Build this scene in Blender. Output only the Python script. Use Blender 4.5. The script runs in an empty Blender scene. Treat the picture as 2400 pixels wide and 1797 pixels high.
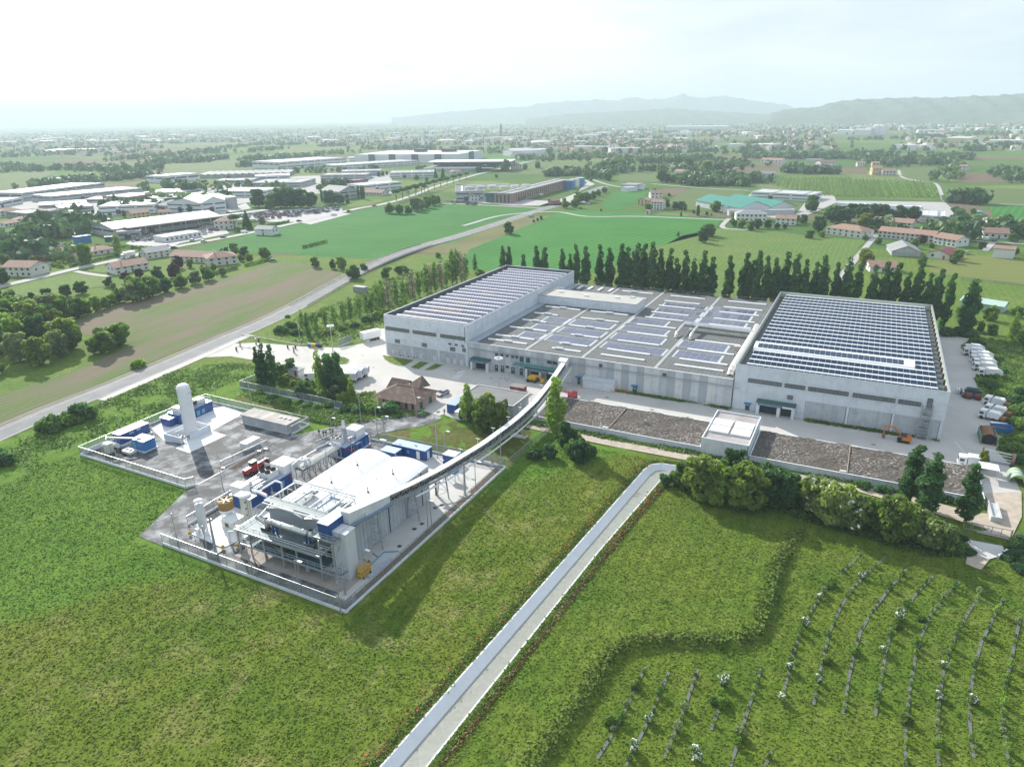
import bpy,math,random
import numpy as np
from mathutils import Vector,Matrix,geometry
R=math.radians
rnd=random.Random(7)
SC=bpy.context.scene
COL=SC.collection
# ---------------------------------------------------------------- camera, sky, sun, exposure
CAM_H=75.0
FPX,PITCH,ROLL=1638.856,0.364823,-0.016529
_r,_u,_f=Vector((1,0,0)),Vector((0,math.sin(PITCH),math.cos(PITCH))),Vector((0,math.cos(PITCH),-math.sin(PITCH)))
CR=_r*math.cos(ROLL)+_u*math.sin(ROLL)
CU=-_r*math.sin(ROLL)+_u*math.cos(ROLL)
CF=_f
cam=bpy.data.cameras.new('camera');cam.sensor_width=36;cam.lens=36*FPX/2400
cam.clip_start=0.5;cam.clip_end=60000
camo=bpy.data.objects.new('camera',cam);COL.objects.link(camo);SC.camera=camo
mm=Matrix((CR,CU,-CF)).transposed().to_4x4();mm.translation=Vector((0,0,CAM_H));camo.matrix_world=mm
SUN_EL=R(29)
SUN_AZ=math.atan2(-0.50,0.866)
SUNV=Vector((math.sin(SUN_AZ)*math.cos(SUN_EL),math.cos(SUN_AZ)*math.cos(SUN_EL),math.sin(SUN_EL)))
W=bpy.data.worlds.new('World');SC.world=W;W.use_nodes=True
nt=W.node_tree;bg=nt.nodes['Background']
sky=nt.nodes.new('ShaderNodeTexSky');sky.sky_type='NISHITA';sky.sun_disc=False
sky.sun_elevation=SUN_EL;sky.sun_rotation=SUN_AZ%(2*math.pi);sky.altitude=80
sky.air_density=1.0;sky.dust_density=3.0;sky.ozone_density=1.0
tcw=nt.nodes.new('ShaderNodeTexCoord');mpw=nt.nodes.new('ShaderNodeMapping');mpw.inputs['Scale'].default_value=(1.2,1.2,5.0)
nt.links.new(tcw.outputs['Generated'],mpw.inputs['Vector'])
nzw=nt.nodes.new('ShaderNodeTexNoise');nzw.inputs['Scale'].default_value=1.7;nzw.inputs['Detail'].default_value=5
rmw=nt.nodes.new('ShaderNodeMapRange');rmw.inputs[1].default_value=0.3;rmw.inputs[2].default_value=0.75
rmw.inputs[3].default_value=0.72;rmw.inputs[4].default_value=0.96
mxw=nt.nodes.new('ShaderNodeMix');mxw.data_type='RGBA';cvw=nt.nodes.new('ShaderNodeMix');cvw.data_type='RGBA';cvw.inputs[6].default_value=(2.95,3.45,4.05,1);cvw.inputs[7].default_value=(4.0,4.4,4.8,1)
nz2=nt.nodes.new('ShaderNodeTexNoise');nz2.inputs['Scale'].default_value=2.6;nz2.inputs['Detail'].default_value=6;nz2.inputs['Roughness'].default_value=0.6;nt.links.new(mpw.outputs[0],nz2.inputs['Vector'])
rm2=nt.nodes.new('ShaderNodeMapRange');rm2.inputs[1].default_value=0.36;rm2.inputs[2].default_value=0.62;nt.links.new(nz2.outputs['Fac'],rm2.inputs[0]);nt.links.new(rm2.outputs[0],cvw.inputs[0]);nt.links.new(cvw.outputs[2],mxw.inputs[7])
nt.links.new(mpw.outputs[0],nzw.inputs['Vector'])
nt.links.new(nzw.outputs['Fac'],rmw.inputs[0]);nt.links.new(rmw.outputs[0],mxw.inputs[0])
nt.links.new(sky.outputs[0],mxw.inputs[6]);nt.links.new(mxw.outputs[2],bg.inputs['Color'])
bg.inputs['Strength'].default_value=0.10
sl=bpy.data.lights.new('sun','SUN');sl.energy=3.3;sl.angle=R(0.6);sl.color=(1.0,0.95,0.86)
so=bpy.data.objects.new('sun',sl);COL.objects.link(so);so.rotation_euler=(-SUNV).to_track_quat('-Z','Y').to_euler()
SC.view_settings.view_transform='Standard';SC.view_settings.look='None';SC.view_settings.gamma=1
SC.view_settings.use_curve_mapping=False
SC.view_settings.exposure=1.22
SC.render.engine='CYCLES'
SC.cycles.max_bounces=6;SC.cycles.diffuse_bounces=3;SC.cycles.glossy_bounces=2;SC.cycles.transparent_max_bounces=12
SC.cycles.transmission_bounces=2;SC.cycles.volume_bounces=1;SC.cycles.use_denoising=True
SC.cycles.caustics_reflective=False;SC.cycles.caustics_refractive=False
HAZE=1.7e-4
# ---------------------------------------------------------------- places
TH=R(-27.167);CT,ST=math.cos(TH),math.sin(TH)
def ab(a,b,z=0.0):return Vector((a*CT-b*ST,a*ST+b*CT,z))
def toab(p):return(p[0]*CT+p[1]*ST,-p[0]*ST+p[1]*CT)
def at(px,py,z=0.0):
 d=CR*((px-1200)/FPX)+CU*((898.5-py)/FPX)+CF
 return Vector((0,0,CAM_H))+d*((z-CAM_H)/d.z)
def ht(g,py):
 lo,hi=0.0,60.0
 for _ in range(30):
  m=(lo+hi)/2;d=Vector((g[0],g[1],m-CAM_H))
  y=898.5-FPX*d.dot(CU)/d.dot(CF)
  if y>py:lo=m
  else:hi=m
 return lo
def Z(ox,oy,s):return lambda x,y,z=0.0:at(ox+x*s,oy+y*s,z)
Z3=Z(850,600,.31646);Z4=Z(1250,620,.31646);Z5=Z(1700,640,.42271);Z6=Z(0,350,.31646);Z7=Z(600,300,.31646)
ZR=Z(1600,350,.36166);ZP=Z(1450,550,.42948);ZO=Z(1400,1050,.45208);ZL=Z(0,640,.27778)
Z4B=Z(860,860,.18083);Z5B=Z(550,750,.18083);ZD=Z(740,960,.14467);ZF=Z(960,1000,.14467);Z1=Z(150,850,.36232)
Z2=Z(500,1000,.31646);ZE=Z(180,880,.17179);ZM=Z(1060,360,.18083);ZN=Z(1450,380,.23585);ZT=Z(2200,780,.19324)
ZA=Z(640,580,.42453);ZQ=Z(2150,550,.26261);ZH=Z(0,180,.54250);ZK=Z(1200,180,.54250);ZC=Z(2000,1040,.18116)
def S1(f):return lambda x,y:f(x,y)
ORD=['first','second','third','fourth','fifth','sixth','seventh','eighth','ninth','tenth','eleventh','twelfth']
def nth(i):
 if i<12:return ORD[i]
 n=i+1
 return '%d%s'%(n,'th' if 10<n%100<14 else{1:'st',2:'nd',3:'rd'}.get(n%10,'th'))
# ---------------------------------------------------------------- materials
MATS={}
def _n(nt,t,**kw):
 n=nt.nodes.new(t)
 for k,v in kw.items():setattr(n,k,v)
 return n
def newmat(name):
 m=bpy.data.materials.new(name);m.use_nodes=True;MATS[name]=m
 return m,m.node_tree,m.node_tree.nodes['Principled BSDF']
def noise(nt,scale,detail=3,rough=.55,vec=None,dist=0.0):
 n=_n(nt,'ShaderNodeTexNoise');n.inputs['Scale'].default_value=scale;n.inputs['Detail'].default_value=detail
 n.inputs['Roughness'].default_value=rough;n.inputs['Distortion'].default_value=dist
 if vec is None:
  g=nt.nodes.get('POS') or _n(nt,'ShaderNodeNewGeometry',name='POS');vec=g.outputs['Position']
 nt.links.new(vec,n.inputs['Vector']);return n.outputs['Fac']
def rng(nt,f,a,b,c=0.0,d=1.0):
 r=_n(nt,'ShaderNodeMapRange');nt.links.new(f,r.inputs[0])
 for i,v in enumerate((a,b,c,d)):r.inputs[i+1].default_value=v
 return r.outputs[0]
def mix(nt,f,a,b,mode='MIX'):
 x=_n(nt,'ShaderNodeMix',data_type='RGBA',blend_type=mode)
 for s,i in((f,0),(a,6),(b,7)):
  if hasattr(s,'is_output'):nt.links.new(s,x.inputs[i])
  elif i==0:x.inputs[0].default_value=s
  else:x.inputs[i].default_value=(*s,1)
 return x.outputs[2]
def mth(nt,op,a,b=None):
 x=_n(nt,'ShaderNodeMath',operation=op)
 for i,s in enumerate((a,b)):
  if s is None:continue
  if hasattr(s,'is_output'):nt.links.new(s,x.inputs[i])
  else:x.inputs[i].default_value=s
 return x.outputs[0]
def bumpit(nt,bs,h,strength,dist):
 b=_n(nt,'ShaderNodeBump');b.inputs['Strength'].default_value=strength;b.inputs['Distance'].default_value=dist
 nt.links.new(h,b.inputs['Height']);nt.links.new(b.outputs[0],bs.inputs['Normal'])
def rot_axis(nt,ang):
 g=nt.nodes.get('POS') or _n(nt,'ShaderNodeNewGeometry',name='POS')
 m=_n(nt,'ShaderNodeMapping');m.inputs['Rotation'].default_value=(0,0,-ang)
 nt.links.new(g.outputs['Position'],m.inputs['Vector']);return m.outputs[0]
def wave(nt,vec,period,axis='Y',dist=0.0,dscale=1.0):
 w=_n(nt,'ShaderNodeTexWave',wave_type='BANDS',bands_direction=axis);w.inputs['Scale'].default_value=0.31416/period
 w.inputs['Distortion'].default_value=dist;w.inputs['Detail'].default_value=2;w.inputs['Detail Scale'].default_value=dscale
 nt.links.new(vec,w.inputs['Vector']);return w.outputs['Fac']
def plain(name,c,rough=.7,metal=0.0,var=.12,scale=.6,spec=.4,stain=None,samt=.35,sscale=.25,orand=0.0,bump=0.0,bscale=3.0,st=(.5,.72),streak=0.0):
 m,t,b=newmat(name)
 lo=tuple(x*(1-var) for x in c);hi=tuple(min(.92,x*(1+var)) for x in c)
 o=mix(t,rng(t,noise(t,scale,4),.3,.7),lo,hi)
 if stain:o=mix(t,rng(t,noise(t,sscale,5,.65),st[0],st[1],0,samt),o,stain)
 if streak:
  noise(t,1.0);sm=_n(t,'ShaderNodeMapping');sm.inputs['Scale'].default_value=(1.6,1.6,.09);t.links.new(t.nodes['POS'].outputs['Position'],sm.inputs['Vector'])
  o=mix(t,rng(t,noise(t,1.0,4,.7,vec=sm.outputs[0]),.5,.72,0,streak),o,tuple(x*.62 for x in c))
 if orand:
  oi=_n(t,'ShaderNodeObjectInfo');o=mix(t,1.0,o,mix(t,oi.outputs['Random'],(1-orand,)*3,(1+orand,)*3),'MULTIPLY')
 t.links.new(o,b.inputs['Base Color']);b.inputs['Roughness'].default_value=rough;b.inputs['Metallic'].default_value=metal
 b.inputs['Specular IOR Level'].default_value=spec
 if bump:bumpit(t,b,noise(t,bscale,4),bump,.1)
 return m
def foliage(name,c,var=.35,hue=(1.15,1.0,.8),trans=.5,scale=.35):
 m,t,b=newmat(name)
 lo=tuple(x*(1-var) for x in c);hi=(c[0]*(1+var)*hue[0],c[1]*(1+var)*hue[1],c[2]*(1+var)*hue[2])
 o=mix(t,rng(t,noise(t,scale,3),.32,.68),lo,hi)
 o=mix(t,rng(t,noise(t,4.0,2),.35,.65,0,.5),o,tuple(x*1.5 for x in c))
 oi=_n(t,'ShaderNodeObjectInfo');o=mix(t,1.0,o,mix(t,oi.outputs['Random'],(.78,.82,.8),(1.25,1.16,1.1)),'MULTIPLY')
 t.links.new(o,b.inputs['Base Color']);b.inputs['Roughness'].default_value=.6;b.inputs['Specular IOR Level'].default_value=.25
 tr=_n(t,'ShaderNodeBsdfTranslucent');t.links.new(mix(t,1.0,o,(1.3,1.5,.7),'MULTIPLY'),tr.inputs['Color'])
 ms=_n(t,'ShaderNodeMixShader');ms.inputs[0].default_value=trans
 out=t.nodes['Material Output'];t.links.new(b.outputs[0],ms.inputs[1]);t.links.new(tr.outputs[0],ms.inputs[2]);t.links.new(ms.outputs[0],out.inputs['Surface'])
 return m
CONC=plain('pale_concrete',(.62,.665,.71),.85,var=.06,scale=.4,stain=(.36,.37,.38),samt=.35,sscale=.5,orand=.04,streak=.3)
CONC2=plain('grey_concrete',(.43,.46,.485),.88,var=.10,scale=.7,stain=(.28,.29,.30),samt=.5,sscale=.4,orand=.05,streak=.5)
CONC3=plain('weathered_concrete',(.42,.44,.455),.88,var=.10,scale=.5,stain=(.29,.28,.25),samt=.55,sscale=.6,orand=.13,streak=.5)
WHITE=plain('white_paint',(.76,.77,.78),.45,var=.04,scale=1.0)
WHITE2=plain('off_white_sheet',(.66,.67,.67),.55,var=.07,scale=.5)
MEMB=plain('white_roof_membrane',(.70,.71,.72),.5,var=.05,scale=.15,stain=(.58,.59,.6),samt=.5,sscale=.4)
CLAD=plain('grey_cladding',(.36,.385,.41),.5,var=.05,scale=.5)
GALV=plain('galvanised_steel',(.42,.45,.48),.42,.55,var=.12,scale=2.0)
STEEL=plain('bright_duct_steel',(.62,.62,.61),.3,.75,var=.1,scale=.8)
DKSTEEL=plain('dark_steel',(.06,.065,.07),.5,.3,var=.2)
DECK=plain('deck_grating',(.13,.17,.19),.6,.2,var=.15,scale=1.2)
BLUE=plain('deep_blue_paint',(.012,.065,.24),.4,var=.15,scale=.8,spec=.5)
BLUE2=plain('bright_blue_paint',(.03,.17,.42),.4,var=.15,scale=.8)
BLUETOP=plain('pale_blue_roof',(.36,.45,.58),.35,.2,var=.08)
BLUEPANE=plain('light_blue_shutter',(.12,.34,.50),.4,var=.1)
RED=plain('red_paint',(.42,.02,.03),.35,var=.15,spec=.5)
YEL=plain('yellow_paint',(.62,.36,.02),.4,var=.12,spec=.5)
ORA=plain('orange_paint',(.55,.17,.03),.45,var=.12)
GREENP=plain('dark_green_paint',(.012,.085,.075),.45,var=.15,spec=.5)
GREENM=plain('machine_green',(.12,.23,.15),.5,var=.18,stain=(.2,.12,.07),samt=.5,sscale=1.5)
BROWN=plain('brown_tank_paint',(.25,.15,.055),.45,var=.12,stain=(.5,.3,.05),samt=.4,sscale=.8)
CREAM=plain('cream_paint',(.60,.61,.53),.45,var=.06)
RUST=plain('rusty_steel',(.22,.10,.05),.8,var=.3,scale=2)
BLACK=plain('black_rubber',(.02,.02,.022),.8,var=.1)
DARKIN=plain('dark_interior',(.02,.022,.025),.9,var=.1)
MAROON=plain('maroon_metal',(.15,.03,.03),.5,var=.15)
TERRA=plain('terracotta_tiles',(.29,.18,.14),.85,var=.22,scale=1.2,stain=(.2,.13,.1),samt=.6,sscale=.35,orand=.12)
BRTILE=plain('old_brown_tiles',(.115,.075,.06),.9,var=.25,scale=1.5,stain=(.23,.2,.18),samt=.7,sscale=.8)
GREYROOF=plain('grey_roof_sheet',(.25,.26,.27),.8,var=.12,scale=.3,stain=(.36,.36,.35),samt=.5,sscale=.2,orand=.1)
LTROOF=plain('light_roof_sheet',(.46,.47,.48),.6,var=.1,scale=.1,stain=(.30,.30,.30),samt=.7,sscale=.06,orand=.16)
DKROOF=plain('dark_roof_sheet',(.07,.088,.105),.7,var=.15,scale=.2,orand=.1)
GREENROOF=plain('green_roof_sheet',(.02,.20,.16),.5,var=.12,scale=.2)
REDROOF=plain('red_roof_sheet',(.22,.045,.05),.6,var=.12,scale=.3)
PINK=plain('pink_plaster',(.44,.30,.26),.9,var=.08,scale=.5)
PLAST=plain('pale_plaster',(.58,.57,.53),.9,var=.07,scale=.3,orand=.12)
PLASTW=plain('white_plaster',(.66,.67,.67),.9,var=.05,scale=.3,orand=.06)
PLASTY=plain('yellow_plaster',(.58,.48,.28),.9,var=.07,scale=.3)
BRICK=plain('red_brown_brickwork',(.30,.205,.175),.9,var=.15,scale=.8)
WALLG=plain('grey_factory_wall',(.40,.42,.44),.8,var=.08,scale=.1,orand=.12)
WALLW=plain('white_factory_wall',(.64,.66,.68),.7,var=.05,scale=.1,orand=.06)
GLASS=plain('window_glass',(.045,.06,.065),.12,var=.3,scale=.4,spec=.7)
GLASSG=plain('dusty_glass_blocks',(.15,.165,.165),.3,var=.2,scale=1.2,spec=.5)
FRAME=plain('dark_window_frame',(.07,.085,.085),.5,var=.1)
WOODP=plain('weathered_wood',(.16,.12,.09),.9,var=.2)
BARK=plain('tree_bark',(.10,.085,.065),.95,var=.3,scale=3)
SKYL=plain('white_skylight',(.78,.79,.80),.35,var=.04)
SKYV=plain('skylight_vent',(.50,.56,.60),.35,var=.06)
LINEW=plain('road_paint',(.70,.70,.69),.7,var=.1)
SKIN=plain('skin',(.45,.28,.20),.6,var=.05)
CLOTHB=plain('dark_cloth',(.03,.033,.045),.9,var=.2)
CLOTHY=plain('hi_vis_cloth',(.42,.62,.05),.8,var=.1)
SILV=plain('silver_car_paint',(.50,.52,.55),.25,.4,var=.05,spec=.6,orand=.25)
WCAR=plain('white_vehicle_paint',(.72,.73,.74),.3,var=.05,spec=.5,orand=.05)
DCAR=plain('dark_car_paint',(.05,.06,.08),.25,.2,var=.1,spec=.6,orand=.4)
RCAR=plain('red_car_paint',(.32,.03,.03),.3,var=.1,spec=.6,orand=.3)
BCAR=plain('blue_car_paint',(.06,.13,.28),.3,var=.1,spec=.6,orand=.3)
def solar(name,c,line):
 m,t,b=newmat(name)
 g=_n(t,'ShaderNodeTexCoord');w=_n(t,'ShaderNodeMapping');w.inputs['Scale'].default_value=(6,4,1)
 oi=_n(t,'ShaderNodeObjectInfo')
 o=mix(t,oi.outputs['Random'],tuple(x*.85 for x in c),tuple(x*1.15 for x in c))
 t.links.new(o,b.inputs['Base Color']);b.inputs['Roughness'].default_value=.2;b.inputs['Specular IOR Level'].default_value=.32
 return m
PVD=solar('dark_blue_solar_glass',(.012,.035,.075),None)
PVG=solar('greyish_solar_glass',(.12,.13,.19),None)
PVB=solar('dusty_brown_solar_glass',(.20,.175,.16),None)
def fencemat(name,c,alpha):
 m,t,b=newmat(name);b.inputs['Base Color'].default_value=(*c,1);b.inputs['Roughness'].default_value=.5;b.inputs['Metallic'].default_value=.3
 tr=_n(t,'ShaderNodeBsdfTransparent');ms=_n(t,'ShaderNodeMixShader');ms.inputs[0].default_value=alpha
 t.links.new(tr.outputs[0],ms.inputs[1]);t.links.new(b.outputs[0],ms.inputs[2]);t.links.new(ms.outputs[0],t.nodes['Material Output'].inputs['Surface'])
 return m
MESHF=fencemat('wire_mesh',(.34,.37,.40),.38)
MESHG=fencemat('grey_mesh_screen',(.25,.29,.32),.62)
def corrug(name,c,period,ang,strength,c2=None,stain=None):
 m,t,b=newmat(name);v=rot_axis(t,ang)
 w=wave(t,v,period,'X')
 o=mix(t,rng(t,noise(t,.35,5,.6),.3,.7),tuple(x*.82 for x in c),tuple(x*1.15 for x in c))
 o=mix(t,rng(t,w,.15,.5,.35,0),o,c2 or tuple(x*.6 for x in c))
 if stain:o=mix(t,rng(t,noise(t,.12,4),.5,.7,0,.6),o,stain)
 t.links.new(o,b.inputs['Base Color']);b.inputs['Roughness'].default_value=.85
 bumpit(t,b,w,strength,.06);return m
ROOFG=corrug('ribbed_grey_roof',(.112,.119,.122),1.15,TH,.5,stain=(.145,.145,.14))
ROOFS=corrug('ribbed_shed_roof',(.17,.175,.175),1.0,TH,.4)
CLADR=corrug('ribbed_grey_cladding',(.42,.45,.48),1.0,TH+R(90),.25)
WCLAD=corrug('ribbed_white_cladding',(.60,.615,.63),.45,TH+R(90),.3,c2=(.5,.52,.54))
def grassmat(name,base,dry,lush,big=.035,mid=.22,fine=2.2,dryamt=.6,bump=.5,zone=None):
 m,t,b=newmat(name)
 o=mix(t,rng(t,noise(t,big,4,.6,dist=.6),.35,.65),base,lush)
 o=mix(t,rng(t,noise(t,mid*.6,6,.72,dist=.4),.50,.70,0,dryamt),o,dry)
 wv=wave(t,rot_axis(t,TH),2.6,'X',2.5,.25);o=mix(t,1.0,o,mix(t,wv,(.93,)*3,(1.06,)*3),'MULTIPLY')
 if zone:
  A,B=at(735,1262),at(-40,1470);dv=(B-A).normalized();nv=Vector((-dv.y,dv.x,0));nv=nv if nv.y>0 else-nv
  vm=_n(t,'ShaderNodeVectorMath',operation='DOT_PRODUCT');vm.inputs[1].default_value=nv;t.links.new(t.nodes['POS'].outputs['Position'],vm.inputs[0])
  k=mth(t,'ADD',vm.outputs['Value'],mth(t,'MULTIPLY',noise(t,.12,4),9.0));c0=A.dot(nv)+4.5
  z2=mix(t,rng(t,noise(t,.09,5,.65),.35,.65),zone[0],zone[1]);o=mix(t,rng(t,k,c0-2.5,c0+2.5),o,z2)
 f=noise(t,fine,4,.7)
 o=mix(t,1.0,o,mix(t,rng(t,f,.3,.7),(.62,.65,.6),(1.45,1.38,1.35)),'MULTIPLY')
 o=mix(t,rng(t,noise(t,.35,5,.7),.48,.72,0,.6),o,tuple(x*.6 for x in lush))
 t.links.new(o,b.inputs['Base Color']);b.inputs['Roughness'].default_value=.95;b.inputs['Specular IOR Level'].default_value=.1
 if bump:bumpit(t,b,f,bump,.35)
 return m
GRASS=grassmat('meadow_grass',(.130,.168,.022),(.25,.235,.095),(.082,.142,.016),dryamt=.7,zone=((.115,.205,.028),(.075,.165,.018)))
GRASS2=grassmat('orchard_grass',(.118,.165,.022),(.19,.195,.06),(.075,.138,.017),big=.06,mid=.4,dryamt=.4)
LAWN=grassmat('verge_grass',(.12,.18,.032),(.18,.19,.065),(.08,.155,.025),big=.05,mid=.15,fine=1.2)
LAWN2=grassmat('far_meadow',(.12,.185,.045),(.17,.19,.07),(.095,.17,.04),big=.012,mid=.06,fine=.6,bump=.2)
def cropmat(name,c1,c2,ang,period,soil=None,samt=0.0,wamt=.5):
 m,t,b=newmat(name);v=rot_axis(t,ang)
 o=mix(t,rng(t,noise(t,.02,4,.6),.35,.65),c1,c2)
 o=mix(t,rng(t,noise(t,.5,4,.6),.3,.7,0,.4),o,tuple(x*.7 for x in c1))
 if soil:
  sv=_n(t,'ShaderNodeMapping');sv.inputs['Scale'].default_value=(.35,1.3,1);t.links.new(v,sv.inputs['Vector'])
  o=mix(t,rng(t,noise(t,.04,7,.7,vec=sv.outputs[0]),.56-samt*.25,.60,0,1),o,soil)
 w=wave(t,v,period,'Y',1.2,.4)
 o=mix(t,1.0,o,mix(t,w,(1-wamt*.4,)*3,(1+wamt*.3,)*3),'MULTIPLY')
 t.links.new(o,b.inputs['Base Color']);b.inputs['Roughness'].default_value=.95;b.inputs['Specular IOR Level'].default_value=.1
 bumpit(t,b,noise(t,1.5,3),.3,.3)
 return m
# ---------------------------------------------------------------- mesh building
class MB:
 def __init__(s):s.v,s.f,s.m,s.s=[],[],[],[]
 def add(s,vs,fs,mi=0,smooth=False):
  o=len(s.v);s.v+=[tuple(p) for p in vs]
  for f in fs:s.f.append(tuple(o+i for i in f));s.m.append(mi);s.s.append(smooth)
  return s
 def box(s,x0,y0,z0,x1,y1,z1,mi=0):
  return s.add([(x0,y0,z0),(x1,y0,z0),(x1,y1,z0),(x0,y1,z0),(x0,y0,z1),(x1,y0,z1),(x1,y1,z1),(x0,y1,z1)],[(0,3,2,1),(4,5,6,7),(0,1,5,4),(1,2,6,5),(2,3,7,6),(3,0,4,7)],mi)
 def prism(s,pts,z0,z1,mi=0,bottom=False):
  n=len(pts)
  if sum(pts[i][0]*pts[(i+1)%n][1]-pts[(i+1)%n][0]*pts[i][1] for i in range(n))<0:pts=pts[::-1]
  fs=[tuple(range(n,2*n))]+[(i,(i+1)%n,n+(i+1)%n,n+i) for i in range(n)]
  if bottom:fs.append(tuple(range(n-1,-1,-1)))
  return s.add([(p[0],p[1],z0) for p in pts]+[(p[0],p[1],z1) for p in pts],fs,mi)
 def profile_x(s,prof,x0,x1,mi=0,smooth=False):
  n=len(prof)
  vs=[(x0,y,z) for y,z in prof]+[(x1,y,z) for y,z in prof]
  return s.add(vs,[(i,n+i,n+(i+1)%n,(i+1)%n) for i in range(n)]+[tuple(range(n)),tuple(range(2*n-1,n-1,-1))],mi,smooth)
 def profile_y(s,prof,y0,y1,mi=0,smooth=False):
  n=len(prof)
  vs=[(x,y0,z) for x,z in prof]+[(x,y1,z) for x,z in prof]
  return s.add(vs,[(i,(i+1)%n,n+(i+1)%n,n+i) for i in range(n)]+[tuple(range(n-1,-1,-1)),tuple(range(n,2*n))],mi,smooth)
 def poly(s,pts,mi=0):return s.add(pts,[tuple(range(len(pts)))],mi)
 def tube(s,p0,p1,r,n=8,r2=None,mi=0,cap=True):
  p0,p1=Vector(p0),Vector(p1);r2=r if r2 is None else r2
  d=(p1-p0).normalized();u=d.cross(Vector((0,0,1)) if abs(d.z)<.95 else Vector((1,0,0))).normalized();w=d.cross(u)
  vs=[]
  for p,q in((p0,r),(p1,r2)):
   for i in range(n):t=2*math.pi*i/n;vs.append(p+u*math.cos(t)*q+w*math.sin(t)*q)
  s.add(vs,[(i,n+i,n+(i+1)%n,(i+1)%n) for i in range(n)],mi,n>5)
  if cap:s.add(vs[:n],[tuple(range(n))],mi);s.add(vs[n:],[tuple(range(n-1,-1,-1))],mi)
  return s
 def pipe(s,pts,r,n=8,mi=0):
  for a,b in zip(pts,pts[1:]):s.tube(a,b,r,n,mi=mi)
  return s
 def bar(s,p0,p1,w,h=None,mi=0):
  p0,p1=Vector(p0),Vector(p1);h=w if h is None else h
  d=(p1-p0).normalized();u=d.cross(Vector((0,0,1)) if abs(d.z)<.95 else Vector((0,1,0))).normalized()*(w/2);k=d.cross(u).normalized()*(h/2)
  vs=[p+a*u+b*k for p in(p0,p1) for a,b in((-1,-1),(1,-1),(1,1),(-1,1))]
  return s.add(vs,[(0,1,5,4),(1,2,6,5),(2,3,7,6),(3,0,4,7),(3,2,1,0),(4,5,6,7)],mi)
 def cyl(s,x,y,z0,z1,r,n=20,r2=None,mi=0):return s.tube((x,y,z0),(x,y,z1),r,n,r2,mi)
 def lathe(s,x,y,prof,n=24,mi=0):
  vs=[(x+r*math.cos(2*math.pi*i/n),y+r*math.sin(2*math.pi*i/n),z) for r,z in prof for i in range(n)]
  fs=[(k*n+i,k*n+(i+1)%n,(k+1)*n+(i+1)%n,(k+1)*n+i) for k in range(len(prof)-1) for i in range(n)]
  return s.add(vs,fs,mi,True)
 def gable(s,x0,y0,x1,y1,z,h,over=.4,th=.15,mi=0):
  ym=(y0+y1)/2;k=h/(ym-y0)
  a,b=(y0-over,z-over*k),(y1+over,z-over*k)
  return s.profile_x([a,(ym,z+h),b,(b[0],b[1]+th),(ym,z+h+th),(a[0],a[1]+th)],x0-over,x1+over,mi)
 def hip(s,x0,y0,x1,y1,z,h,over=.5,mi=0):
  x0-=over;y0-=over;x1+=over;y1+=over;m=(y1-y0)/2;ym=(y0+y1)/2
  if x1-x0<2.2*m:m=(x1-x0)/2.2
  vs=[(x0,y0,z),(x1,y0,z),(x1,y1,z),(x0,y1,z),(x0+m,ym,z+h),(x1-m,ym,z+h)]
  return s.add(vs,[(0,1,5,4),(1,2,5),(2,3,4,5),(3,0,4),(3,2,1,0)],mi)
def mesh(name,mb,mats,off=(0,0,0)):
 me=bpy.data.meshes.new(name);ox,oy,oz=off
 me.from_pydata([(x-ox,y-oy,z-oz) for x,y,z in mb.v],[],mb.f)
 for m in(mats if isinstance(mats,(list,tuple)) else[mats]):me.materials.append(m)
 if any(mb.m):me.polygons.foreach_set('material_index',mb.m)
 if any(mb.s):me.polygons.foreach_set('use_smooth',mb.s)
 me.update();return me
def link(name,data,parent=None,loc=None):
 o=bpy.data.objects.new(name,data);COL.objects.link(o)
 if parent is not None:o.parent=parent
 if loc is not None:o.location=loc
 return o
ORG={}
def tag(o,label,cat,group=None):
 o['label']=label;o['category']=cat
 if group:o['group']=group
 return o
def thing(name,label,cat,a=0,b=0,z=0.0,group=None,world=None,rz=None):
 o=link(name,None);o.empty_display_size=.5
 if world is None:o.location=ab(a,b,z);o.rotation_euler=(0,0,TH if rz is None else rz);ORG[o]=(a,b,z)
 else:o.location=world;o.rotation_euler=(0,0,rz or 0);ORG[o]=(0,0,0)
 return tag(o,label,cat,group)
def part(root,name,mb,mat,parent=None,label=None,stuff=False):
 o=link(name,mesh(name,mb,mat,ORG[root]),parent or root)
 if label:o['label']=label
 if stuff:o['kind']='stuff'
 return o
def piece(root,name,me,loc,parent=None,label=None):
 g=ORG[root];o=link(name,me,parent or root,(loc[0]-g[0],loc[1]-g[1],loc[2]-g[2]))
 if label:o['label']=label
 return o
def single(name,label,cat,mb,mat,a=0,b=0,z=0.0,group=None):
 o=link(name,mesh(name,mb,mat,(a,b,z)));o.location=ab(a,b,z);o.rotation_euler=(0,0,TH)
 return tag(o,label,cat,group)
def copy_thing(root,world,rz,label,scale=None,swap=None):
 r=root.copy();COL.objects.link(r);r.location=world;r.rotation_euler=(0,0,rz);r['label']=label
 if scale:r.scale=scale
 for ch in root.children:
  c=ch.copy();COL.objects.link(c);c.parent=r
  if swap and ch.name.split('.')[0] in swap:c.data=swap[ch.name.split('.')[0]]
  for g in ch.children:
   d=g.copy();COL.objects.link(d);d.parent=c
 return r
def structure(name,mb,mat):
 o=link(name,mesh(name,mb,mat));o['kind']='structure';return o
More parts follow.
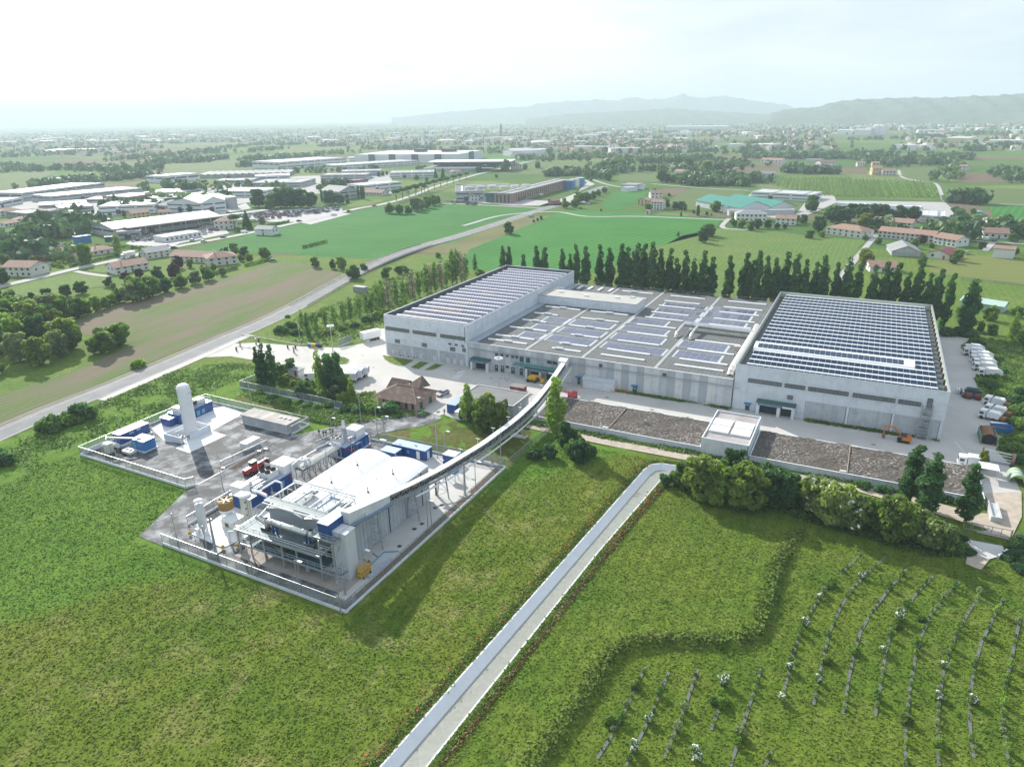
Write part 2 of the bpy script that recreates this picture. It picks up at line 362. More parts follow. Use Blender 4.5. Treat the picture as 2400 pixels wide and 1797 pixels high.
def sheet(name,pts,z,mat,thick=0.0):
 pts=[(p[0],p[1]) for p in pts]
 if sum(pts[i][0]*pts[(i+1)%len(pts)][1]-pts[(i+1)%len(pts)][0]*pts[i][1] for i in range(len(pts)))<0:pts=pts[::-1]
 mb=MB();tri=geometry.tessellate_polygon([[Vector((x,y,0)) for x,y in pts]])
 n=len(pts);vs=[(x,y,z) for x,y in pts]
 fs=[]
 for t in tri:
  a,b,c=(Vector(vs[i]) for i in t);fs.append(t if(b-a).cross(c-a).z>0 else t[::-1])
 mb.add(vs,fs)
 if thick:mb.add(vs+[(x,y,z-thick) for x,y in pts],[(n+i,n+(i+1)%n,(i+1)%n,i) for i in range(n)])
 return structure(name,mb,mat)
def smoothline(pts,step=6.0):
 out=[];P=[Vector((p[0],p[1],0)) for p in pts]
 P=[P[0]*2-P[1]]+P+[P[-1]*2-P[-2]]
 for i in range(1,len(P)-2):
  n=max(2,int((P[i+1]-P[i]).length/step))
  for k in range(n):
   t=k/n;a,b,c,d=P[i-1:i+3]
   out.append(.5*(2*b+(c-a)*t+(2*a-5*b+4*c-d)*t*t+(3*b-a-3*c+d)*t**3))
 out.append(P[-2]);return out
def strip(name,pts,o0,o1,z,mat,zf=None,smooth=True,thick=0.0):
 L=smoothline(pts) if smooth else[Vector((p[0],p[1],0)) for p in pts];mb=MB();vs=[]
 for i,p in enumerate(L):
  d=(L[min(i+1,len(L)-1)]-L[max(i-1,0)]).normalized();nn=Vector((-d.y,d.x,0))
  zz=z+(zf(p) if zf else 0)
  vs+=[(p.x+nn.x*o0,p.y+nn.y*o0,zz),(p.x+nn.x*o1,p.y+nn.y*o1,zz)]
 k=o1>o0
 fs=[(2*i+1,2*i,2*i+2,2*i+3) if k else(2*i,2*i+1,2*i+3,2*i+2) for i in range(len(L)-1)]
 mb.add(vs,fs)
 if thick:
  lo=[(x,y,zz-thick) for x,y,zz in vs];n=len(vs)
  for off in(0,1):
   mb.add(vs+lo,[(2*i+off,n+2*i+off,n+2*i+2+off,2*i+2+off) for i in range(len(L)-1)])
 return structure(name,mb,mat)
def npmesh(name,verts,quads,mats,midx=None):
 me=bpy.data.meshes.new(name);nq,k=quads.shape
 me.vertices.add(len(verts));me.vertices.foreach_set('co',verts.astype(np.float32).ravel())
 me.loops.add(nq*k);me.loops.foreach_set('vertex_index',quads.astype(np.int32).ravel())
 me.polygons.add(nq);me.polygons.foreach_set('loop_start',np.arange(0,nq*k,k,dtype=np.int32))
 for m in(mats if isinstance(mats,(list,tuple)) else[mats]):me.materials.append(m)
 if midx is not None:me.polygons.foreach_set('material_index',midx.astype(np.int32))
 me.update(calc_edges=True);return me
# ---------------------------------------------------------------- the plain
def farland():
 m,t,b=newmat('patchwork_farmland')
 v=rot_axis(t,R(-22))
 def vor(scale,rnd_):
  mp=_n(t,'ShaderNodeMapping');mp.inputs['Scale'].default_value=(scale,scale*1.9,1);t.links.new(v,mp.inputs['Vector'])
  x=_n(t,'ShaderNodeTexVoronoi',voronoi_dimensions='2D',distance='MANHATTAN');x.inputs['Scale'].default_value=1;x.inputs['Randomness'].default_value=rnd_
  t.links.new(mp.outputs[0],x.inputs['Vector']);return x
 x=vor(1/260,.85);sp=_n(t,'ShaderNodeSeparateColor');t.links.new(x.outputs['Color'],sp.inputs[0])
 cr=_n(t,'ShaderNodeValToRGB');e=cr.color_ramp;e.interpolation='CONSTANT'
 cols=[(0,(.09,.155,.04)),(.18,(.12,.195,.05)),(.36,(.07,.14,.035)),(.5,(.155,.205,.065)),(.66,(.18,.175,.09)),(.78,(.09,.175,.04)),(.9,(.16,.13,.09))]
 e.elements[0].color=(*cols[0][1],1);e.elements[1].position=cols[1][0];e.elements[1].color=(*cols[1][1],1)
 for p,c in cols[2:]:q=e.elements.new(p);q.color=(*c,1)
 t.links.new(sp.outputs[0],cr.inputs[0])
 o=mix(t,rng(t,noise(t,.02,5,.6),.35,.65,0,.35),cr.outputs[0],(.05,.09,.02))
 t.links.new(o,b.inputs['Base Color']);b.inputs['Roughness'].default_value=1;b.inputs['Specular IOR Level'].default_value=.05
 return m
FARLAND=farland()
CROPA=cropmat('young_wheat',(.034,.15,.026),(.052,.185,.036),R(13),7.0,wamt=.55)
CROPB=cropmat('young_wheat_beyond_road',(.038,.165,.028),(.058,.205,.036),R(52),5.0,wamt=.45)
CROPC=cropmat('sown_field',(.09,.165,.035),(.11,.16,.045),math.atan2(*(at(760,678)-at(250,892)).yx),2.2,soil=(.175,.138,.108),samt=.75,wamt=.3)
CROPD=cropmat('bare_field',(.16,.12,.085),(.13,.10,.07),R(20),4,wamt=.3)
CROPE=cropmat('pale_crop',(.10,.15,.045),(.12,.16,.06),R(20),5,wamt=.3)
VINE=cropmat('vineyard_ground',(.14,.18,.06),(.12,.17,.05),R(64),6.0,wamt=.2)
ASPH=plain('old_asphalt',(.165,.17,.18),.85,var=.12,scale=.2,stain=(.23,.235,.24),samt=.6,sscale=.1)
ASPHN=plain('dark_new_asphalt',(.055,.06,.068),.8,var=.3,scale=.25,stain=(.30,.315,.335),samt=.9,sscale=.2,st=(.46,.64))
PAVE=plain('pale_yard_concrete',(.47,.455,.435),.9,var=.07,scale=.12,stain=(.36,.345,.33),samt=.6,sscale=.07)
PAVE2=plain('clean_slab_concrete',(.50,.50,.49),.85,var=.05,scale=.3,stain=(.43,.40,.35),samt=.6,sscale=.2)
PADW=plain('white_slab',(.64,.655,.67),.7,var=.04,scale=.5)
PADB=plain('stained_slab',(.36,.325,.29),.9,var=.1,scale=.4,stain=(.26,.20,.15),samt=.6,sscale=.35)
SOIL=plain('brown_soil',(.135,.088,.058),1,var=.2,scale=2)
DIRT=plain('gravel_track',(.42,.36,.30),1,var=.14,scale=.6,stain=(.28,.24,.17),samt=.6,sscale=.35)
ROUGH=grassmat('scrubby_soil',(.105,.115,.03),(.17,.125,.075),(.075,.10,.02),big=.08,mid=.12,fine=1.2,dryamt=.95)
ROADL=plain('pale_country_road',(.36,.355,.35),.9,var=.08,scale=.1)
def inpoly(x,y,P):
 c=False;j=len(P)-1
 for i in range(len(P)):
  if(P[i][1]>y)!=(P[j][1]>y) and x<(P[j][0]-P[i][0])*(y-P[i][1])/(P[j][1]-P[i][1])+P[i][0]:c=not c
  j=i
 return c
def segd(p,L):
 best=(1e9,0)
 for(ax,ay),(bx,by) in zip(L,L[1:]):
  dx,dy=bx-ax,by-ay;t=max(0,min(1,((p[0]-ax)*dx+(p[1]-ay)*dy)/(dx*dx+dy*dy)))
  qx,qy=p[0]-ax-t*dx,p[1]-ay-t*dy;d=math.hypot(qx,qy)
  if d<best[0]:best=(d,dx*qy-dy*qx)
 return best
CL=[(-46.3,26),(-44.4,52),(-39.8,113.6),(-38.0,138.5),(-37.2,141.6),(-35.2,143.2),(-31.7,143.6),(-27.0,142.8),(-20.0,142.2)]
CRT=[(-41.0,26),(-39.2,52),(-36.0,103.4),(-33.0,136.2),(-32.4,138.0),(-30.6,139.0),(-27.0,138.6),(-20.0,138.2)]
CANAL=CL+CRT[::-1]
BANK=[(-3.0,127),(-4.6,122),(-5.6,112),(-5.6,100),(-5.9,94),(-9,90),(-14.6,87.2),(-19,85.8),(-22.6,83),(-24.6,79),(-25.2,72),(-26.5,60),(-28,40)]
YARDS=[(-118,-65.8,69,127),(-164,-123,86.5,126.5)]
def relief(a,b):
 m=1.0
 for x0,x1,y0,y1 in YARDS:
  dx=max(x0-a,0,a-x1);dy=max(y0-b,0,b-y1);m=min(m,math.hypot(dx,dy)/3)
 dc=min(segd((a,b),CL)[0],segd((a,b),CRT)[0]);m=min(m,dc/1.5)
 z=.09*m*(math.sin(a*.9+2*math.sin(b*.31))*math.sin(b*.77+1.3*math.sin(a*.43))+.6*math.sin(a*.33+1)*math.sin(b*.29))
 d,sgn=segd((a,b),BANK)
 if a>-45:
  if sgn<0:z+=.95*math.exp(-max(0,d-.6)/5.0)*min(1,dc/2)
  else:z+=.95*max(0,1-d/1.5)**1.3
  if b>118:z*=max(0,1-(b-118)/8)
 return z
def near_ground():
 a0,a1,b0,b1=-190,75,26,150
 pts,edges=[],[]
 def loop(L):
  s=len(pts);pts.extend(L);edges.extend((s+i,s+(i+1)%len(L)) for i in range(len(L)))
 loop([(a0,b0),(a1,b0),(a1,b1),(a0,b1)])
 def dens(L):
  out=[]
  for p,q in zip(L,L[1:]+L[:1]):
   n=max(1,int(math.dist(p,q)/2));out+=[(p[0]+(q[0]-p[0])*k/n,p[1]+(q[1]-p[1])*k/n) for k in range(n)]
  return out
 loop(dens([(a,max(b,b0+.01)) for a,b in CANAL]))
 step=1.15;bank=BANK
 y=b0+.6
 while y<b1:
  x=a0+.6
  far=y>132
  while x<a1:
   st=step if-60<x<30 and not far else 2.4
   jx,jy=x+rnd.uniform(-.3,.3),y+rnd.uniform(-.3,.3)
   if min(segd((jx,jy),CL)[0],segd((jx,jy),CRT)[0])>.5 and a0+.2<jx<a1-.2 and b0+.2<jy<b1-.2:pts.append((jx,jy))
   x+=st
  y+=step if not far else 2.4
 vs,es,fs,*_=geometry.delaunay_2d_cdt([Vector(p) for p in pts],edges,[],0,1e-4)
 keep=[f for f in fs if not inpoly(sum(vs[i][0] for i in f)/3,sum(vs[i][1] for i in f)/3,CANAL)]
 V=[]
 for v in vs:
  edge=v[0]<a0+.1 or v[0]>a1-.1 or v[1]<b0+.1 or v[1]>b1-.1
  p=ab(v[0],v[1]);V.append((p.x,p.y,0 if edge else relief(v[0],v[1])))
 me=bpy.data.meshes.new('meadow');me.from_pydata(V,[],[tuple(f) for f in keep]);me.materials.append(GRASS);me.materials.append(GRASS2)
 me.polygons.foreach_set('use_smooth',[True]*len(me.polygons))
 me.polygons.foreach_set('material_index',[1 if toab(V[f[0]])[0]>-40 else 0 for f in keep]);me.update()
 o=link('meadow',me);o['kind']='structure'
 def inset(L,d,z):return[(*ab(a+d,b)[:2],z) for a,b in L]
 def run(name,L0,z0,L1,z1,mat,flip=False):
  A=[(*ab(*p)[:2],z0) for p in L0];B=[(*ab(*p)[:2],z1) for p in L1];n=len(A)
  structure(name,MB().add(A+B,[(i+1,i,n+i,n+i+1) if flip else(i,i+1,n+i+1,n+i) for i in range(n-1)]),mat)
 def offs(L,d):
  out=[]
  for i,p in enumerate(L):
   q,r=L[max(i-1,0)],L[min(i+1,len(L)-1)];dx,dy=r[0]-q[0],r[1]-q[1];l=math.hypot(dx,dy)
   out.append((p[0]+dy/l*d,p[1]-dx/l*d))
  return out
 for nm,L,sg in(('canal_bank',CL,1),('canal_bank',CRT,-1)):
  lip=offs(L,sg*.25);toe=offs(L,sg*(1.75 if sg>0 else.95))
  run(nm,L,.06,lip,.06,CANW,sg>0);run(nm,offs(L,-sg*.02),-.25,L,.061,CANW,sg>0);run(nm,lip,.06,toe,-1.15,CANW,sg>0)
 run('canal_water',offs(CL,1.45),-.98,offs(CRT,-.75),-.98,WATER,True)
 mb=MB();L=[(CL[0][0]+(CL[1][0]-CL[0][0])*t,CL[0][1]+(CL[1][1]-CL[0][1])*t) for t in(0,.5)]
 for i in range(14):
  b=48+i*6.6;a=-44.7+(b-49)*.0735;p,q=ab(a+.25,b,.075),ab(a+1.7,b+.1,-1.1);mb.bar(p,q,.09,.06)
 structure('canal_bank_joints',mb,CONC2)
 c=[ab(a0,b0),ab(a1,b0),ab(a1,b1),ab(a0,b1)];far=17000
 F=[Vector((-far,-200,0)),Vector((far,-200,0)),Vector((far,far,0)),Vector((-far,far,0))]
 mid=[Vector((-430,-60,0)),Vector((330,-60,0)),Vector((420,400,0)),Vector((-430,420,0))]
 ring=lambda A,B:MB().add(list(A)+list(B),[(i,4+i,4+(i+1)%4,(i+1)%4)[::-1] for i in range(4)])
 structure('ground',ring(c,mid),LAWN);structure('farmland',ring(mid,F),FARLAND)
CANW=plain('canal_concrete',(.60,.625,.66),.8,var=.05,scale=.6,stain=(.40,.41,.42),samt=.4,sscale=.3)
def watermat():
 m,t,b=newmat('shallow_grey_green_water')
 n=noise(t,1.1,4,.6,dist=.8)
 t.links.new(mix(t,rng(t,n,.35,.65),(.235,.245,.215),(.285,.295,.26)),b.inputs['Base Color'])
 b.inputs['Roughness'].default_value=.32;bumpit(t,b,n,.3,.12);return m
WATER=watermat()
near_ground()
px=lambda*l:[at(l[i],l[i+1]) for i in range(0,len(l),2)]
zz=lambda f,*l:[f(l[i],l[i+1]) for i in range(0,len(l),2)]
AB=lambda*l:[ab(l[i],l[i+1]) for i in range(0,len(l),2)]
sheet('sown_field',px(172,745,306,709,417,682,560,642,640,618,700,616,800,640,760,678,600,753,417,822,250,892,0,998,-260,1100,-260,1030,0,926,194,862,306,806,180,780),.03,CROPC)
sheet('crop_field',px(410,590,500,575,600,545,739,506,900,483,1037,479,1160,483,1274,491,1200,516,1068,566,1000,580,900,608,790,604,640,594,520,590),.03,CROPA)
sheet('crop_field',px(1080,632,1100,585,1190,548,1290,506,1335,492,1500,499,1690,513,1668,545,1600,562,1540,578,1480,600,1420,640),.03,CROPB)
sheet('meadow_field',zz(ZR,-140,630,0,560,200,520,260,512,500,520,920,575,1195,585,1130,640,1090,720,1010,880,900,1000,600,1010,200,1010,-200,900),.03,LAWN2)
sheet('meadow_field',zz(ZR,1590,740,1760,690,1960,690,2212,720,2300,900,2212,880,1900,835,1600,800),.03,cropmat('mown_meadow',(.15,.18,.05),(.17,.19,.06),R(-10),9,wamt=.1))
sheet('vineyard',zz(ZR,470,205,690,175,1000,165,1420,185,1620,215,1690,320,1560,330,1000,300,780,262,480,255),.04,VINE)
for _k,(nm,f,pts,mat) in enumerate((('bare_field',ZR,(990,120,1190,118,1195,165,995,150),CROPD),('bare_field',ZR,(1790,155,2110,160,2120,215,1780,215),CROPD),('crop_field',ZR,(1400,110,1640,110,1650,205,1470,205),CROPE),('crop_field',ZR,(1690,255,2212,262,2300,355,2000,352,1730,330),CROPE),('crop_field',ZR,(1310,25,1600,28,1660,55,1330,50),CROPC),('crop_field',ZR,(1990,370,2400,370,2400,520,2212,510,2010,440),CROPB),('bare_field',ZR,(1720,350,1900,352,1990,440,1760,420),CROPD),('crop_field',ZN,(480,380,730,262,1060,275,1270,300,1100,460,820,480,560,470),CROPE),('bare_field',ZN,(430,260,700,262,610,330,470,330),CROPD),('crop_field',ZN,(-170,440,-60,300,180,285,310,285,200,400,20,480,-120,480),CROPA),('crop_field',ZN,(0,90,380,15,640,15,640,90,380,200,0,195),CROPE),('crop_field',ZM,(1110,115,1900,105,1940,215,1500,240,1000,270,580,260,800,215),CROPE),('crop_field',ZM,(480,60,1080,45,1080,95,560,110),CROPB),('meadow_field',Z6,(0,1050,330,960,620,920,830,950,780,1010,520,1060,200,1090),LAWN2),('meadow_field',Z6,(0,680,250,690,270,740,0,760),LAWN2),('crop_field',Z6,(1200,115,2212,20,2212,110,1900,145,1300,190,800,250,600,230),CROPE),('bare_field',Z6,(780,265,1210,215,1215,240,800,285,560,330),CROPD),('crop_field',Z6,(0,180,250,160,420,160,230,270,160,310,0,330),CROPE),('lawn',Z7,(660,575,800,530,980,530,820,580,700,590),LAWN),('lawn',Z6,(640,905,860,850,960,840,870,920,760,915),LAWN2))):
 sheet(nm,zz(f,*pts),.036+.006*_k,mat)
MAIN=px(-170,1095,0,1020,120,967,250,915,417,845,520,800,610,762,700,718,790,668,860,632,925,605,1000,577,1080,553,1180,521,1250,498,1330,474,1370,455,1420,437)
def hump(p):
 c=at(925,605);return 1.1*math.exp(-((p.x-c.x)**2+(p.y-c.y)**2)/45.0**2)
strip('road',MAIN,-3.6,3.6,.07,ASPH,hump,thick=.9)
strip('road_verge',MAIN,3.6,6.4,.10,plain('dusty_verge',(.24,.23,.21),.95,var=.12,scale=.2),hump)
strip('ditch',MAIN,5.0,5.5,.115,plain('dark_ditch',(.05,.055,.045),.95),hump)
strip('pavement',px(205,934,250,915,417,845,520,800,560,783),-6.6,-3.8,.13,PAVE,thick=.12)
strip('road_edge_line',MAIN,-3.25,-3.13,.078,LINEW,hump);strip('road_edge_line',MAIN,3.1,3.22,.078,LINEW,hump)
VROAD=[Z6(*p) for p in((-200,1070),(0,1020),(300,950),(560,888),(760,845),(900,815),(1080,765),(1300,725),(1600,670),(1850,622))]+[Z7(*p) for p in((130,742),(440,672),(750,600),(900,575),(1060,535),(1220,480),(1320,440),(1500,385),(1700,330),(2000,255),(2212,205))]
strip('road',VROAD,-3.2,3.2,.36,ROADL,thick=.35)
for _k,l in enumerate(([Z6(560,905),Z6(700,930),Z6(830,945)],[at(1085,530),at(1180,505),at(1300,497),at(1376,508),at(1500,508),at(1705,516)],[ZR(*p) for p in((-200,225),(100,250),(300,262),(440,270))],[ZR(*p) for p in((300,450),(255,500),(300,518),(430,522),(470,505))],[ZR(*p) for p in((1260,550),(1200,620),(1150,680),(1090,750),(1030,830),(980,900))],[ZR(*p) for p in((1400,135),(1420,180),(1520,205),(1640,225),(1690,330))],[ZR(*p) for p in((1900,350),(2100,358),(2400,362))],[ZM(*p) for p in((1820,340),(2000,400),(2212,440),(2500,470))],[ZR(*p) for p in((1770,575),(1900,595),(2050,605),(2300,620))],[ZR(*p) for p in((2010,605),(1960,660))],[Z7(*p) for p in((1380,560),(1700,575),(2000,590),(2130,597))])):
 strip('country_lane',l,-1.7,1.7,.21+.006*_k,ROADL,thick=.2)
for _k,(f,pts,mat) in enumerate(((ZM,(20,610,200,560,430,560,1800,660,1640,480,1750,380,1700,330,1850,400,1500,560,1130,680,800,680),ROADL),(ZR,(300,385,440,290,470,300,380,400,730,425,790,350,880,295,980,300,1000,345,880,400,700,470),ROADL),(ZR,(1000,335,1700,345,1780,420,1760,470,1690,475,1540,400,1000,400),ROADL),(Z6,(930,700,1050,640,1640,570,1700,625,1330,700,1250,740,1000,720),ROADL),(Z6,(1640,500,1900,470,2212,460,2400,460,2600,480,2300,560,2200,540,2000,540,1900,520,1660,530),ROADL),(Z7,(0,690,0,620,500,590,640,600,640,640,260,680),ROADL),(Z6,(560,475,740,445,1700,440,1820,400,1860,440,1640,480,1100,470,800,500,560,520),ROADL),(Z6,(0,400,300,360,1200,330,2212,200,2900,180,2900,330,2212,330,1700,420,600,470,0,470),plain('works_yard',(.30,.30,.29),.9,var=.12,scale=.05)))):
 sheet('works_yard',zz(f,*pts),.32-.012*_k,mat,.3)
YARD=px(540,806,600,803,706,812,790,815,846,806,884,788,893,770)+AB(-141,215,-125,230,20,230,22.4,283,36.7,280,32.7,270.5,32.5,265.9,38.9,261.7,33.7,235,34.1,219.4,37.5,207.6,36.6,193.8,33.6,182.8,35.2,177.1,36,162,28.6,157.4,28.6,168,-72.2,168,-72.2,160,-77.5,150.5,-90,144.5,-96,146)+px(1030,975,990,962,900,960,880,915,835,925,780,925,720,906,690,884,640,868,600,845,540,835,470,838)
sheet('yard',YARD,.05,PAVE)
sheet('asphalt_lane',AB(-124.3,86,-118,70.4,-111,70.2,-112.8,118,-104.4,125.2)+px(887,1016,976,1001,1017,992,1036,978,997,966,976,971,860,988,740,1012,683,1024)+AB(-124.3,123),.085,ASPHN,.2)
sheet('tank_yard',AB(-162.6,88,-124.5,88,-124.5,125,-162.6,125),.10,ASPHN,.2)
sheet('plant_yard',AB(-113.2,70.7,-66.8,70.7,-66.8,125.6,-104.4,125.0,-112.6,118),.10,ASPHN,.2)
sheet('concrete_slab',AB(-96,73.8,-68.6,73.8,-68.6,124.6,-94.8,124.6,-94.8,110,-91,107.5,-96,80),.115,PAVE2)
sheet('concrete_slab',AB(-96,73.8,-70.5,73.7,-70.5,80.5,-96,80.5),.125,PADB)
sheet('white_slab',[Z1(x,y,.115) for x,y in((565,425),(700,350),(1030,280),(1165,325),(955,440),(1050,468),(808,582),(722,552),(790,520),(655,508))],.115,PADW,.05)
sheet('white_slab',AB(-109.2,75.3,-99.9,74.6,-98.6,79,-99.5,88,-107.1,88,-109.7,85.8),.22,PADW,.12)
sheet('soil_strip',AB(-68.5,74,-67.1,74,-67.1,124.3,-68.5,124.3),.13,SOIL)
sheet('soil_strip',zz(Z1,1020,690,1105,690,1300,580,1312,556,1280,562,990,680),.13,SOIL)
for l in(AB(-124.5,89.6,-124.6,110.2),AB(-112.9,98,-112.5,119,-110,121)):strip('gate_kerb',l,-.3,.3,.16,PAVE2,smooth=False,thick=.1)
strip('kerb',[Z4B(*p) for p in((0,707),(300,660),(640,612),(720,590))],-.15,.15,.2,PAVE2,thick=.15)
strip('kerb',px(683,1023,720,1016,760,1007,820,996,860,988),-.15,.15,.2,PAVE2,thick=.15)
sheet('rough_ground',AB(-104,126.6,-66,126.6,-70.5,151.5,-78,150,-90,144.2)+px(1010,998,976,1004,887,1018),.03,ROUGH)
sheet('rough_ground',zz(Z5B,0,990,200,1010,700,1080,1000,1180,1350,1240,1250,1340,1000,1330,700,1200,300,1110,0,1040),.03,ROUGH)
sheet('gravel_track',AB(-72,147.5,-50,146.5,-30,146.8,2.2,148.6,17.6,145.2,28.4,142.5,26,140.5,31.5,140.2,34.6,150.7,36,162,28.8,158,30.6,150,27,148.5,17,150,0,151,-50,149.6,-72,150.6),.16,DIRT)
sheet('gravel_track',zz(ZC,1500,1250,1930,1330,1960,1440,1760,1500,1480,1430,1520,1330),.2,PAVE2)
sheet('gravel_track',zz(ZC,1480,1430,1760,1500,1650,1640,1450,1560),.17,DIRT)
LW=plain('grass_island',(.075,.125,.02),1,var=.25,scale=1.2)
def arc_island(pts,nm='grass_island'):
 sheet('kerb',pts,.16,PAVE2,.12);c=sum((Vector((p[0],p[1],0)) for p in pts),Vector())/len(pts)
 sheet(nm,[c+(Vector((p[0],p[1],0))-c)*.93 for p in pts],.2,LAWN,.05)
ZI=Z(880,700,.114731)
arc_island([ZI(*p) for p in((125,1160),(280,1175),(560,1225),(815,1265),(690,1335),(575,1395),(430,1370),(280,1315),(170,1240))])
arc_island([ZI(*p) for p in((920,1285),(1105,1310),(990,1380),(880,1445),(790,1435),(710,1410))])
arc_island([ZI(*p) for p in((1230,1330),(1395,1355),(1260,1430),(1150,1465),(1060,1470),(990,1465))])
arc_island([Z5B(*p) for p in((1230,480),(1330,470),(1430,485),(1495,515),(1480,555),(1420,580),(1330,590),(1200,560))])
# ---------------------------------------------------------------- the factory
def text_part(root,body,a,b,z,size,mat,parent=None,width=None):
 c=bpy.data.curves.new('lettering','FONT');c.body=body;c.size=size;c.align_x='LEFT';c.extrude=.01
 o=bpy.data.objects.new('lettering',c);COL.objects.link(o);dg=bpy.context.evaluated_depsgraph_get()
 me=bpy.data.meshes.new_from_object(o.evaluated_get(dg));bpy.data.objects.remove(o)
 xs=[v.co.x for v in me.vertices];k=(width/(max(xs)-min(xs))) if width and xs else 1
 for v in me.vertices:x,y,zt=v.co;v.co=(x*k,-zt,y)
 me.materials.clear();me.materials.append(mat);g=ORG[root]
 q=link('lettering',me,parent or root,(a-g[0],b-g[1],z-g[2]) if parent is None else(a-g[0],b-g[1],z-g[2]));return q
def wallpanels(root,rows,b,mat,mat2=None,th=.05,gap=.03):
 cache={}
 for z0,z1,cuts in rows:
  for k,(x0,x1) in enumerate(zip(cuts,cuts[1:])):
   key=(round(x1-x0,3),round(z1-z0,3))
   if key not in cache:cache[key]=mesh('wall_panel',MB().box(gap/2,-th,gap/2,x1-x0-gap/2,0,z1-z0-gap/2),mat)
   piece(root,'wall_panel',cache[key],(x0,b,z0))
def window(root,a0,a1,z0,z1,b,n=1,name='window',glass=GLASSG):
 mb=MB();t=.09;w=(a1-a0)/n
 for k in range(n+1):mb.box(a0+k*w-t/2,b-.16,z0,a0+k*w+t/2,b-.03,z1)
 mb.box(a0,b-.15,z0-.07,a1,b-.03,z0+.04).box(a0,b-.15,z1-.04,a1,b-.03,z1+.07)
 f=part(root,name,mb,FRAME)
 me=mesh('pane',MB().box(0,-.09,0,w-t,-.07,z1-z0-.1),glass)
 for k in range(n):piece(root,'pane',me,(a0+k*w+t/2,b,z0+.05),f)
 return f
def door(root,a0,a1,z1,b,mat=GREENP,sign=None,z0=.05):
 d=part(root,'door',MB().box(a0,b-.14,z0,a1,b-.02,z1),mat)
 part(root,'handle',MB().box(a1-.25,b-.2,z0+1,a1-.12,b-.14,z0+1.1),GALV,d)
 if sign is not None:part(root,'door_plate',MB().box(a0+.3,b-.16,z0+1.35,a1-.3,b-.142,z0+1.55),WHITE,d)
 return d
def saw_roof(root,a0,a1,b0,b1,zb,rows,hrise,pv,ncol,first,wide=(),back=.38,brown=()):
 step=(b1-b0)/rows;run=step*(1-back)
 w=(a1-a0)/ncol;me_cache={}
 allv=MB();count=0
 for r in range(rows):
  y0=b0+r*step;y1=y0+run;y2=y0+step
  part(root,'roof_rack',MB().profile_x([(y0+.03,zb),(y2-.02,zb),(y2-.02,zb+.08),(y1+.32,zb+hrise-.02),(y1,zb+hrise),(y0+.03,zb+.12)],a0,a1),SKYL)
  sl=math.hypot(run-.12,hrise-.12);ang=math.atan2(hrise-.12,run-.12);m=2
  for c in range(ncol):
   for k in range(m):
    L=(sl-.45)/m;mat=pv if(r,c) not in brown else PVB
    if count<first:
     if mat.name not in me_cache:
      me_cache[mat.name]=mesh('solar_panel',MB().add([(x,y*math.cos(ang)-t*math.sin(ang),y*math.sin(ang)+t*math.cos(ang)) for t in(0,.05) for x,y in((.05,.05),(w-.05,.05),(w-.05,L-.04),(.05,L-.04))],[(4,5,6,7),(0,1,5,4),(1,2,6,5),(2,3,7,6),(3,0,4,7)]),mat)
     s0=.1+k*L
     piece(root,'solar_panel',me_cache[mat.name],(a0+c*w,y0+.1+s0*math.cos(ang),zb+.145+s0*math.sin(ang)))
    else:
     s0=.1+k*L;x=a0+c*w;q=[(s0+.05),(s0+L-.04)]
     pts=[(x+.05,y0+.1+q[0]*math.cos(ang),zb+.2+q[0]*math.sin(ang)),(x+w-.05,y0+.1+q[0]*math.cos(ang),zb+.2+q[0]*math.sin(ang)),(x+w-.05,y0+.1+q[1]*math.cos(ang),zb+.2+q[1]*math.sin(ang)),(x+.05,y0+.1+q[1]*math.cos(ang),zb+.2+q[1]*math.sin(ang))]
     allv.poly(pts,1 if mat is PVB else 0)
    count+=1
 if allv.v:part(root,'solar_panels',allv,[pv,PVB],stuff=True)
 return step
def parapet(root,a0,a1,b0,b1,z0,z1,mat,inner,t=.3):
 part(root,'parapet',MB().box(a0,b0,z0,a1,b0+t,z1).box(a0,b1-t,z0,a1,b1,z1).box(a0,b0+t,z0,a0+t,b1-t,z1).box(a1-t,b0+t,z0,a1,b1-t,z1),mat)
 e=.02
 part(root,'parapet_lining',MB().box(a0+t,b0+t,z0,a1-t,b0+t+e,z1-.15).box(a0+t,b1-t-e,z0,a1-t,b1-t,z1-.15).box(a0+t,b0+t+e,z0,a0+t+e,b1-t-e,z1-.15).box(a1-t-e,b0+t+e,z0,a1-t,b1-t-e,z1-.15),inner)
 part(root,'coping',MB().box(a0-.06,b0-.06,z1,a1+.06,b0+t+.05,z1+.06).box(a0-.06,b1-t-.05,z1,a1+.06,b1+.06,z1+.06).box(a0-.06,b0+t+.05,z1,a0+t+.05,b1-t-.05,z1+.06).box(a1-t-.05,b0+t+.05,z1,a1+.06,b1-t-.05,z1+.06),GALV)
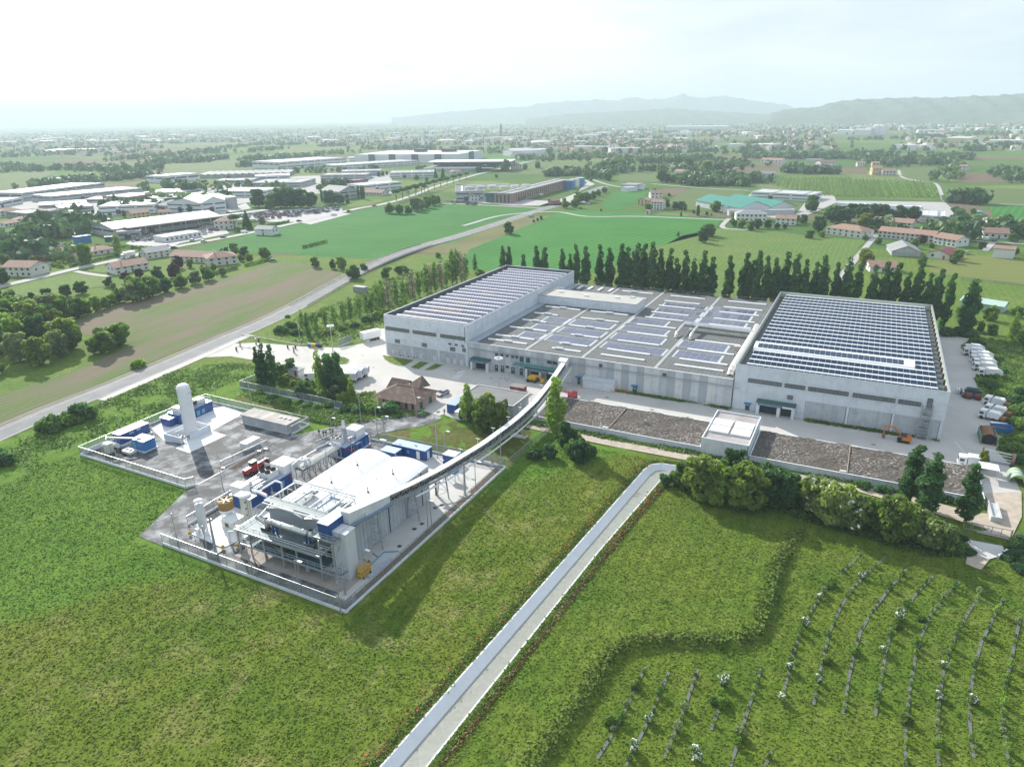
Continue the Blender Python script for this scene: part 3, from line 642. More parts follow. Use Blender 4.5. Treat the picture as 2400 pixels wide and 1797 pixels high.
# --- left hall
F0=182.45
LH=thing('factory_hall','tall pale concrete hall with sawtooth solar roof at the left end of the factory','factory hall',-125.4,227,0)
A0,A1,B0,B1=-141.5,-109.3,F0,272.0
part(LH,'wall',MB().box(A0,B0,0,A1,B1,11.9),CONC)
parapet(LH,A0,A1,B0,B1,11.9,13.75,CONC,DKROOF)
c3=[A0,-131.0,-120.3,A1]
wallpanels(LH,[(5.95,8.0,c3),(8.0,10.9,c3),(10.9,13.7,c3),(4.05,5.95,c3)],B0,CONC)
wallpanels(LH,[(.1,4.0,[A0+.4,-131.3]),(.1,4.0,[-130.7,-120.8]),(.1,4.0,[-120.0,-110.4])],B0,CONC2,th=.02)
for a0,a1 in((-141.4,-131.5),(-130.5,-120.9),(-119.8,-110.2)):window(LH,a0+.5,a1,8.65,9.7,B0-.05,11)
for a0,a1,z0,z1 in((-137.4,-135.6,4.55,5.6),(-126.7,-124.8,4.6,5.7),(-115.8,-114.0,4.6,5.7),(-111.2,-110.1,4.9,6.0),(-116.3,-115.3,6.55,7.1),(-113.9,-113.0,6.55,7.1),(-111.5,-110.6,6.5,7.0)):window(LH,a0,a1,z0,z1,B0-.05,1 if a1-a0<1.5 else 2)
for a0,a1 in((-139,-138.0),(-137.5,-136.6),(-134.2,-133.3),(-128.1,-126.7),(-122.6,-121.1),(-117.5,-116.1),(-114.9,-113.6),(-112.3,-111)):door(LH,a0,a1,1.95,B0-.02,plain('pale_grey_door%d'%int(-a0*10),(.55,.57,.60),.6,var=.04),z0=.1)
for a0 in(-135.7,-132.6,-130.2):
 q=part(LH,'air_conditioner',MB().box(a0,B0-.5,.12,a0+.95,B0-.08,.9),WHITE2);part(LH,'fan_grille',MB().tube((a0+.4,B0-.52,.5),(a0+.4,B0-.5,.5),.3,12),DARKIN,q)
for k in range(9):
 for z0,z1 in((8.5,10.9),(10.9,13.7)):
  part(LH,'wall_panel',MB().box(A1,B0+.03+k*9.95,z0,A1+.05,B0+9.92+k*9.95,z1-.03),CONC)
part(LH,'drain_pipe',MB().tube((-110.1,B0-.1,7.8),(-110.1,B0-.1,13),.07,6),DKSTEEL)
part(LH,'roof',MB().box(A0+.32,B0+.32,11.9,A1-.32,B1-.32,11.95),DKROOF)
brn={(0,c) for c in list(range(2,4))+list(range(6,13))}|{(3,c) for c in range(5,17)}|{(1,9),(6,11),(6,12),(6,13)}|{(5,c) for c in range(8,14)}|{(9,c) for c in range(10,15)}
saw_roof(LH,-139.2,-111.6,184.0,270.6,11.96,19,1.15,PVG,26,260,brown=brn)
# --- low hall
LO=thing('factory_hall','long low grey hall with skylight strips on its ribbed roof, between the two tall halls','factory hall',-68,227,0)
A0,A1=-109.2,-27.1
part(LO,'wall',MB().box(A0,F0+.06,0,A1,272,8.3),CONC2)
cuts=[A0+k*(A1-A0)/37 for k in range(38)]
PA=[plain('wall_panel_tone%d'%i,c,.88,var=.09,scale=.5,stain=(.30,.29,.25),samt=.55,sscale=.5,streak=.5) for i,c in enumerate(((.58,.61,.635),(.40,.435,.465),(.50,.525,.545),(.62,.635,.64)))]
pm_=[mesh('wall_panel',MB().box(.02,-.06,0,cuts[1]-cuts[0]-.02,0,8.35),m) for m in PA]
for k,a in enumerate(cuts[:-1]):piece(LO,'wall_panel',pm_[[0,1,3,0,2,1,3,1][k%8] if k>16 else[2,1,2,0,2,1][k%6]],(a,F0+.055,.02))
part(LO,'coping',MB().box(A0,F0-.1,8.37,A1,F0+.25,8.46),WHITE2)
part(LO,'roof',MB().box(A0,F0+.25,8.3,A1,272.2,8.42),ROOFG)
for a in(-88.75,-70.35,-48.45):
 part(LO,'roof_gutter',MB().box(a-.32,F0+.3,8.42,a-.12,271.8,8.52).box(a+.12,F0+.3,8.42,a+.32,271.8,8.52),WHITE2)
part(LO,'roof_gutter',MB().box(A0,F0+.3,8.42,A0+3.1,271,8.5).box(A0+3.1,F0+.3,8.42,A0+3.25,271,8.62),plain('gutter_sheet',(.36,.41,.46),.4,.3,var=.06))
SK=[]
for b in(187,192.6,202.4,212,222.2,232,239.6,249.4,257,265.8):SK.append((-66.3,-53,b,0))
for b in(187,192.6,202.4,212.1,232,239.8,249.2,256.8,266):SK.append((-44.3,-30.7,b,0))
for a0,b,v in((-82,186.7,.12),(-82,192.3,.12),(-82,202.1,.14),(-86.5,212,.42),(-86.5,222,.42),(-86.5,231.8,.42)):SK.append((a0,-72.6,b,v))
for a1,b in((-90.7,187),(-90.5,192),(-90.7,202.1),(-95.1,211.8),(-95.1,221.7),(-90.6,231.6)):SK.append((-104.3,a1,b,.42))
for b in(257,266):SK.append((-86.1,-73.4,b,.3))
for a0,a1,b,v in SK:
 s=part(LO,'skylight',MB().profile_x([(b,8.42),(b+.95,8.42),(b+.95,8.7),(b+.48,8.84),(b,8.7)],a0,a1),SKYL)
 if v:c=a0+(a1-a0)*v;part(LO,'vent_hood',MB().profile_x([(b-.12,8.5),(b+1.2,8.5),(b+1.2,8.92),(b+.5,9.1),(b-.12,8.92)],c,c+2.6),SKYV,s)
for a in(-104.4,-100,-95.6,-91.1):part(LO,'skylight',MB().box(a,262.9,8.42,a+1.0,268.4,8.85),SKYL)
for a,b in((-101.8,254.5),(-98,254),(-93.5,253.6),(-89.6,253)):part(LO,'roof_vent',MB().box(a,b,8.42,a+1.3,b+1.2,8.9),SKYL)
ARR=[(-97.6,-89.2,194.1,199.7),(-97.7,-89.1,203.9,209.8),(-98,-89,213.3,220),(-88,-72,193.7,200.6),(-87.7,-72,203.2,210.1),(-87.8,-72.4,213.2,220),(-69.2,-49.3,193.7,200.3),(-69.5,-52.5,203.7,210.7),(-46.9,-33,194,201.1),(-48.1,-33.2,204.1,211.4),(-70,-54,214,220),(-70,-56.7,223.1,230.4),(-48.4,-32.4,233.4,238.7),(-48.4,-32.3,240.9,248.6),(-65.1,-48.8,233.4,238.2),(-65.8,-48.9,241,246.9),(-65.6,-49.2,250.4,255.2),(-48.1,-32.1,250.6,255.8)]
cnt=0;rest=MB()
ARM=plain('solar_underlay_sheet',(.42,.46,.49),.6,var=.06)
for a0,a1,b0,b1 in ARR:
 t=part(LO,'solar_array',MB().box(a0,b0,8.425,a1,b1,8.475),ARM)
 nc=int((a1-a0-1.2)/1.95);nr=5 if b1-b0>5.4 else 4;w=(a1-a0-1.3)/nc;h=(b1-b0-.5)/nr
 me=mesh('solar_panel',MB().box(.08,.07,0,w-.08,h-.07,.05),PVG)
 for c in range(nc):
  for r in range(nr):
   p=(a0+.5+c*w+r*.02,b0+.25+r*h,8.48)
   if cnt<290:piece(LO,'solar_panel',me,p,t)
   else:rest.box(p[0]+.08,p[1]+.07,p[2],p[0]+w-.08,p[1]+h-.07,p[2]+.05)
   cnt+=1
part(LO,'solar_panels',rest,PVG,stuff=True)
mb=MB()
for k in range(28):a=A0+1+k*3;mb.tube((a,271.7,8.4),(a,271.7,9.5),.03,5)
mb.tube((A0,271.7,9.5),(A1,271.7,9.5),.035,5).tube((A0,271.7,9.0),(A1,271.7,9.0),.025,5)
rl=part(LO,'roof_railing',mb,GALV)
for a in(-100,-92,-84,-76,-68,-59,-46,-37.5,-31):part(LO,'roof_beacon',MB().box(a,271.4,9.3,a+.45,271.65,9.95),YEL,rl)
part(LO,'cable_tray',MB().box(-108.6,F0-.5,6.25,-80,F0-.15,6.4).box(-79,F0-.5,6.2,-25,F0-.15,6.35),GALV)
for a in range(-106,-26,6):part(LO,'tray_bracket',MB().box(a,F0-.45,6.0,a+.1,F0-.01,6.24),GALV)
for a0,a1,z0,z1 in((-99.3,-98.4,5.25,6.05),(-97.4,-96.5,5.3,6.1),(-95.5,-94.7,5.3,6.1),(-93.6,-92.8,5.3,6.1),(-92.2,-91.4,5.3,6.0),(-95.6,-94.6,1.7,2.3),(-81.5,-80.1,5.2,6.15),(-79.7,-78.3,5.2,6.1)):window(LO,a0,a1,z0,z1,F0-.03,1,glass=GLASS)
for a0,a1 in((-65.0,-64.1),(-46.2,-45.2)):window(LO,a0,a1,6.55,7.3,F0-.03,1,glass=GLASS)
for a0,a1,z1 in((-108.9,-107.7,2.1),(-99.5,-98.4,2.1),(-97.4,-96.4,2.1),(-93.8,-92.6,2.1),(-90.8,-89.8,2.15),(-88.2,-87.7,2.1),(-71.6,-70.9,2.1),(-54.6,-53.4,2.2)):door(LO,a0,a1,z1,F0-.02,sign=1)
for a0,a1 in((-90.8,-89.5),(-88.6,-87.3)):door(LO,a0,a1,6.2,F0-.02,z0=4.4)
part(LO,'awning',MB().box(-55,F0-1.0,2.35,-53,F0,2.5),BLUE2);part(LO,'awning',MB().box(-72.2,F0-1,2.35,-70.4,F0,2.5),BLUE2)
def portal(root,a0,a1,ztop,bf,cols,doors,sign,s0,s1,tail=None,z0=.05):
 g=part(root,'loading_portal',MB().box(a0,bf,ztop,a1,F0-.02,ztop+.35),CONC2)
 for x in cols:part(root,'portal_column',MB().box(x,bf,z0,x+.75,bf+.75,ztop),CONC,g)
 part(root,'canopy',MB().profile_x([(bf-.25,ztop+.36),(F0-.05,ztop+.36),(F0-.05,ztop+.75),(bf+.1,ztop+.75),(bf-.25,ztop+.5)],a0-.1,a1+.15),GREENP,g)
 for x0,x1 in doors:
  d=part(root,'roller_door',MB().box(x0,F0-.2,z0,x1,F0-.1,ztop),plain('roller_door_green%d'%int(abs(x0)*10),(.008,.035,.035),.5,var=.2))
  for k in range(1,5):part(root,'door_slat',MB().box(x0+.05,F0-.24,z0+k*(ztop-.2)/5,x1-.05,F0-.2,z0+k*(ztop-.2)/5+.06),GREENP,d)
 b=part(root,'sign_board',MB().box(s0,bf-.12,ztop-.35,s1,bf-.02,ztop+.12),plain('sign_blue%d'%int(abs(s0)*10),(.01,.04,.25),.4,var=.05),g)
 text_part(root,sign,s0+.25,bf-.14,ztop-.27,.44,WHITE,None,s1-s0-.5)
 if tail:part(root,'sign_board',MB().box(s1+.1,bf-.12,ztop-.3,tail,bf-.02,ztop+.1),WHITE,g)
portal(LO,-107.3,-100.9,3.0,F0-2.2,(-107.3,-101.7),((-106.3,-101.9),),'AREA CONFERIMENTO - B',-107.2,-101.3)
portal(LO,-88.0,-78.0,3.05,F0-2.2,(-88,-83.4,-78.9),((-87,-83.5),(-81.7,-79.0)),'AREA PRETRATTAMENTO',-86.3,-80.2,-78.4)
mb=MB()
for k in range(13):a=-92.1+k*1.17;mb.tube((a,F0-2.3,3.85),(a,F0-2.3,4.85),.035,5)
mb.tube((-92.1,F0-2.3,4.85),(-78,F0-2.3,4.85),.045,6).tube((-92.1,F0-2.3,4.35),(-78,F0-2.3,4.35),.035,5).box(-92.2,F0-2.4,3.82,-78,F0-.1,3.95)
part(LO,'gallery',mb,plain('gallery_green_steel',(.10,.27,.27),.5,.2,var=.1))
part(LO,'ladder',MB().tube((-91.4,F0-2.2,.1),(-91.4,F0-2.2,3.9),.04,5).tube((-91.0,F0-2.2,.1),(-91.0,F0-2.2,3.9),.04,5),GALV)
mb=MB().pipe([(-50.6,223.6,10.2),(-29,223,10.2)],.85,14)
dt=part(LO,'roof_duct',mb,STEEL)
for x in(-48,-42.5,-36.8,-32):part(LO,'duct_ring',MB().tube((x,223.4,10.2),(x+.15,223.4,10.2),.92,14).tube((x,222.4,8.4),(x,222.6,9.6),.06,5).tube((x,224.2,8.4),(x,224,9.6),.06,5),GALV,dt)
for x0 in(-50.4,-45.8):
 part(LO,'duct_branch',MB().pipe([(x0,223.6,10.3),(x0-.2,219.6,10.1),(x0-.25,215,9.7),(x0-.25,213.4,9.0),(x0-.25,212.9,8.35)],.48,12),STEEL,dt)
part(LO,'roof_duct',MB().pipe([(-28.6,231.5,8.4),(-28.6,231,10),(-28.55,229.5,10.6),(-28.5,226,10.3),(-28.5,223,9.9)],.75,12).pipe([(-28.5,223.4,9.75),(-28.5,187.4,9.55)],.95,14).pipe([(-28.5,187.6,9.5),(-28.5,186,9),(-28.5,185.3,8.3)],.93,14).tube((-29.6,208,9.6),(-31.6,208,9.4),.5,10),plain('cream_duct',(.66,.63,.58),.4,.25,var=.08))
PH=part(LO,'penthouse',MB().box(-109.15,236,8.42,-71,246.6,11.6),CONC)
for k,(x0,x1) in enumerate(((-109.1,-90.4),(-89.6,-71))):
 for z0,z1 in((8.45,9.95),(9.98,11.6)):part(LO,'wall_panel',MB().box(x0,235.94,z0,x1,236,z1),CONC,PH)
part(LO,'penthouse_roof',MB().box(-109.1,235.8,11.6,-70.8,246.8,11.75),plain('penthouse_roof_felt',(.40,.395,.37),.85,var=.08,scale=.3),PH)
for a,b in((-103.5,242),(-92.5,240),(-81,242),(-76,244.5)):part(LO,'roof_vent',MB().box(a,b,11.75,a+1.6,b+1.0,12.2),SKYL,PH)
part(LO,'flue',MB().pipe([(-109,243,10.5),(-106.5,247.6,12),(-104,248,12),(-103.2,247.6,10)],.3,8),STEEL,PH)
# --- right hall
RH=thing('factory_hall','tall pale concrete hall with dark blue solar rows, at the right end of the factory','factory hall',-2,227,0)
A0,A1,B0,B1=-26.9,22.3,183.2,272.4
F0S,F0=F0,183.2
part(RH,'wall',MB().box(A0,B0,0,A1,B1,10.7),CONC)
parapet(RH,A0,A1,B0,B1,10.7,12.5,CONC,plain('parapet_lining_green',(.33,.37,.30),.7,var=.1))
cA=[A0,-24.2,-14.6,-8.9,1.4,11.6,A1]
wallpanels(RH,[(5.15,7.4,cA),(7.4,9.75,cA),(9.75,12.45,cA),(.1,5.12,[A0,-24.2,-21])],B0,CONC)
wallpanels(RH,[(.1,5.1,[-8.4,1.0]),(.1,5.1,[1.6,11.2]),(.1,5.1,[12.0,21.5])],B0,CONC2,th=.02)
for a in(1.0,11.25):part(RH,'wall_pilaster',MB().box(a+.06,B0-.1,.05,a+.6,B0-.02,5.1),CONC);
for a in(-8.62,.93,1.62,11.17,11.87,21.5):part(RH,'joint_strip',MB().box(a-.05,B0-.06,.05,a+.05,B0-.02,5.12),DKSTEEL)
for a0,a1,n in((-23.4,-15,9),(-14.2,-9.3,6),(-8.5,.9,11),(1.9,11.3,11),(12,16.8,6)):window(RH,a0,a1,8.05,9.05,B0-.05,n)
window(RH,-13.2,-11.9,4.95,5.95,B0-.05);window(RH,18.05,19.1,8.0,10.3,B0-.05)
door(RH,-23.4,-22.3,1.85,B0-.02,sign=1);part(RH,'awning',MB().box(-23.8,B0-.9,2.0,-21.9,B0-.02,2.2),BLUE2)
portal(RH,-20.4,-10.9,3.1,B0-1.9,(-20.4,-15.25,-11.65),((-19.7,-15.3),(-14.3,-11.6)),'AREA MATURAZIONE RAFFINAZIONE',-20.0,-14.1,-11.4)
for z in(.9,2.7,4.5,6.2,7.6):
 part(RH,'fire_stair_landing',MB().box(17.2,B0-1.5,z,19.4,B0-.1,z+.1),GALV)
mb=MB()
for x in(17.2,19.4):
 for y in(B0-1.5,B0-.15):mb.bar((x,y,.05),(x,y,8.8),.12)
for k,z in enumerate((.05,.9,2.7,4.5,6.2)):
 z1=(.9,2.7,4.5,6.2,7.6)[k];x0,x1=(17.3,19.3) if k%2 else(19.3,17.3);mb.bar((x0,B0-1.1,z),(x1,B0-1.1,z1),.5,.08)
 mb.bar((17.2,B0-1.5,z1+1),(19.4,B0-1.5,z1+1),.06)
part(RH,'fire_stair',mb,GALV)
part(RH,'roof',MB().box(A0+.32,B0+.32,10.7,A1-.32,B1-.32,10.75),DKROOF)
saw_roof(RH,-24.7,20.0,184.2,271.6,10.76,21,1.25,PVD,31,260,back=.34)
part(RH,'roof_monitor',MB().profile_x([(200.1,11.0),(205.4,11.0),(205.4,12.3),(204.9,12.95),(200.3,12.35)],-25.2,15.3),SKYL)
me=mesh('solar_panel',MB().add([(.05,.1,.02),(1.3,.1,.02),(1.3,3.0,.4),(.05,3.0,.4)],[(0,1,2,3)]),PVD)
for k in range(27):piece(RH,'solar_panel',me,(-24.2+k*1.37,200.7,12.46))
part(RH,'wall_vents',MB().box(A1-.75,187,10.8,A1-.4,187.6,12.1),DKSTEEL)
for k in range(17):part(RH,'wall_vent',MB().box(A1-.8,188.6+k*4.9,10.8,A1-.4,189.4+k*4.9,12.0),plain('rusty_vent%d'%k,(.10,.06,.05),.8) if k==0 else MATS['rusty_vent0'])
F0=F0S
# --- things against the factory
w=thing('lean_to_shed','pale grey sheet metal lean-to shed against the low hall','shed',-64.4,181,.05)
part(w,'wall',MB().box(-69.2,180.4,.05,-59.7,F0-.1,2.75),WHITE2)
for k in range(3):part(w,'wall_panel',MB().box(-69.15+k*3.17,180.34,.08,-66.05+k*3.17,180.4,2.7),CONC)
part(w,'roof',MB().profile_x([(180.1,2.75),(F0-.08,3.15),(F0-.08,3.3),(180.1,2.88)],-69.5,-59.4),plain('shed_pale_roof',(.5,.54,.58),.5,var=.05))
for k,(a,b) in enumerate(((-69.3,179.4),(-60.0,179.9))):single('bollard','yellow bollard at the %s corner of the lean-to shed'%('left','right')[k],'bollard',MB().cyl(a,b,.05,1.0,.14,10).cyl(a,b,1.0,1.05,.1,10),YEL,a,b,.05,'yellow bollards by the lean-to shed')
single('pipe_bundle','bundle of orange pipes lying along the foot of the low hall wall','pipes',MB().tube((-60.5,F0-.5,.25),(-55,F0-.5,.25),.16,8).tube((-60.3,F0-.85,.22),(-55.2,F0-.85,.22),.16,8).tube((-60.4,F0-.66,.48),(-55.1,F0-.66,.48),.15,8),ORA,-58,F0-.6,.05)
CHIPS=None
def chips():
 m,t,b=newmat('bark_chips');n=noise(t,1.6,4,.75)
 o=mix(t,rng(t,n,.3,.7),(.05,.042,.036),(.115,.098,.085));v=_n(t,'ShaderNodeTexVoronoi');v.inputs['Scale'].default_value=3.6
 g=t.nodes['POS'];t.links.new(g.outputs['Position'],v.inputs['Vector']);sp=_n(t,'ShaderNodeSeparateColor');t.links.new(v.outputs['Color'],sp.inputs[0])
 o=mix(t,mth(t,'MULTIPLY',rng(t,sp.outputs[0],.80,.86),rng(t,noise(t,.12,4),.35,.65)),o,(.36,.33,.31));t.links.new(o,b.inputs['Base Color']);b.inputs['Roughness'].default_value=1
 bumpit(t,b,n,.8,.2);return m
CHIPS=chips()
def bed(a0,a1,label,splits):
 r=thing('biofilter_bed',label,'biofilter',(a0+a1)/2,152,.0,'bark beds along the factory yard')
 b0,b1=152.1,168.0
 part(r,'wall',MB().box(a0,b0,0,a1,b0+.3,1.65).box(a0,b1-.3,0,a1,b1,1.5).box(a0,b0+.3,0,a0+.3,b1-.3,1.6).box(a1-.3,b0+.3,0,a1,b1-.3,1.6),CONC)
 part(r,'coping',MB().box(a0-.05,b0-.06,1.5,a1+.05,b0-.01,1.66),CONC2)
 nx,ny=int((a1-a0)/.55),28;vs,fs=[],[]
 for j in range(ny+1):
  for i in range(nx+1):
   vs.append((a0+.3+(a1-a0-.6)*i/nx,b0+.3+(b1-b0-.6)*j/ny,1.45+.16*rnd.random()+.12*math.sin(i*.4)*math.sin(j*.5)))
 for j in range(ny):
  for i in range(nx):k=j*(nx+1)+i;fs.append((k,k+1,k+nx+2,k+nx+1))
 part(r,'bark_chips',MB().add(vs,fs),CHIPS,stuff=True)
 for x in splits:
  part(r,'divider',MB().box(x-.08,b0+.3,1.3,x+.08,b1-.3,1.78),plain('divider_board%d'%int(abs(x)),(.32,.26,.21),.9))
  part(r,'inspection_slab',MB().box(x-1.5,b0+.4,1.5,x-.15,b0+1.2,1.85),PAVE2);part(r,'inspection_slab',MB().box(x+.2,b1-1.2,1.5,x+1.7,b1-.5,1.85),PAVE2)
 q=(a0+a1)/2+6
 part(r,'vent_pipe',MB().cyl(q,160,1.5,2.3,.22,10).cyl(q,160,2.3,2.4,.32,10),GALV)
bed(-72.0,-28.4,'left bark chip biofilter bed, beside the tall poplar and conveyor',(-51.5,))
bed(-17.4,28.4,'right bark chip biofilter bed, in front of the right tall hall',(3.0,))
b=thing('pump_building','square flat-roofed concrete building with four white covers, between the two bark beds','building',-22.9,161,0)
part(b,'wall',MB().box(-28.3,151.6,0,-17.6,169.6,3.9),CONC)
part(b,'parapet',MB().box(-28.3,151.6,3.9,-17.6,151.85,4.35).box(-28.3,169.35,3.9,-17.6,169.6,4.35).box(-28.3,151.85,3.9,-28.05,169.35,4.35).box(-17.85,151.85,3.9,-17.6,169.35,4.35),CONC)
part(b,'roof',MB().box(-28.05,151.85,3.9,-17.85,169.35,3.95),plain('stained_flat_roof',(.36,.34,.34),.9,var=.12,scale=.4,stain=(.22,.14,.11),samt=.7,sscale=.25))
for x0 in(-27.6,-22.6):
 for y0 in(156.2,160.4):
  cv=part(b,'roof_cover',MB().box(x0,y0,4.0,x0+4.4,y0+3.8,4.45),WHITE)
  for k in range(9):part(b,'cover_rib',MB().box(x0+.15+k*.47,y0+.1,4.45,x0+.35+k*.47,y0+3.7,4.5),WHITE2,cv)
part(b,'drain_pipe',MB().tube((-17.75,151.5,0),(-17.75,151.5,4.2),.07,6),DKSTEEL)
g=thing('grey_shed','grey clad flat-roofed shed behind two leafy trees, beside the conveyor','shed',-85,153,0)
part(g,'wall',MB().box(-92.9,150.6,0,-77.2,160.2,3.85),CLADR)
part(g,'roof',MB().box(-93.1,150.4,3.85,-77.0,160.4,4.0),ROOFS)
part(g,'coping',MB().box(-93.2,150.3,3.98,-76.9,150.5,4.2).box(-93.2,160.3,3.98,-76.9,160.5,4.2).box(-93.2,150.5,3.98,-93.0,160.3,4.2).box(-77.1,150.5,3.98,-76.9,160.3,4.2),WHITE2)
for k in range(6):part(g,'wall_panel',MB().box(-92.85+k*2.61,150.53,.1,-90.3+k*2.61,150.6,3.8),CLADR)
part(g,'wall_lamp',MB().box(-77.15,154,3.0,-76.6,154.8,3.25),WHITE);part(g,'door',MB().box(-77.2,156.5,.05,-77.12,157.8,2.2),CLAD)
h=thing('gatehouse','pink gatehouse with old brown tiled roof and pointed gable','gatehouse',-109.5,149.5,.05)
part(h,'wall',MB().prism([(-115.9,143.9),(-103.6,144.7),(-103.6,154.4),(-115.9,154.4)],.05,2.75),PINK)
rf=part(h,'roof',MB().add([(-118,143.2,2.55),(-102.8,143.6,2.55),(-102.7,155.2,2.55),(-118,155.2,2.55),(-113.0,149.2,4.9),(-108.0,149.6,4.9)],[(0,1,5,4),(1,2,5),(2,3,4,5),(3,0,4),(3,2,1,0)]),BRTILE)
part(h,'roof_gable',MB().add([(-110.6,150.2,4.5),(-106.4,150.6,4.3),(-108.6,155.4,6.2),(-110.9,155.6,3.4),(-106.0,155.6,3.4)],[(0,3,2),(0,2,1),(1,2,4),(2,3,4)]),BRTILE,rf)
part(h,'roof_gable',MB().gable(-117.5,150.5,-111.5,156.0,2.9,1.9,.2),BRTILE,rf)
part(h,'ridge_tiles',MB().bar((-108,149.6,4.93),(-102.9,143.7,2.6),.2).bar((-113,149.2,4.95),(-108,149.6,4.95),.2),TERRA,rf)
for a0,z0,z1,w_ in((-114.3,.3,2.3,.5),(-112.5,1.2,2.0,.7),(-111.2,1.2,2.0,.6),(-109.5,.3,2.1,.7),(-107.2,.3,2.2,.7),(-105.2,.3,2.2,.7)):
 bb=143.9+(a0+115.9)*.8/12.3;f=part(h,'window',MB().box(a0,bb-.08,z0,a0+w_,bb+.06,z1),FRAME);part(h,'pane',MB().box(a0+.08,bb-.1,z0+.08,a0+w_-.08,bb-.082,z1-.08),GLASS,f)
for b0 in(146.2,150.8):part(h,'door',MB().box(-103.65,b0,.1,-103.55,b0+1.4,2.3),GREENP)
r=thing('red_shed','small dark red shed with flat grey roof behind the grey shed','shed',-84.5,169,.05)
part(r,'wall',MB().box(-87.2,168.4,.05,-82.9,170.9,1.75),MAROON);part(r,'roof',MB().box(-87.4,168.2,1.75,-82.7,171.1,1.88),plain('red_shed_roof',(.2,.18,.18),.8));part(r,'door',MB().box(-85.8,168.33,.1,-84.4,168.4,1.6),RUST)
# ---------------------------------------------------------------- the process plant and the tank yard
def fence(label,pts,base_h=.45,h=2.3,step=2.5,meshm=None,name='wire_fence',closed=False,z=.08,group=None):
 r=thing(name,label,'fence',pts[0][0],pts[0][1],z,group);M_=meshm or MESHF
 if closed:pts=pts+pts[:1]
 for p,q in zip(pts,pts[1:]):
  L=math.dist(p,q);n=max(1,round(L/step));ux,uy=(q[0]-p[0])/L,(q[1]-p[1])/L;w=L/n
  if base_h:part(r,'base_wall',MB().bar((p[0],p[1],z+base_h/2-.1),(q[0],q[1],z+base_h/2-.1),.24,base_h+.2),CONC)
  part(r,'top_rail',MB().bar((p[0],p[1],z+h),(q[0],q[1],z+h),.06),GALV)
  for k in range(n):
   x,y=p[0]+ux*w*k,p[1]+uy*w*k
   part(r,'post',MB().bar((x,y,z+base_h),(x,y,z+h+.03),.07),GALV)
   part(r,'mesh_panel',MB().poly([(x,y,z+base_h),(x+ux*w,y+uy*w,z+base_h),(x+ux*w,y+uy*w,z+h),(x,y,z+h)]),M_)
 part(r,'post',MB().bar((*pts[-1],z+base_h),(*pts[-1],z+h+.03),.07),GALV)
 return r
fence('wire fence on a low concrete wall round the process plant with the curved white roof',[(-111.4,70.6),(-67.0,70.2),(-66.6,125.8),(-103.9,124.6)],h=2.4)
fence('wire fence on a low concrete wall round the yard with the tall white tank',[(-124.6,89.2),(-125.6,87.6),(-162.8,87.9),(-162.8,125.3),(-124.2,125.1),(-124.2,118.6)],h=2.3)
fence('sliding fence gate of the tank yard beside the brown planted strip',[(-125.4,97.2),(-124.0,110.2)],.5,2.2,3.2,name='sliding_gate')
fence('long sliding fence gate of the plant behind the silos and the blue unit',[(-112.4,77.2),(-112.8,106.6)],.5,2.2,3.2,name='sliding_gate')
fence('short fence beside the black gate posts at the back of the plant',[(-112.6,114.6),(-111.6,119.8),(-104.5,124.4)],.45,2.2,2.5)
fence('grey mesh screen fence round the grove of trees by the entrance',[toab(Z5B(*p)) for p in((330,780),(75,880),(800,1025),(1100,1090),(1400,1165))],.35,2.3,3,MESHG,z=.02)
fence('grey screen fence panel beside the parked trailer',[toab(Z5B(*p)) for p in((1345,350),(1520,285))],.2,2.6,2.5,MESHG,z=.05)
fence('faint wire fence running from the plant corner to the bushes by the tall poplar',[(-66.4,126.5),(-66.0,140.5),(-64.5,149)],0,1.7,3,z=.02)
t=thing('storage_tank','tall white cylindrical gas tank standing in a concrete box','tank',-147.0,107.2,.12)
part(t,'shell',MB().lathe(-147.0,107.2,[(1.55,1.0),(1.6,1.1),(1.6,13.2),(1.5,13.7),(1.1,14.1),(.5,14.3),(.01,14.35)],32),WHITE)
for k in range(3):part(t,'leg',MB().cyl(-147+1.2*math.cos(k*2.09),107.2+1.2*math.sin(k*2.09),.12,1.3,.14,8),WHITE)
part(t,'manhole',MB().tube((-145.5,107.6,12.3),(-145.1,107.7,12.3),.35,12),WHITE2)
part(t,'seam_pipe',MB().tube((-147.3,105.58,1),(-147.3,105.58,13.4),.05,6),WHITE2)
t=thing('containment_wall','open concrete box of low walls round the foot of the white tank','wall',-148.5,104,.12)
for x0,y0,x1,y1 in((-151.6,102.6,-145.2,102.85),(-151.6,102.85,-151.35,111.6),(-145.45,105.3,-145.2,111.6),(-151.35,111.35,-145.45,111.6),(-149.9,104.6,-149.65,108.8)):part(t,'wall',MB().box(x0,y0,.12,x1,y1,1.75),CONC)
mb=MB()
for k in range(16):
 x,y=-147+rnd.uniform(-1.3,1.6),103.6+rnd.uniform(-.5,.9);mb.tube((x,y,.2),(x,y,rnd.uniform(.9,2.0)),.07,6)
 mb.tube((x,y,rnd.uniform(.6,1.8)),(x+rnd.uniform(-.9,.9),y+rnd.uniform(-.4,.4),rnd.uniform(.7,1.9)),.06,6)
single('valve_skid','tangle of grey valves and pipes at the open corner of the concrete box','valves',mb.box(-147.6,103.3,.12,-146.8,104,1.2),GALV,-147,103.6,.12)
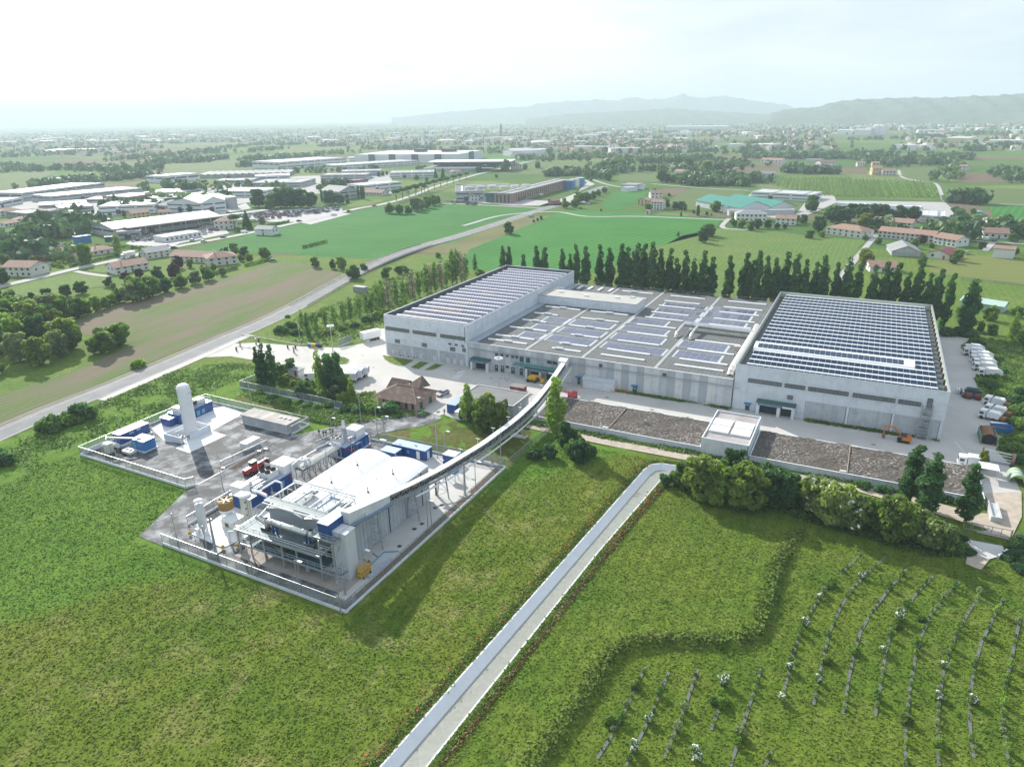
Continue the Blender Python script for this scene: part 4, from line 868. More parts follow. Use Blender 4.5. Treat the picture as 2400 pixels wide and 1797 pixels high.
def container(label,a0,b0,a1,b1,h,z=.2,roof=BLUETOP,body=BLUE,ribs=True,panes=(),doors=(),name='equipment_container',group=None,base=True):
 r=thing(name,label,'container',(a0+a1)/2,(b0+b1)/2,.1,group)
 if base:part(r,'base_slab',MB().box(a0-.35,b0-.35,.1,a1+.35,b1+.35,z),PADW)
 part(r,'body',MB().box(a0,b0,z,a1,b1,z+h),body)
 part(r,'roof',MB().box(a0-.05,b0-.05,z+h,a1+.05,b1+.05,z+h+.12),roof)
 if ribs:
  n=max(2,int((a1-a0)/.9));m=max(2,int((b1-b0)/.9));mb=MB()
  for k in range(1,n):x=a0+(a1-a0)*k/n;mb.box(x-.06,b0-.035,z+.1,x+.06,b0,z+h-.1)
  for k in range(1,m):y=b0+(b1-b0)*k/m;mb.box(a1,y-.06,z+.1,a1+.035,y+.06,z+h-.1)
  part(r,'wall_ribs',mb,body,stuff=True)
 for x0,x1,z0,z1,mt,side in panes:
  part(r,'louvre',MB().box(x0,b0-.06,z0,x1,b0-.001,z1) if side=='f' else MB().box(a1+.001,x0,z0,a1+.06,x1,z1),mt)
 for x0,x1,mt,side in doors:
  part(r,'door',MB().box(x0,b0-.07,z+.1,x1,b0-.001,z+2.1) if side=='f' else MB().box(a1+.001,x0,z+.1,a1+.07,x1,z+2.1),mt)
 return r
RS=lambda y0,y1,z0,z1,m:(y0,y1,z0,z1,m,'r')
container('long blue container with white roof by the tank yard fence',-160.6,95.4,-158.0,103.6,2.5,.5,WHITE,panes=(RS(98,99.2,2.2,2.7,BLUETOP),RS(100,101.2,2.4,2.8,BLUETOP),RS(100.2,101.4,1.0,1.4,BLUETOP)))
c=container('small bright blue container with pale flat roof in front of the long blue one',-153.9,95.6,-149.6,98.8,2.5,.25,BLUETOP,BLUE2,panes=((-153.5,-152.7,.6,2.3,BLUEPANE,'f'),))
c=container('blue generator building with white chillers on top behind the white tank',-159.6,110.4,-155.4,121.4,2.7,.25,BLUETOP,panes=[RS(112.8+k*1.6,113.8+k*1.6,.6,1.9,BLUEPANE) for k in range(4)]+[RS(111,111.9,.6,2.2,BLUEPANE)])
part(c,'annexe',MB().box(-159.9,108.4,.25,-156.5,110.2,2.3),BLUE);part(c,'annexe_roof',MB().box(-160.1,108.2,2.3,-156.3,110.35,2.45),BLUETOP)
for y0,y1,dk in((111.2,113,0),(113.6,117.4,1),(118,120,0)):
 q=part(c,'chiller',MB().box(-158.8,y0,3.1,-156.2,y1,4.7 if dk else 4.4),WHITE2)
 if dk:part(c,'coil',MB().box(-156.18,y0+.2,3.3,-156.1,y1-.2,4.5),DARKIN,q);[part(c,'fan',MB().cyl(-157.5+dx,y0+.8+k*1.1,4.7,4.9,.42,12),DKSTEEL,q) for k in range(3) for dx in(-.55,.55)]
mb=MB()
for k in range(7):mb.tube((-155.5,114.5+k*1.1,3.1),(-155.5,114.5+k*1.1,4.0),.03,5)
part(c,'railing',mb.tube((-155.5,114.5,4),(-155.5,121.2,4),.035,5).tube((-155.5,114.5,3.6),(-155.5,121.2,3.6),.03,5).tube((-155.5,121.2,4),(-159,121.2,4),.035,5),GALV)
c=thing('concrete_cabin','long low concrete cabin with plank-like flat roof at the tank yard corner','building',-133.5,120.5,.1)
part(c,'base_slab',MB().box(-141.9,118.2,.1,-125.2,123.4,.25),PAVE2);part(c,'wall',MB().box(-141.4,118.6,.25,-125.6,123.0,2.45),CONC2)
for k in range(10):
 part(c,'roof_plank',MB().box(-141.7+k*1.64,118.3,2.45,-140.1+k*1.64,123.3,2.62),plain('aged_roof_plank',(.42,.39,.37),.9,var=.14,scale=.5,orand=.12) if k==0 else MATS['aged_roof_plank'])
 part(c,'wall_panel',MB().box(-141.35+k*1.58,118.54,.3,-139.82+k*1.58,118.6,2.4),CONC2)
for x in(-133.9,-132.5):part(c,'door',MB().box(x,118.48,.3,x+1.1,118.54,2.2),CLAD)
for x in(-130.3,-128.8,-127.2):part(c,'roof_vent',MB().cyl(x,121.5,2.62,2.8,.25,10).cyl(x,121.5,2.8,2.95,.42,12),WHITE)
container('white container lying behind the sliding gate of the tank yard',-129.3,106.6,-127.2,111.0,1.7,.2,WHITE,WHITE2,base=False)
q=thing('chiller_unit','low white chiller with two round fans by the open pit','chiller',-152.7,93.6,.1);part(q,'body',MB().box(-154.2,92.8,.3,-151.2,94.6,.95),WHITE2)
for x in(-153.4,-152):part(q,'fan',MB().cyl(x,93.7,.95,1.0,.45,14),DARKIN)
mb=MB().box(-158.5,91.2,.12,-156.8,92.6,2.6)
for x,y in((-158.9,92.8),(-156.4,91),(-158.6,90.8),(-156.2,93.2)):mb.tube((x,y,.1),(x,y,4.2),.05,5)
mb.bar((-157.5,92,4.0),(-151.5,96.6,3.0),.3,.35).bar((-158.9,92.8,4.1),(-156.4,91,4.1),.12).bar((-158.6,90.8,2.2),(-156.2,93.2,2.2),.1)
single('tube_conveyor','half built yellowish transfer chute and scaffold beside the open pit','chute',mb,CREAM,-157.5,92,.1)
sheet('pit_floor',AB(-160.5,89.5,-152.6,89.2,-151.8,92.4,-157,94.6,-160.5,93.6),.13,DARKIN)
single('low_wall','low concrete wall round the open pit in the tank yard corner','wall',MB().box(-162.3,94.4,.1,-157.5,94.65,1.2).box(-162.3,88.6,.1,-162.05,94.4,1.2),CONC,-160,94.5,.1)
h=thing('process_hall','grey process hall with two curved white roofs','hall',-83.3,93,.1)
XL,XM,XR,YF,YB=-92.5,-83.8,-74.6,80.2,106.6
part(h,'wall',MB().box(XL,YF,.1,XR,YB,7.55),CLADR)
def vault(x0,x1,z,rise,y0,y1):
 n=14;P=[(x0+(x1-x0)*i/n,z+rise*(1-(2*i/n-1)**2)) for i in range(n+1)];return P
for x0,x1 in((XL,XM),(XM,XR)):
 P=vault(x0+.02,x1-.02,7.55,.85,YF,YB)
 rf=part(h,'curved_roof',MB().profile_y([(x,z+.22) for x,z in P][::-1]+[(x,z+.04) for x,z in P],YF-.35,YB+.3,0),MEMB)
 part(h,'gable',MB().profile_y([(x0+.05,7.5)]+[(x,z) for x,z in P[1:-1]]+[(x1-.05,7.5)],YF+.02,YF+.1),CLAD);part(h,'gable',MB().profile_y([(x0+.05,7.5)]+[(x,z) for x,z in P[1:-1]]+[(x1-.05,7.5)],YB-.1,YB-.02),CLAD)
 xm=(x0+x1)/2
 for y in(91.6,99.6):part(h,'roof_stack',MB().cyl(xm+1,y,8.2,9.75,.09,8).cyl(xm+1,y,8.5,8.72,.25,8),DKSTEEL,rf)
 for y in(88.6,96.4):part(h,'roof_vent',MB().cyl(xm-.6,y,8.4,9.1,.12,8),WHITE2,rf)
part(h,'valley_gutter',MB().box(XM-.25,YF,7.5,XM+.25,YB,7.72),WHITE2)
for k in range(6):part(h,'wall_panel',MB().box(XR+.005,YF+.4+k*4.36,.15,XR+.05,YF+4.7+k*4.36,7.5),CLADR)
for y in(92.6,103.8):part(h,'drain_pipe',MB().tube((XR+.14,y,.1),(XR+.14,y,7.5),.09,6),DKSTEEL)
part(h,'door',MB().box(XR+.052,88.6,.15,XR+.09,89.8,2.3),CLAD)
part(h,'wall_lamp',MB().box(XR+.05,104.6,6.4,XR+.5,105.8,6.55),WHITE)
t=thing('clad_shaft','tall pale clad shaft at the front right corner of the curved roof hall','shaft',-73.2,78.4,.1)
part(t,'wall',MB().box(-74.7,77.2,.1,-71.8,79.7,9.3),plain('shaft_cladding',(.56,.585,.61),.5,var=.03));
for k in range(4):part(t,'cladding_sheet',MB().box(-74.65+k*.72,77.14,.15,-73.97+k*.72,77.2,9.25),MATS['shaft_cladding'])
part(t,'roof',MB().box(-74.8,77.1,9.3,-71.7,79.8,9.42),WHITE2)
s=thing('steel_platform','galvanised steel platform with two decks and railings in front of the process hall','platform',-85.5,77.5,.12)
XP=(-95.6,-92.6,-89.2,-84.8,-81.4,-75.9)
for x in XP:
 for y in(75.0,79.6):part(s,'column',MB().bar((x,y,.12),(x,y,5.3 if x<-76 else 8.4),.24),GALV)
part(s,'column',MB().bar((-72.9,75.0,.12),(-72.9,75.0,8.4),.26),GALV)
part(s,'upper_deck',MB().box(-95.7,74.8,5.2,-75.7,80.1,5.36),DECK);part(s,'deck_edge_beam',MB().box(-95.8,74.7,4.95,-75.7,74.8,5.4).box(-95.8,74.8,4.95,-95.7,80.1,5.4),GALV)
part(s,'lower_deck',MB().box(-92.8,74.9,2.35,-75.9,80.1,2.5),plain('teal_deck',(.05,.13,.16),.6,var=.15));part(s,'deck_edge_beam',MB().box(-95.6,74.75,2.15,-72.8,74.86,2.55),GALV)
part(s,'top_platform',MB().box(-77.4,75.6,8.35,-72.9,82.2,8.5),DECK);part(s,'deck_edge_beam',MB().box(-77.5,75.5,8.15,-72.8,75.6,8.55).box(-72.9,75.6,8.15,-72.8,82.2,8.55),GALV)
def railing(root,pts,z,h=1.05,step=1.5,mat=None):
 mb=MB()
 for p,q in zip(pts,pts[1:]):
  L=math.dist(p,q);n=max(1,round(L/step))
  for k in range(n+1):x,y=p[0]+(q[0]-p[0])*k/n,p[1]+(q[1]-p[1])*k/n;mb.tube((x,y,z),(x,y,z+h),.035,5,cap=False)
  for zz_ in(h,h*.55):mb.tube((p[0],p[1],z+zz_),(q[0],q[1],z+zz_),.04,5,cap=False)
 return part(root,'railing',mb,mat or GALV)
railing(s,[(-95.7,79.9),(-95.7,74.8),(-75.9,74.8)],5.36);railing(s,[(-95.6,74.9),(-72.9,74.9)],2.5);railing(s,[(-77.4,82),(-77.4,75.6),(-72.9,75.6),(-72.9,84)],8.5);railing(s,[(-92,76),(-92,79.6)],2.5)
railing(s,[(-75.9,75.0),(-72.9,75.0)],5.3);railing(s,[(-75.9,75.0),(-72.9,75.0)],6.6)
for x0,x1,z0,z1 in((-95.6,-92.6,.12,2.3),(-92.6,-90.4,.12,2.3),(-75.9,-73,.12,5.2),(-75.9,-73,5.2,8.2)):part(s,'brace',MB().bar((x0,75,z0),(x1,75,z1),.12),GALV)
part(s,'brace',MB().bar((-72.9,75,5.2),(-73.8,79.5,8.2),.12).bar((-72.9,75,2),(-73.8,79.5,5),.12),GALV)
for x,z0,z1,w_ in((-89.6,.12,2.3,3.4),(-79.6,.12,2.3,3.6)):
 q=part(s,'equipment_cabin',MB().box(x,77.0,z0,x+w_,79.9,z1),CLAD);
 for k in range(3):part(s,'cabin_panel',MB().box(x+.06+k*w_/3,76.94,z0+.1,x+w_/3-.04+k*w_/3,77,z1-.1),CLAD,q)
q=part(s,'process_duct',MB().profile_x([(77.1+.55*math.cos(t_),7.35+.55*math.sin(t_)) for t_ in[i*math.pi/5 for i in range(10)]],-89.6,-80.4,0,True),STEEL)
for x in(-88.6,-86.2,-83.8,-81.4):part(s,'duct_ring',MB().profile_x([(77.1+.6*math.cos(t_),7.35+.6*math.sin(t_)) for t_ in[i*math.pi/5 for i in range(10)]],x,x+.12),GALV,q)
for x in(-88.4,-80.6):part(s,'duct_leg',MB().bar((x,76.9,5.36),(x,76.9,6.9),.3).bar((x+.9,76.9,5.36),(x+.9,76.9,6.9),.3).bar((x,76.9,6.75),(x+.9,76.9,6.75),.3),BLUE)
part(s,'cyclone',MB().lathe(-80,77.6,[(.3,5.4),(.75,6.0),(.75,7.2),(.4,7.8)],14).lathe(-90.2,77.3,[(.2,5.4),(.5,6.0),(.5,7.2),(.3,7.7)],12),STEEL)
part(s,'pump',MB().box(-91.3,76.6,5.36,-89.6,77.6,5.9).tube((-79.6,76.2,5.8),(-78,76.2,5.8),.35,10),DKSTEEL)
for x in(-93,-79.3):part(s,'deck_lamp',MB().box(x,76.1,5.37,x+1.0,76.25,5.45),WHITE)
part(s,'hopper',MB().add([(-87.2,75.2,4.0),(-84.8,75.2,4.0),(-84.8,76.9,4.0),(-87.2,76.9,4.0),(-86.4,75.7,2.5),(-85.4,75.7,2.5),(-85.4,76.5,2.5),(-86.4,76.5,2.5)],[(0,1,5,4),(1,2,6,5),(2,3,7,6),(3,0,4,7)]),plain('worn_steel',(.26,.26,.25),.6,.3,var=.3,scale=2))
single('water_tank','small upright pale tank under the platform near the right cabin','tank',MB().cyl(-80.4,76.2,.12,1.9,.42,14),CLAD,-80.4,76.2,.12)
mb=MB()
for y in(79.2,80.2):mb.bar((-95.3,y,5.4),(-91.6,y+1.2,9.2),.1,.22)
for k in range(16):x=-95.2+k*.235;z=5.5+k*.24;mb.box(x,79.3+k*.075,z,x+.2,80.15+k*.075,z+.04)
for y in(79.2,80.2):mb.tube((-95.3,y,6.4),(-91.6,y+1.2,10.2),.04,5);[mb.tube((-95.3+k*.92,y+k*.3,5.4+k*.95),(-95.3+k*.92,y+k*.3,6.4+k*.95),.03,5) for k in range(5)]
part(s,'stair',mb,GALV)
f=thing('roof_frame','pale steel pipe frame over the front part of the curved white roofs','frame',-85,83,9.2)
for x in(-92.2,-88.0,-83.2,-79.6,-77.6):part(f,'cross_beam',MB().bar((x,79.3,9.6),(x,87.0,9.6),.2),WHITE2)
for y in(79.4,80.9,87.0):part(f,'long_beam',MB().bar((-92.4,y,9.75),(-77.4,y,9.75),.2),WHITE2)
for x in(-92.2,-83.2,-77.6):
 for y in(79.4,83,87.0):part(f,'post',MB().bar((x,y,7.6),(x,y,9.7),.14),GALV)
railing(f,[(-92.3,81.1),(-77.6,81.1)],9.8,.9,2);railing(f,[(-92.3,87.1),(-77.5,87.1)],9.8,.9,2);railing(f,[(-77.5,87.1),(-77.5,82.5)],9.8,.9,2)
part(f,'walkway',MB().box(-92.4,79.5,9.84,-77.5,80.9,9.9),DECK);part(f,'walkway',MB().box(-87.6,81.2,9.2,-86,87,9.26),DECK);part(f,'walkway',MB().box(-79,81.2,9.0,-77.9,87,9.06),DECK)
for x,y in((-90,83),(-81.5,82.6),(-80.5,85)):part(f,'pipe_riser',MB().pipe([(x,y,9.1),(x,y,10.9),(x+1.2,y,10.9),(x+1.2,y,9.8)],.06,6),GALV)
for x,y in((-86.5,83.5),(-86.8,86),(-78.5,83),(-78.4,85.3)):part(f,'fan_box',MB().box(x,y,9.27,x+.55,y+.55,9.8),WHITE)
part(f,'white_pipe',MB().pipe([(-92.6,87.3,9.9),(-84,87.5,9.9),(-77.6,87.5,9.9)],.16,8).pipe([(-92.5,79.0,9.4),(-77.4,79.0,9.4)],.15,8),WHITE)
part(f,'roof_panel',MB().box(-83,81.4,8.95,-80,86.8,9.0),plain('blue_grey_skin',(.22,.30,.38),.35,.3,var=.1))
container('blue ribbed conveyor head box on the top platform',-76.9,76.3,-74.6,81.8,2.3,8.55,BLUETOP,BLUE,base=False)
def cva(b):
 T=[(80,-74.1),(87,-73.8),(98,-73.1),(108,-72.4),(126,-71.5),(142,-71.2),(152,-71.5),(162,-72.5),(172,-73.9),(182.4,-75.4)]
 for(b0,a0),(b1,a1) in zip(T,T[1:]):
  if b<=b1:return a0+(a1-a0)*(b-b0)/(b1-b0)
 return T[-1][1]
def cvz(b):
 T=[(80,11.4),(88,9.9),(98,8.2),(108,7.0),(123,5.85),(137,5.45),(153,5.7),(166,6.4),(176,7.0),(182.4,7.2)]
 for i,((b0,z0),(b1,z1)) in enumerate(zip(T,T[1:])):
  if b<=b1:t=(b-b0)/(b1-b0);return z0+(z1-z0)*t
 return T[-1][1]
CP=lambda b,da=0,dz=0:(cva(b)+da,b,cvz(b)+dz)
cv=thing('belt_conveyor','long covered belt conveyor on lattice trestles running from the plant to the factory','conveyor',-72,130,0)
bs=[91+k*3.04 for k in range(31)]
for b0,b1 in zip(bs,bs[1:]):
 part(cv,'belt_cover',MB().add([CP(b0,-.68),CP(b0,.68),CP(b1,.68),CP(b1,-.68),CP(b0,-.68,.12),CP(b0,.68,.12),CP(b1,.68,.12),CP(b1,-.68,.12)],[(4,5,6,7),(0,1,5,4),(2,3,7,6),(1,2,6,5),(3,0,4,7),(3,2,1,0)]),WHITE)
 mb=MB()
 for d in(-.66,.66):
  mb.bar(CP(b0,d,-.05),CP(b1,d,-.05),.12).bar(CP(b0,d,-1.3),CP(b1,d,-1.3),.12);m=(b0+b1)/2
  mb.bar(CP(b0,d,-1.3),CP(m,d,-.1),.09).bar(CP(m,d,-.1),CP(b1,d,-1.3),.09).bar(CP(b0,d,-1.3),CP(b0,d,-.1),.09).bar(CP(m,d,-1.3),CP(m,d,-.1),.09)
 part(cv,'truss',mb,GALV)
mb=MB();mb2=MB();mb3=MB()
for b0,b1 in zip(bs,bs[1:]):
 mb.add([CP(b0,-.6,-.75),CP(b0,.6,-.75),CP(b1,.6,-.75),CP(b1,-.6,-.75),CP(b0,-.6,-1.2),CP(b0,.6,-1.2),CP(b1,.6,-1.2),CP(b1,-.6,-1.2)],[(0,1,2,3),(4,7,6,5),(0,4,5,1),(1,5,6,2),(2,6,7,3),(3,7,4,0)])
 mb2.add([CP(b0,.85,-1.35),CP(b0,1.35,-1.35),CP(b1,1.35,-1.35),CP(b1,.85,-1.35)],[(0,1,2,3)]);mb2.bar(CP(b0,1.35,-1.4),CP(b1,1.35,-1.4),.1,.16)
 if b0>97:mb3.tube(CP(b0,1.9,-1.9),CP(b1,1.9,-1.9),.09,6,cap=False).tube(CP(b0,2.15,-1.9),CP(b1,2.15,-1.9),.09,6,cap=False)
part(cv,'belt',mb,BLACK);part(cv,'walkway',mb2,GALV);plain('blue_walkway',(.16,.25,.36),.5,.2,var=.1);part(cv,'side_pipes',mb3,WHITE)
P=[(80.2,0),(84,0),(88,0),(91,0)]
vs=[]
for b,_ in P:z0={80.2:9.2,84:8.6,88:8.15,91:8.0}[b];vs+=[(cva(b)-.95,b,z0),(cva(b)+.95,b,z0),(cva(b)+.95,b,cvz(b)+.2),(cva(b)-.95,b,cvz(b)+.2)]
fs=[(4*i+j,4*i+(j+1)%4,4*i+4+(j+1)%4,4*i+4+j) for i in range(3) for j in range(4)]+[(3,2,1,0),(12,13,14,15)]
part(cv,'clad_gallery',MB().add(vs,fs),WCLAD)
mb=MB().bar((cva(80)+1.3,80,9.4),(cva(86)+1.3,86,8.4),.6,.12).bar((cva(86)+1.3,86,8.4),(cva(91)+1.3,91,8.1),.6,.12).bar((cva(80)+1.6,80,9.3),(cva(86)+1.6,86,8.3),.06,.3).bar((cva(86)+1.6,86,8.3),(cva(91)+1.6,91,8.0),.06,.3)
part(cv,'walkway',mb,MATS['blue_walkway'])
part(cv,'tail_chute',MB().add([(-76.8,179.5,7.6),(-74.2,179.2,7.6),(-74.4,182.3,7.9),(-77.2,182.3,7.9),(-76.8,179.5,5.3),(-74.2,179.2,5.3),(-74.4,182.3,4.9),(-77.2,182.3,4.9)],[(0,1,2,3),(4,7,6,5),(0,4,5,1),(1,5,6,2),(3,7,4,0)]),WHITE2)
for k,(b,ground_z) in enumerate(((87.3,.12),(98.4,.12),(108.4,.12),(126,.05),(142.2,.05),(151.4,.05),(176.5,.05))):
 top=cvz(b)-1.4;a=cva(b);q=part(cv,'trestle',MB().bar((a-1.4,b,ground_z),(a-.75,b,top),.22).bar((a+1.4,b,ground_z),(a+.75,b,top),.22),GALV)
 mb=MB();n=max(2,int(top/1.7));L_=lambda t,sg:(a+sg*(1.4-.65*t),b,ground_z+(top-ground_z)*t)
 for i in range(n):
  sg=1 if i%2 else-1;mb.bar(L_(i/n,sg),L_((i+1)/n,-sg),.08).bar(L_((i+1)/n,-1),L_((i+1)/n,1),.08)
 part(cv,'trestle_lattice',mb,GALV,q)
 if k in(3,4):part(cv,'footing',MB().box(a-2.1,b-.8,.02,a+2.1,b+.8,.25),PAVE2,q);[part(cv,'footing_cone',MB().lathe(a+sx*1.4,b,[(.55,.25),(.3,.8)],10),PAVE2,q) for sx in(-1,1)]
for b in(102,110,117,124,131,138.5,145,152.6,160):part(cv,'walkway_lamp',MB().bar(CP(b,-1.05,-.6),CP(b,-1.05,1.1),.06).bar(CP(b,-1.5,1.15),CP(b,-.5,1.15),.14,.1),WHITE)
v=thing('silo','slim white silo with a raised round cap at the left corner of the plant','silo',-107.2,76.7,.22)
part(v,'shell',MB().lathe(-107.2,76.7,[(.25,.9),(.8,1.7),(.8,6.6),(.01,6.8)],22),plain('grey_white_silo',(.56,.57,.57),.5,var=.05));part(v,'cap',MB().lathe(-107.2,76.7,[(.85,7.35),(.85,7.45),(.01,7.65)],22).cyl(-107.2,76.7,6.7,7.4,.08,6),WHITE)
for k in range(4):part(v,'leg',MB().bar((-107.2+.75*math.cos(k*1.57+.8),76.7+.75*math.sin(k*1.57+.8),.22),(-107.2+.6*math.cos(k*1.57+.8),76.7+.6*math.sin(k*1.57+.8),2),.14),WHITE)
v=thing('hopper_tank','round brown tank with white cone bottom on thin legs','tank',-106.4,82.0,.22)
part(v,'shell',MB().lathe(-106.4,82,[(1.45,3.1),(1.45,4.9),(1.3,4.95),(1.3,4.6),(.01,4.7)],26),BROWN);part(v,'rim',MB().lathe(-106.4,82,[(1.47,4.75),(1.5,4.95),(1.3,5.0)],26),plain('ochre_rim',(.52,.34,.06),.5));part(v,'cone',MB().lathe(-106.4,82,[(.25,1.4),(1.4,2.6),(1.46,3.1)],26),WHITE)
for k in range(3):part(v,'roof_beam',MB().bar((-106.4-1.25*math.cos(k*1.05),82-1.25*math.sin(k*1.05),4.9),(-106.4+1.25*math.cos(k*1.05),82+1.25*math.sin(k*1.05),4.9),.22,.1),WHITE2)
for k in range(4):part(v,'leg',MB().tube((-106.4+1.3*math.cos(k*1.57),82+1.3*math.sin(k*1.57),.22),(-106.4+1.3*math.cos(k*1.57),82+1.3*math.sin(k*1.57),3.0),.09,6),WHITE)
v=thing('filter_tower','broad cream cylindrical filter tower with flat lid beside the roof stair','tower',-103.6,84.4,.22)
part(v,'shell',MB().lathe(-103.6,84.4,[(1.05,.22),(1.05,5.4)],26),CREAM);part(v,'lid',MB().lathe(-103.6,84.4,[(1.3,5.4),(1.3,5.55),(.01,5.6)],26),WHITE)
part(v,'platform',MB().box(-105.8,83.6,5.2,-101.4,85.6,5.3),WHITE2);part(v,'ladder',MB().tube((-102.5,83.8,.2),(-102.5,83.8,5.6),.04,5).tube((-102.3,84.2,.2),(-102.3,84.2,5.6),.04,5),DKSTEEL)
for z in(1.5,3,4.4):part(v,'port',MB().tube((-102.9,83.75,z),(-102.7,83.5,z),.15,8),DKSTEEL)
q=thing('control_cabin','cream box cabin behind the white slab at the foot of the filter tower','cabin',-104.6,80.8,.22);part(q,'body',MB().box(-105.6,79.6,.22,-102.4,82.4,2.0),CREAM);part(q,'roof',MB().box(-105.7,79.5,2.0,-102.3,82.5,2.12),WHITE);part(q,'hatch',MB().box(-104.6,79.54,.7,-103.7,79.6,1.5),DKSTEEL)
q=thing('blower','white fan housing with bent outlet duct at the left end of the steel platform','blower',-98.2,76.8,.2);part(q,'housing',MB().cyl(-98.2,77.2,.2,3.0,.55,16).lathe(-98.2,77.2,[(.9,3.0),(.9,3.15),(.5,3.6),(.5,3.9),(.01,3.95)],18),WHITE);part(q,'duct',MB().pipe([(-98.8,77.2,2.4),(-100.2,76.8,2.4),(-100.2,76.6,.3)],.22,8),WHITE2)
for k,(a,b) in enumerate(((-109.2,75.0),(-99.6,74.4),(-97.7,76.0))):single('marker_ball','yellow ball on the %s corner of the white slab'%('left','front','right')[k],'marker',MB().lathe(a,b,[(.05,.25),(.3,.42),(.36,.65),(.25,.9),(.02,1.0)],12),YEL,a,b,.22,'yellow balls on the slab corners')
mb=MB()
for k in range(26):
 x,y=rnd.uniform(-109,-105.5),rnd.uniform(75.6,77.6);z=rnd.uniform(.5,1.9);mb.tube((x,y,.25),(x,y,z),.06,6).tube((x,y,z),(x+rnd.uniform(-1,1),y+rnd.uniform(-.5,.5),z),.05,6)
single('valve_skid','cluster of small white pipes and valves round the foot of the slim silo','valves',mb.box(-108.8,76,.22,-108.2,76.7,1.1).box(-106.4,76.2,.22,-105.8,76.8,.9),WHITE,-107,76.6,.22)
def mast(label,a,b,h,lamps=True,z=.12,name='lightning_mast'):
 m=thing(name,label,'mast',a,b,z,'stout masts with warning lights');part(m,'footing',MB().box(a-1,b-1,z,a+1,b+1,z+.15),PAVE2);part(m,'pole',MB().tube((a,b,z),(a,b,h),.3,10,.14),GALV)
 part(m,'head',MB().box(a-.3,b-.3,h,a+.3,b+.3,h+.1).tube((a-.9,b,h-.4),(a+.9,b,h-.4),.05,5),GALV);part(m,'warning_light',MB().lathe(a,b,[(.18,h+.1),(.22,h+.25),(.1,h+.45)],8),ORA)
mast('stout grey mast with orange light on a square footing before the white slab',-100.2,73.2,7.0)
mast('stout grey mast with orange light beside the brown strip near the conveyor',-68.7,111.2,6.9)
c=thing('spiral_mast','mast wrapped in a spiral caged stair behind the left curved roof','mast',-102.6,115.8,.1)
part(c,'pole',MB().tube((-102.6,115.8,.1),(-102.6,115.8,4.4),.16,8),GALV)
part(c,'spiral',MB().pipe([(-102.6+.75*math.cos(i*.6),115.8+.75*math.sin(i*.6),.3+i*.085) for i in range(48)],.05,4),GALV);part(c,'warning_light',MB().lathe(-102.6,115.8,[(.14,4.4),(.17,4.6),(.08,4.75)],8),RED)
c=thing('spiral_mast','caged ladder tower at the front right corner of the steel platform','mast',-70.9,74.6,.12)
part(c,'footing',MB().box(-71.2,72.6,.12,-69.0,74.4,.28),PAVE2);part(c,'pole',MB().tube((-70,73.6,.2),(-70,73.6,3.9),.22,10),GALV)
part(c,'cage',MB().pipe([(-71.3+.6*math.cos(i*.7),74.3+.6*math.sin(i*.7),.8+i*.075) for i in range(48)],.045,4),GALV);part(c,'landing',MB().box(-72.4,73.7,3.8,-70.2,75.2,3.9),DECK);railing(c,[(-72.4,73.7),(-70.2,73.7),(-70.2,75.2)],3.9);part(c,'ladder',MB().tube((-71.5,74.2,.2),(-71.5,74.2,4.6),.04,5).tube((-71.1,74.2,.2),(-71.1,74.2,4.6),.04,5),GALV)
u=container('long deep blue equipment unit with fans and white ducts, left of the curved roofs',-110.2,86.2,-105.6,99.2,2.6,.3,BLUETOP,panes=(RS(96,96.8,.8,2.2,BLUEPANE),RS(93,93.3,.5,2.4,GALV)))
part(u,'white_box',MB().box(-109.8,86.4,3.02,-106.8,88.6,5.2),WHITE);part(u,'white_box',MB().box(-109.9,97.6,3.02,-106.0,101.6,5.0),WHITE)
q=part(u,'fan_bank',MB().box(-109.6,93.8,3.1,-106.9,96.8,4.6),WHITE2)
for x in(-109,-107.6):
 for y in(94.5,96.1):part(u,'fan',MB().lathe(x,y,[(.6,4.6),(.6,4.95),(.5,4.95),(.45,4.7),(.01,4.7)],16),BLACK,q)
for k in range(5):part(u,'pipe',MB().pipe([(-110+k*.8,88.8,3.5+.2*(k%2)),(-110+k*.8,93.6,3.5+.2*(k%2))],.22,8),STEEL)
part(u,'white_duct',MB().pipe([(-105.3,90.5,3.3),(-104.9,93.8,3.6),(-103.2,93.8,3.6),(-103.2,93.8,.4)],.2,8).pipe([(-106,88.6,3.6),(-103.8,88.4,3.9),(-101.6,88.0,3.9)],.35,8).pipe([(-105.6,99.5,.3),(-105.4,99.5,4.6),(-105.8,103,4.8)],.22,8),WHITE)
part(u,'blower',MB().tube((-108.9,89.8,4.2),(-107.9,89.8,4.2),.6,12),WHITE2)
for y in(91,98.3):part(u,'warning_sign',MB().box(-105.595,y,2.0,-105.53,y+.6,2.5),RED)
r=thing('pipe_rack','long steel pipe rack with lattice legs between the blue unit and the curved roof','pipe rack',-104,105,.12)
for k in range(8):
 y=100.5+k*1.75;part(r,'frame',MB().bar((-105.6,y,.12),(-105.6,y,3.1),.14).bar((-103.2,y,.12),(-103.2,y,3.1),.14).bar((-105.6,y,3.1),(-103.2,y,3.1),.12).bar((-105.6,y,.3),(-103.2,y,2.9),.08),GALV)
part(r,'deck',MB().box(-105.7,100.4,3.15,-103.1,113,3.22),DECK)
for k in range(4):part(r,'pipe',MB().pipe([(-105.4+k*.65,100.4,3.45),(-105.4+k*.65,112.8,3.45)],.13,6),STEEL)
railing(r,[(-103.1,100.4),(-103.1,113),(-105.7,113)],3.2,1.1,1.8)
part(r,'valve_group',MB().pipe([(-105,101,3.4),(-105,101,5.2),(-103.6,101.5,5.2),(-103.6,103,5.0),(-103.6,103,3.4)],.25,8).cyl(-104.4,102.5,3.4,5.4,.4,10),WHITE)
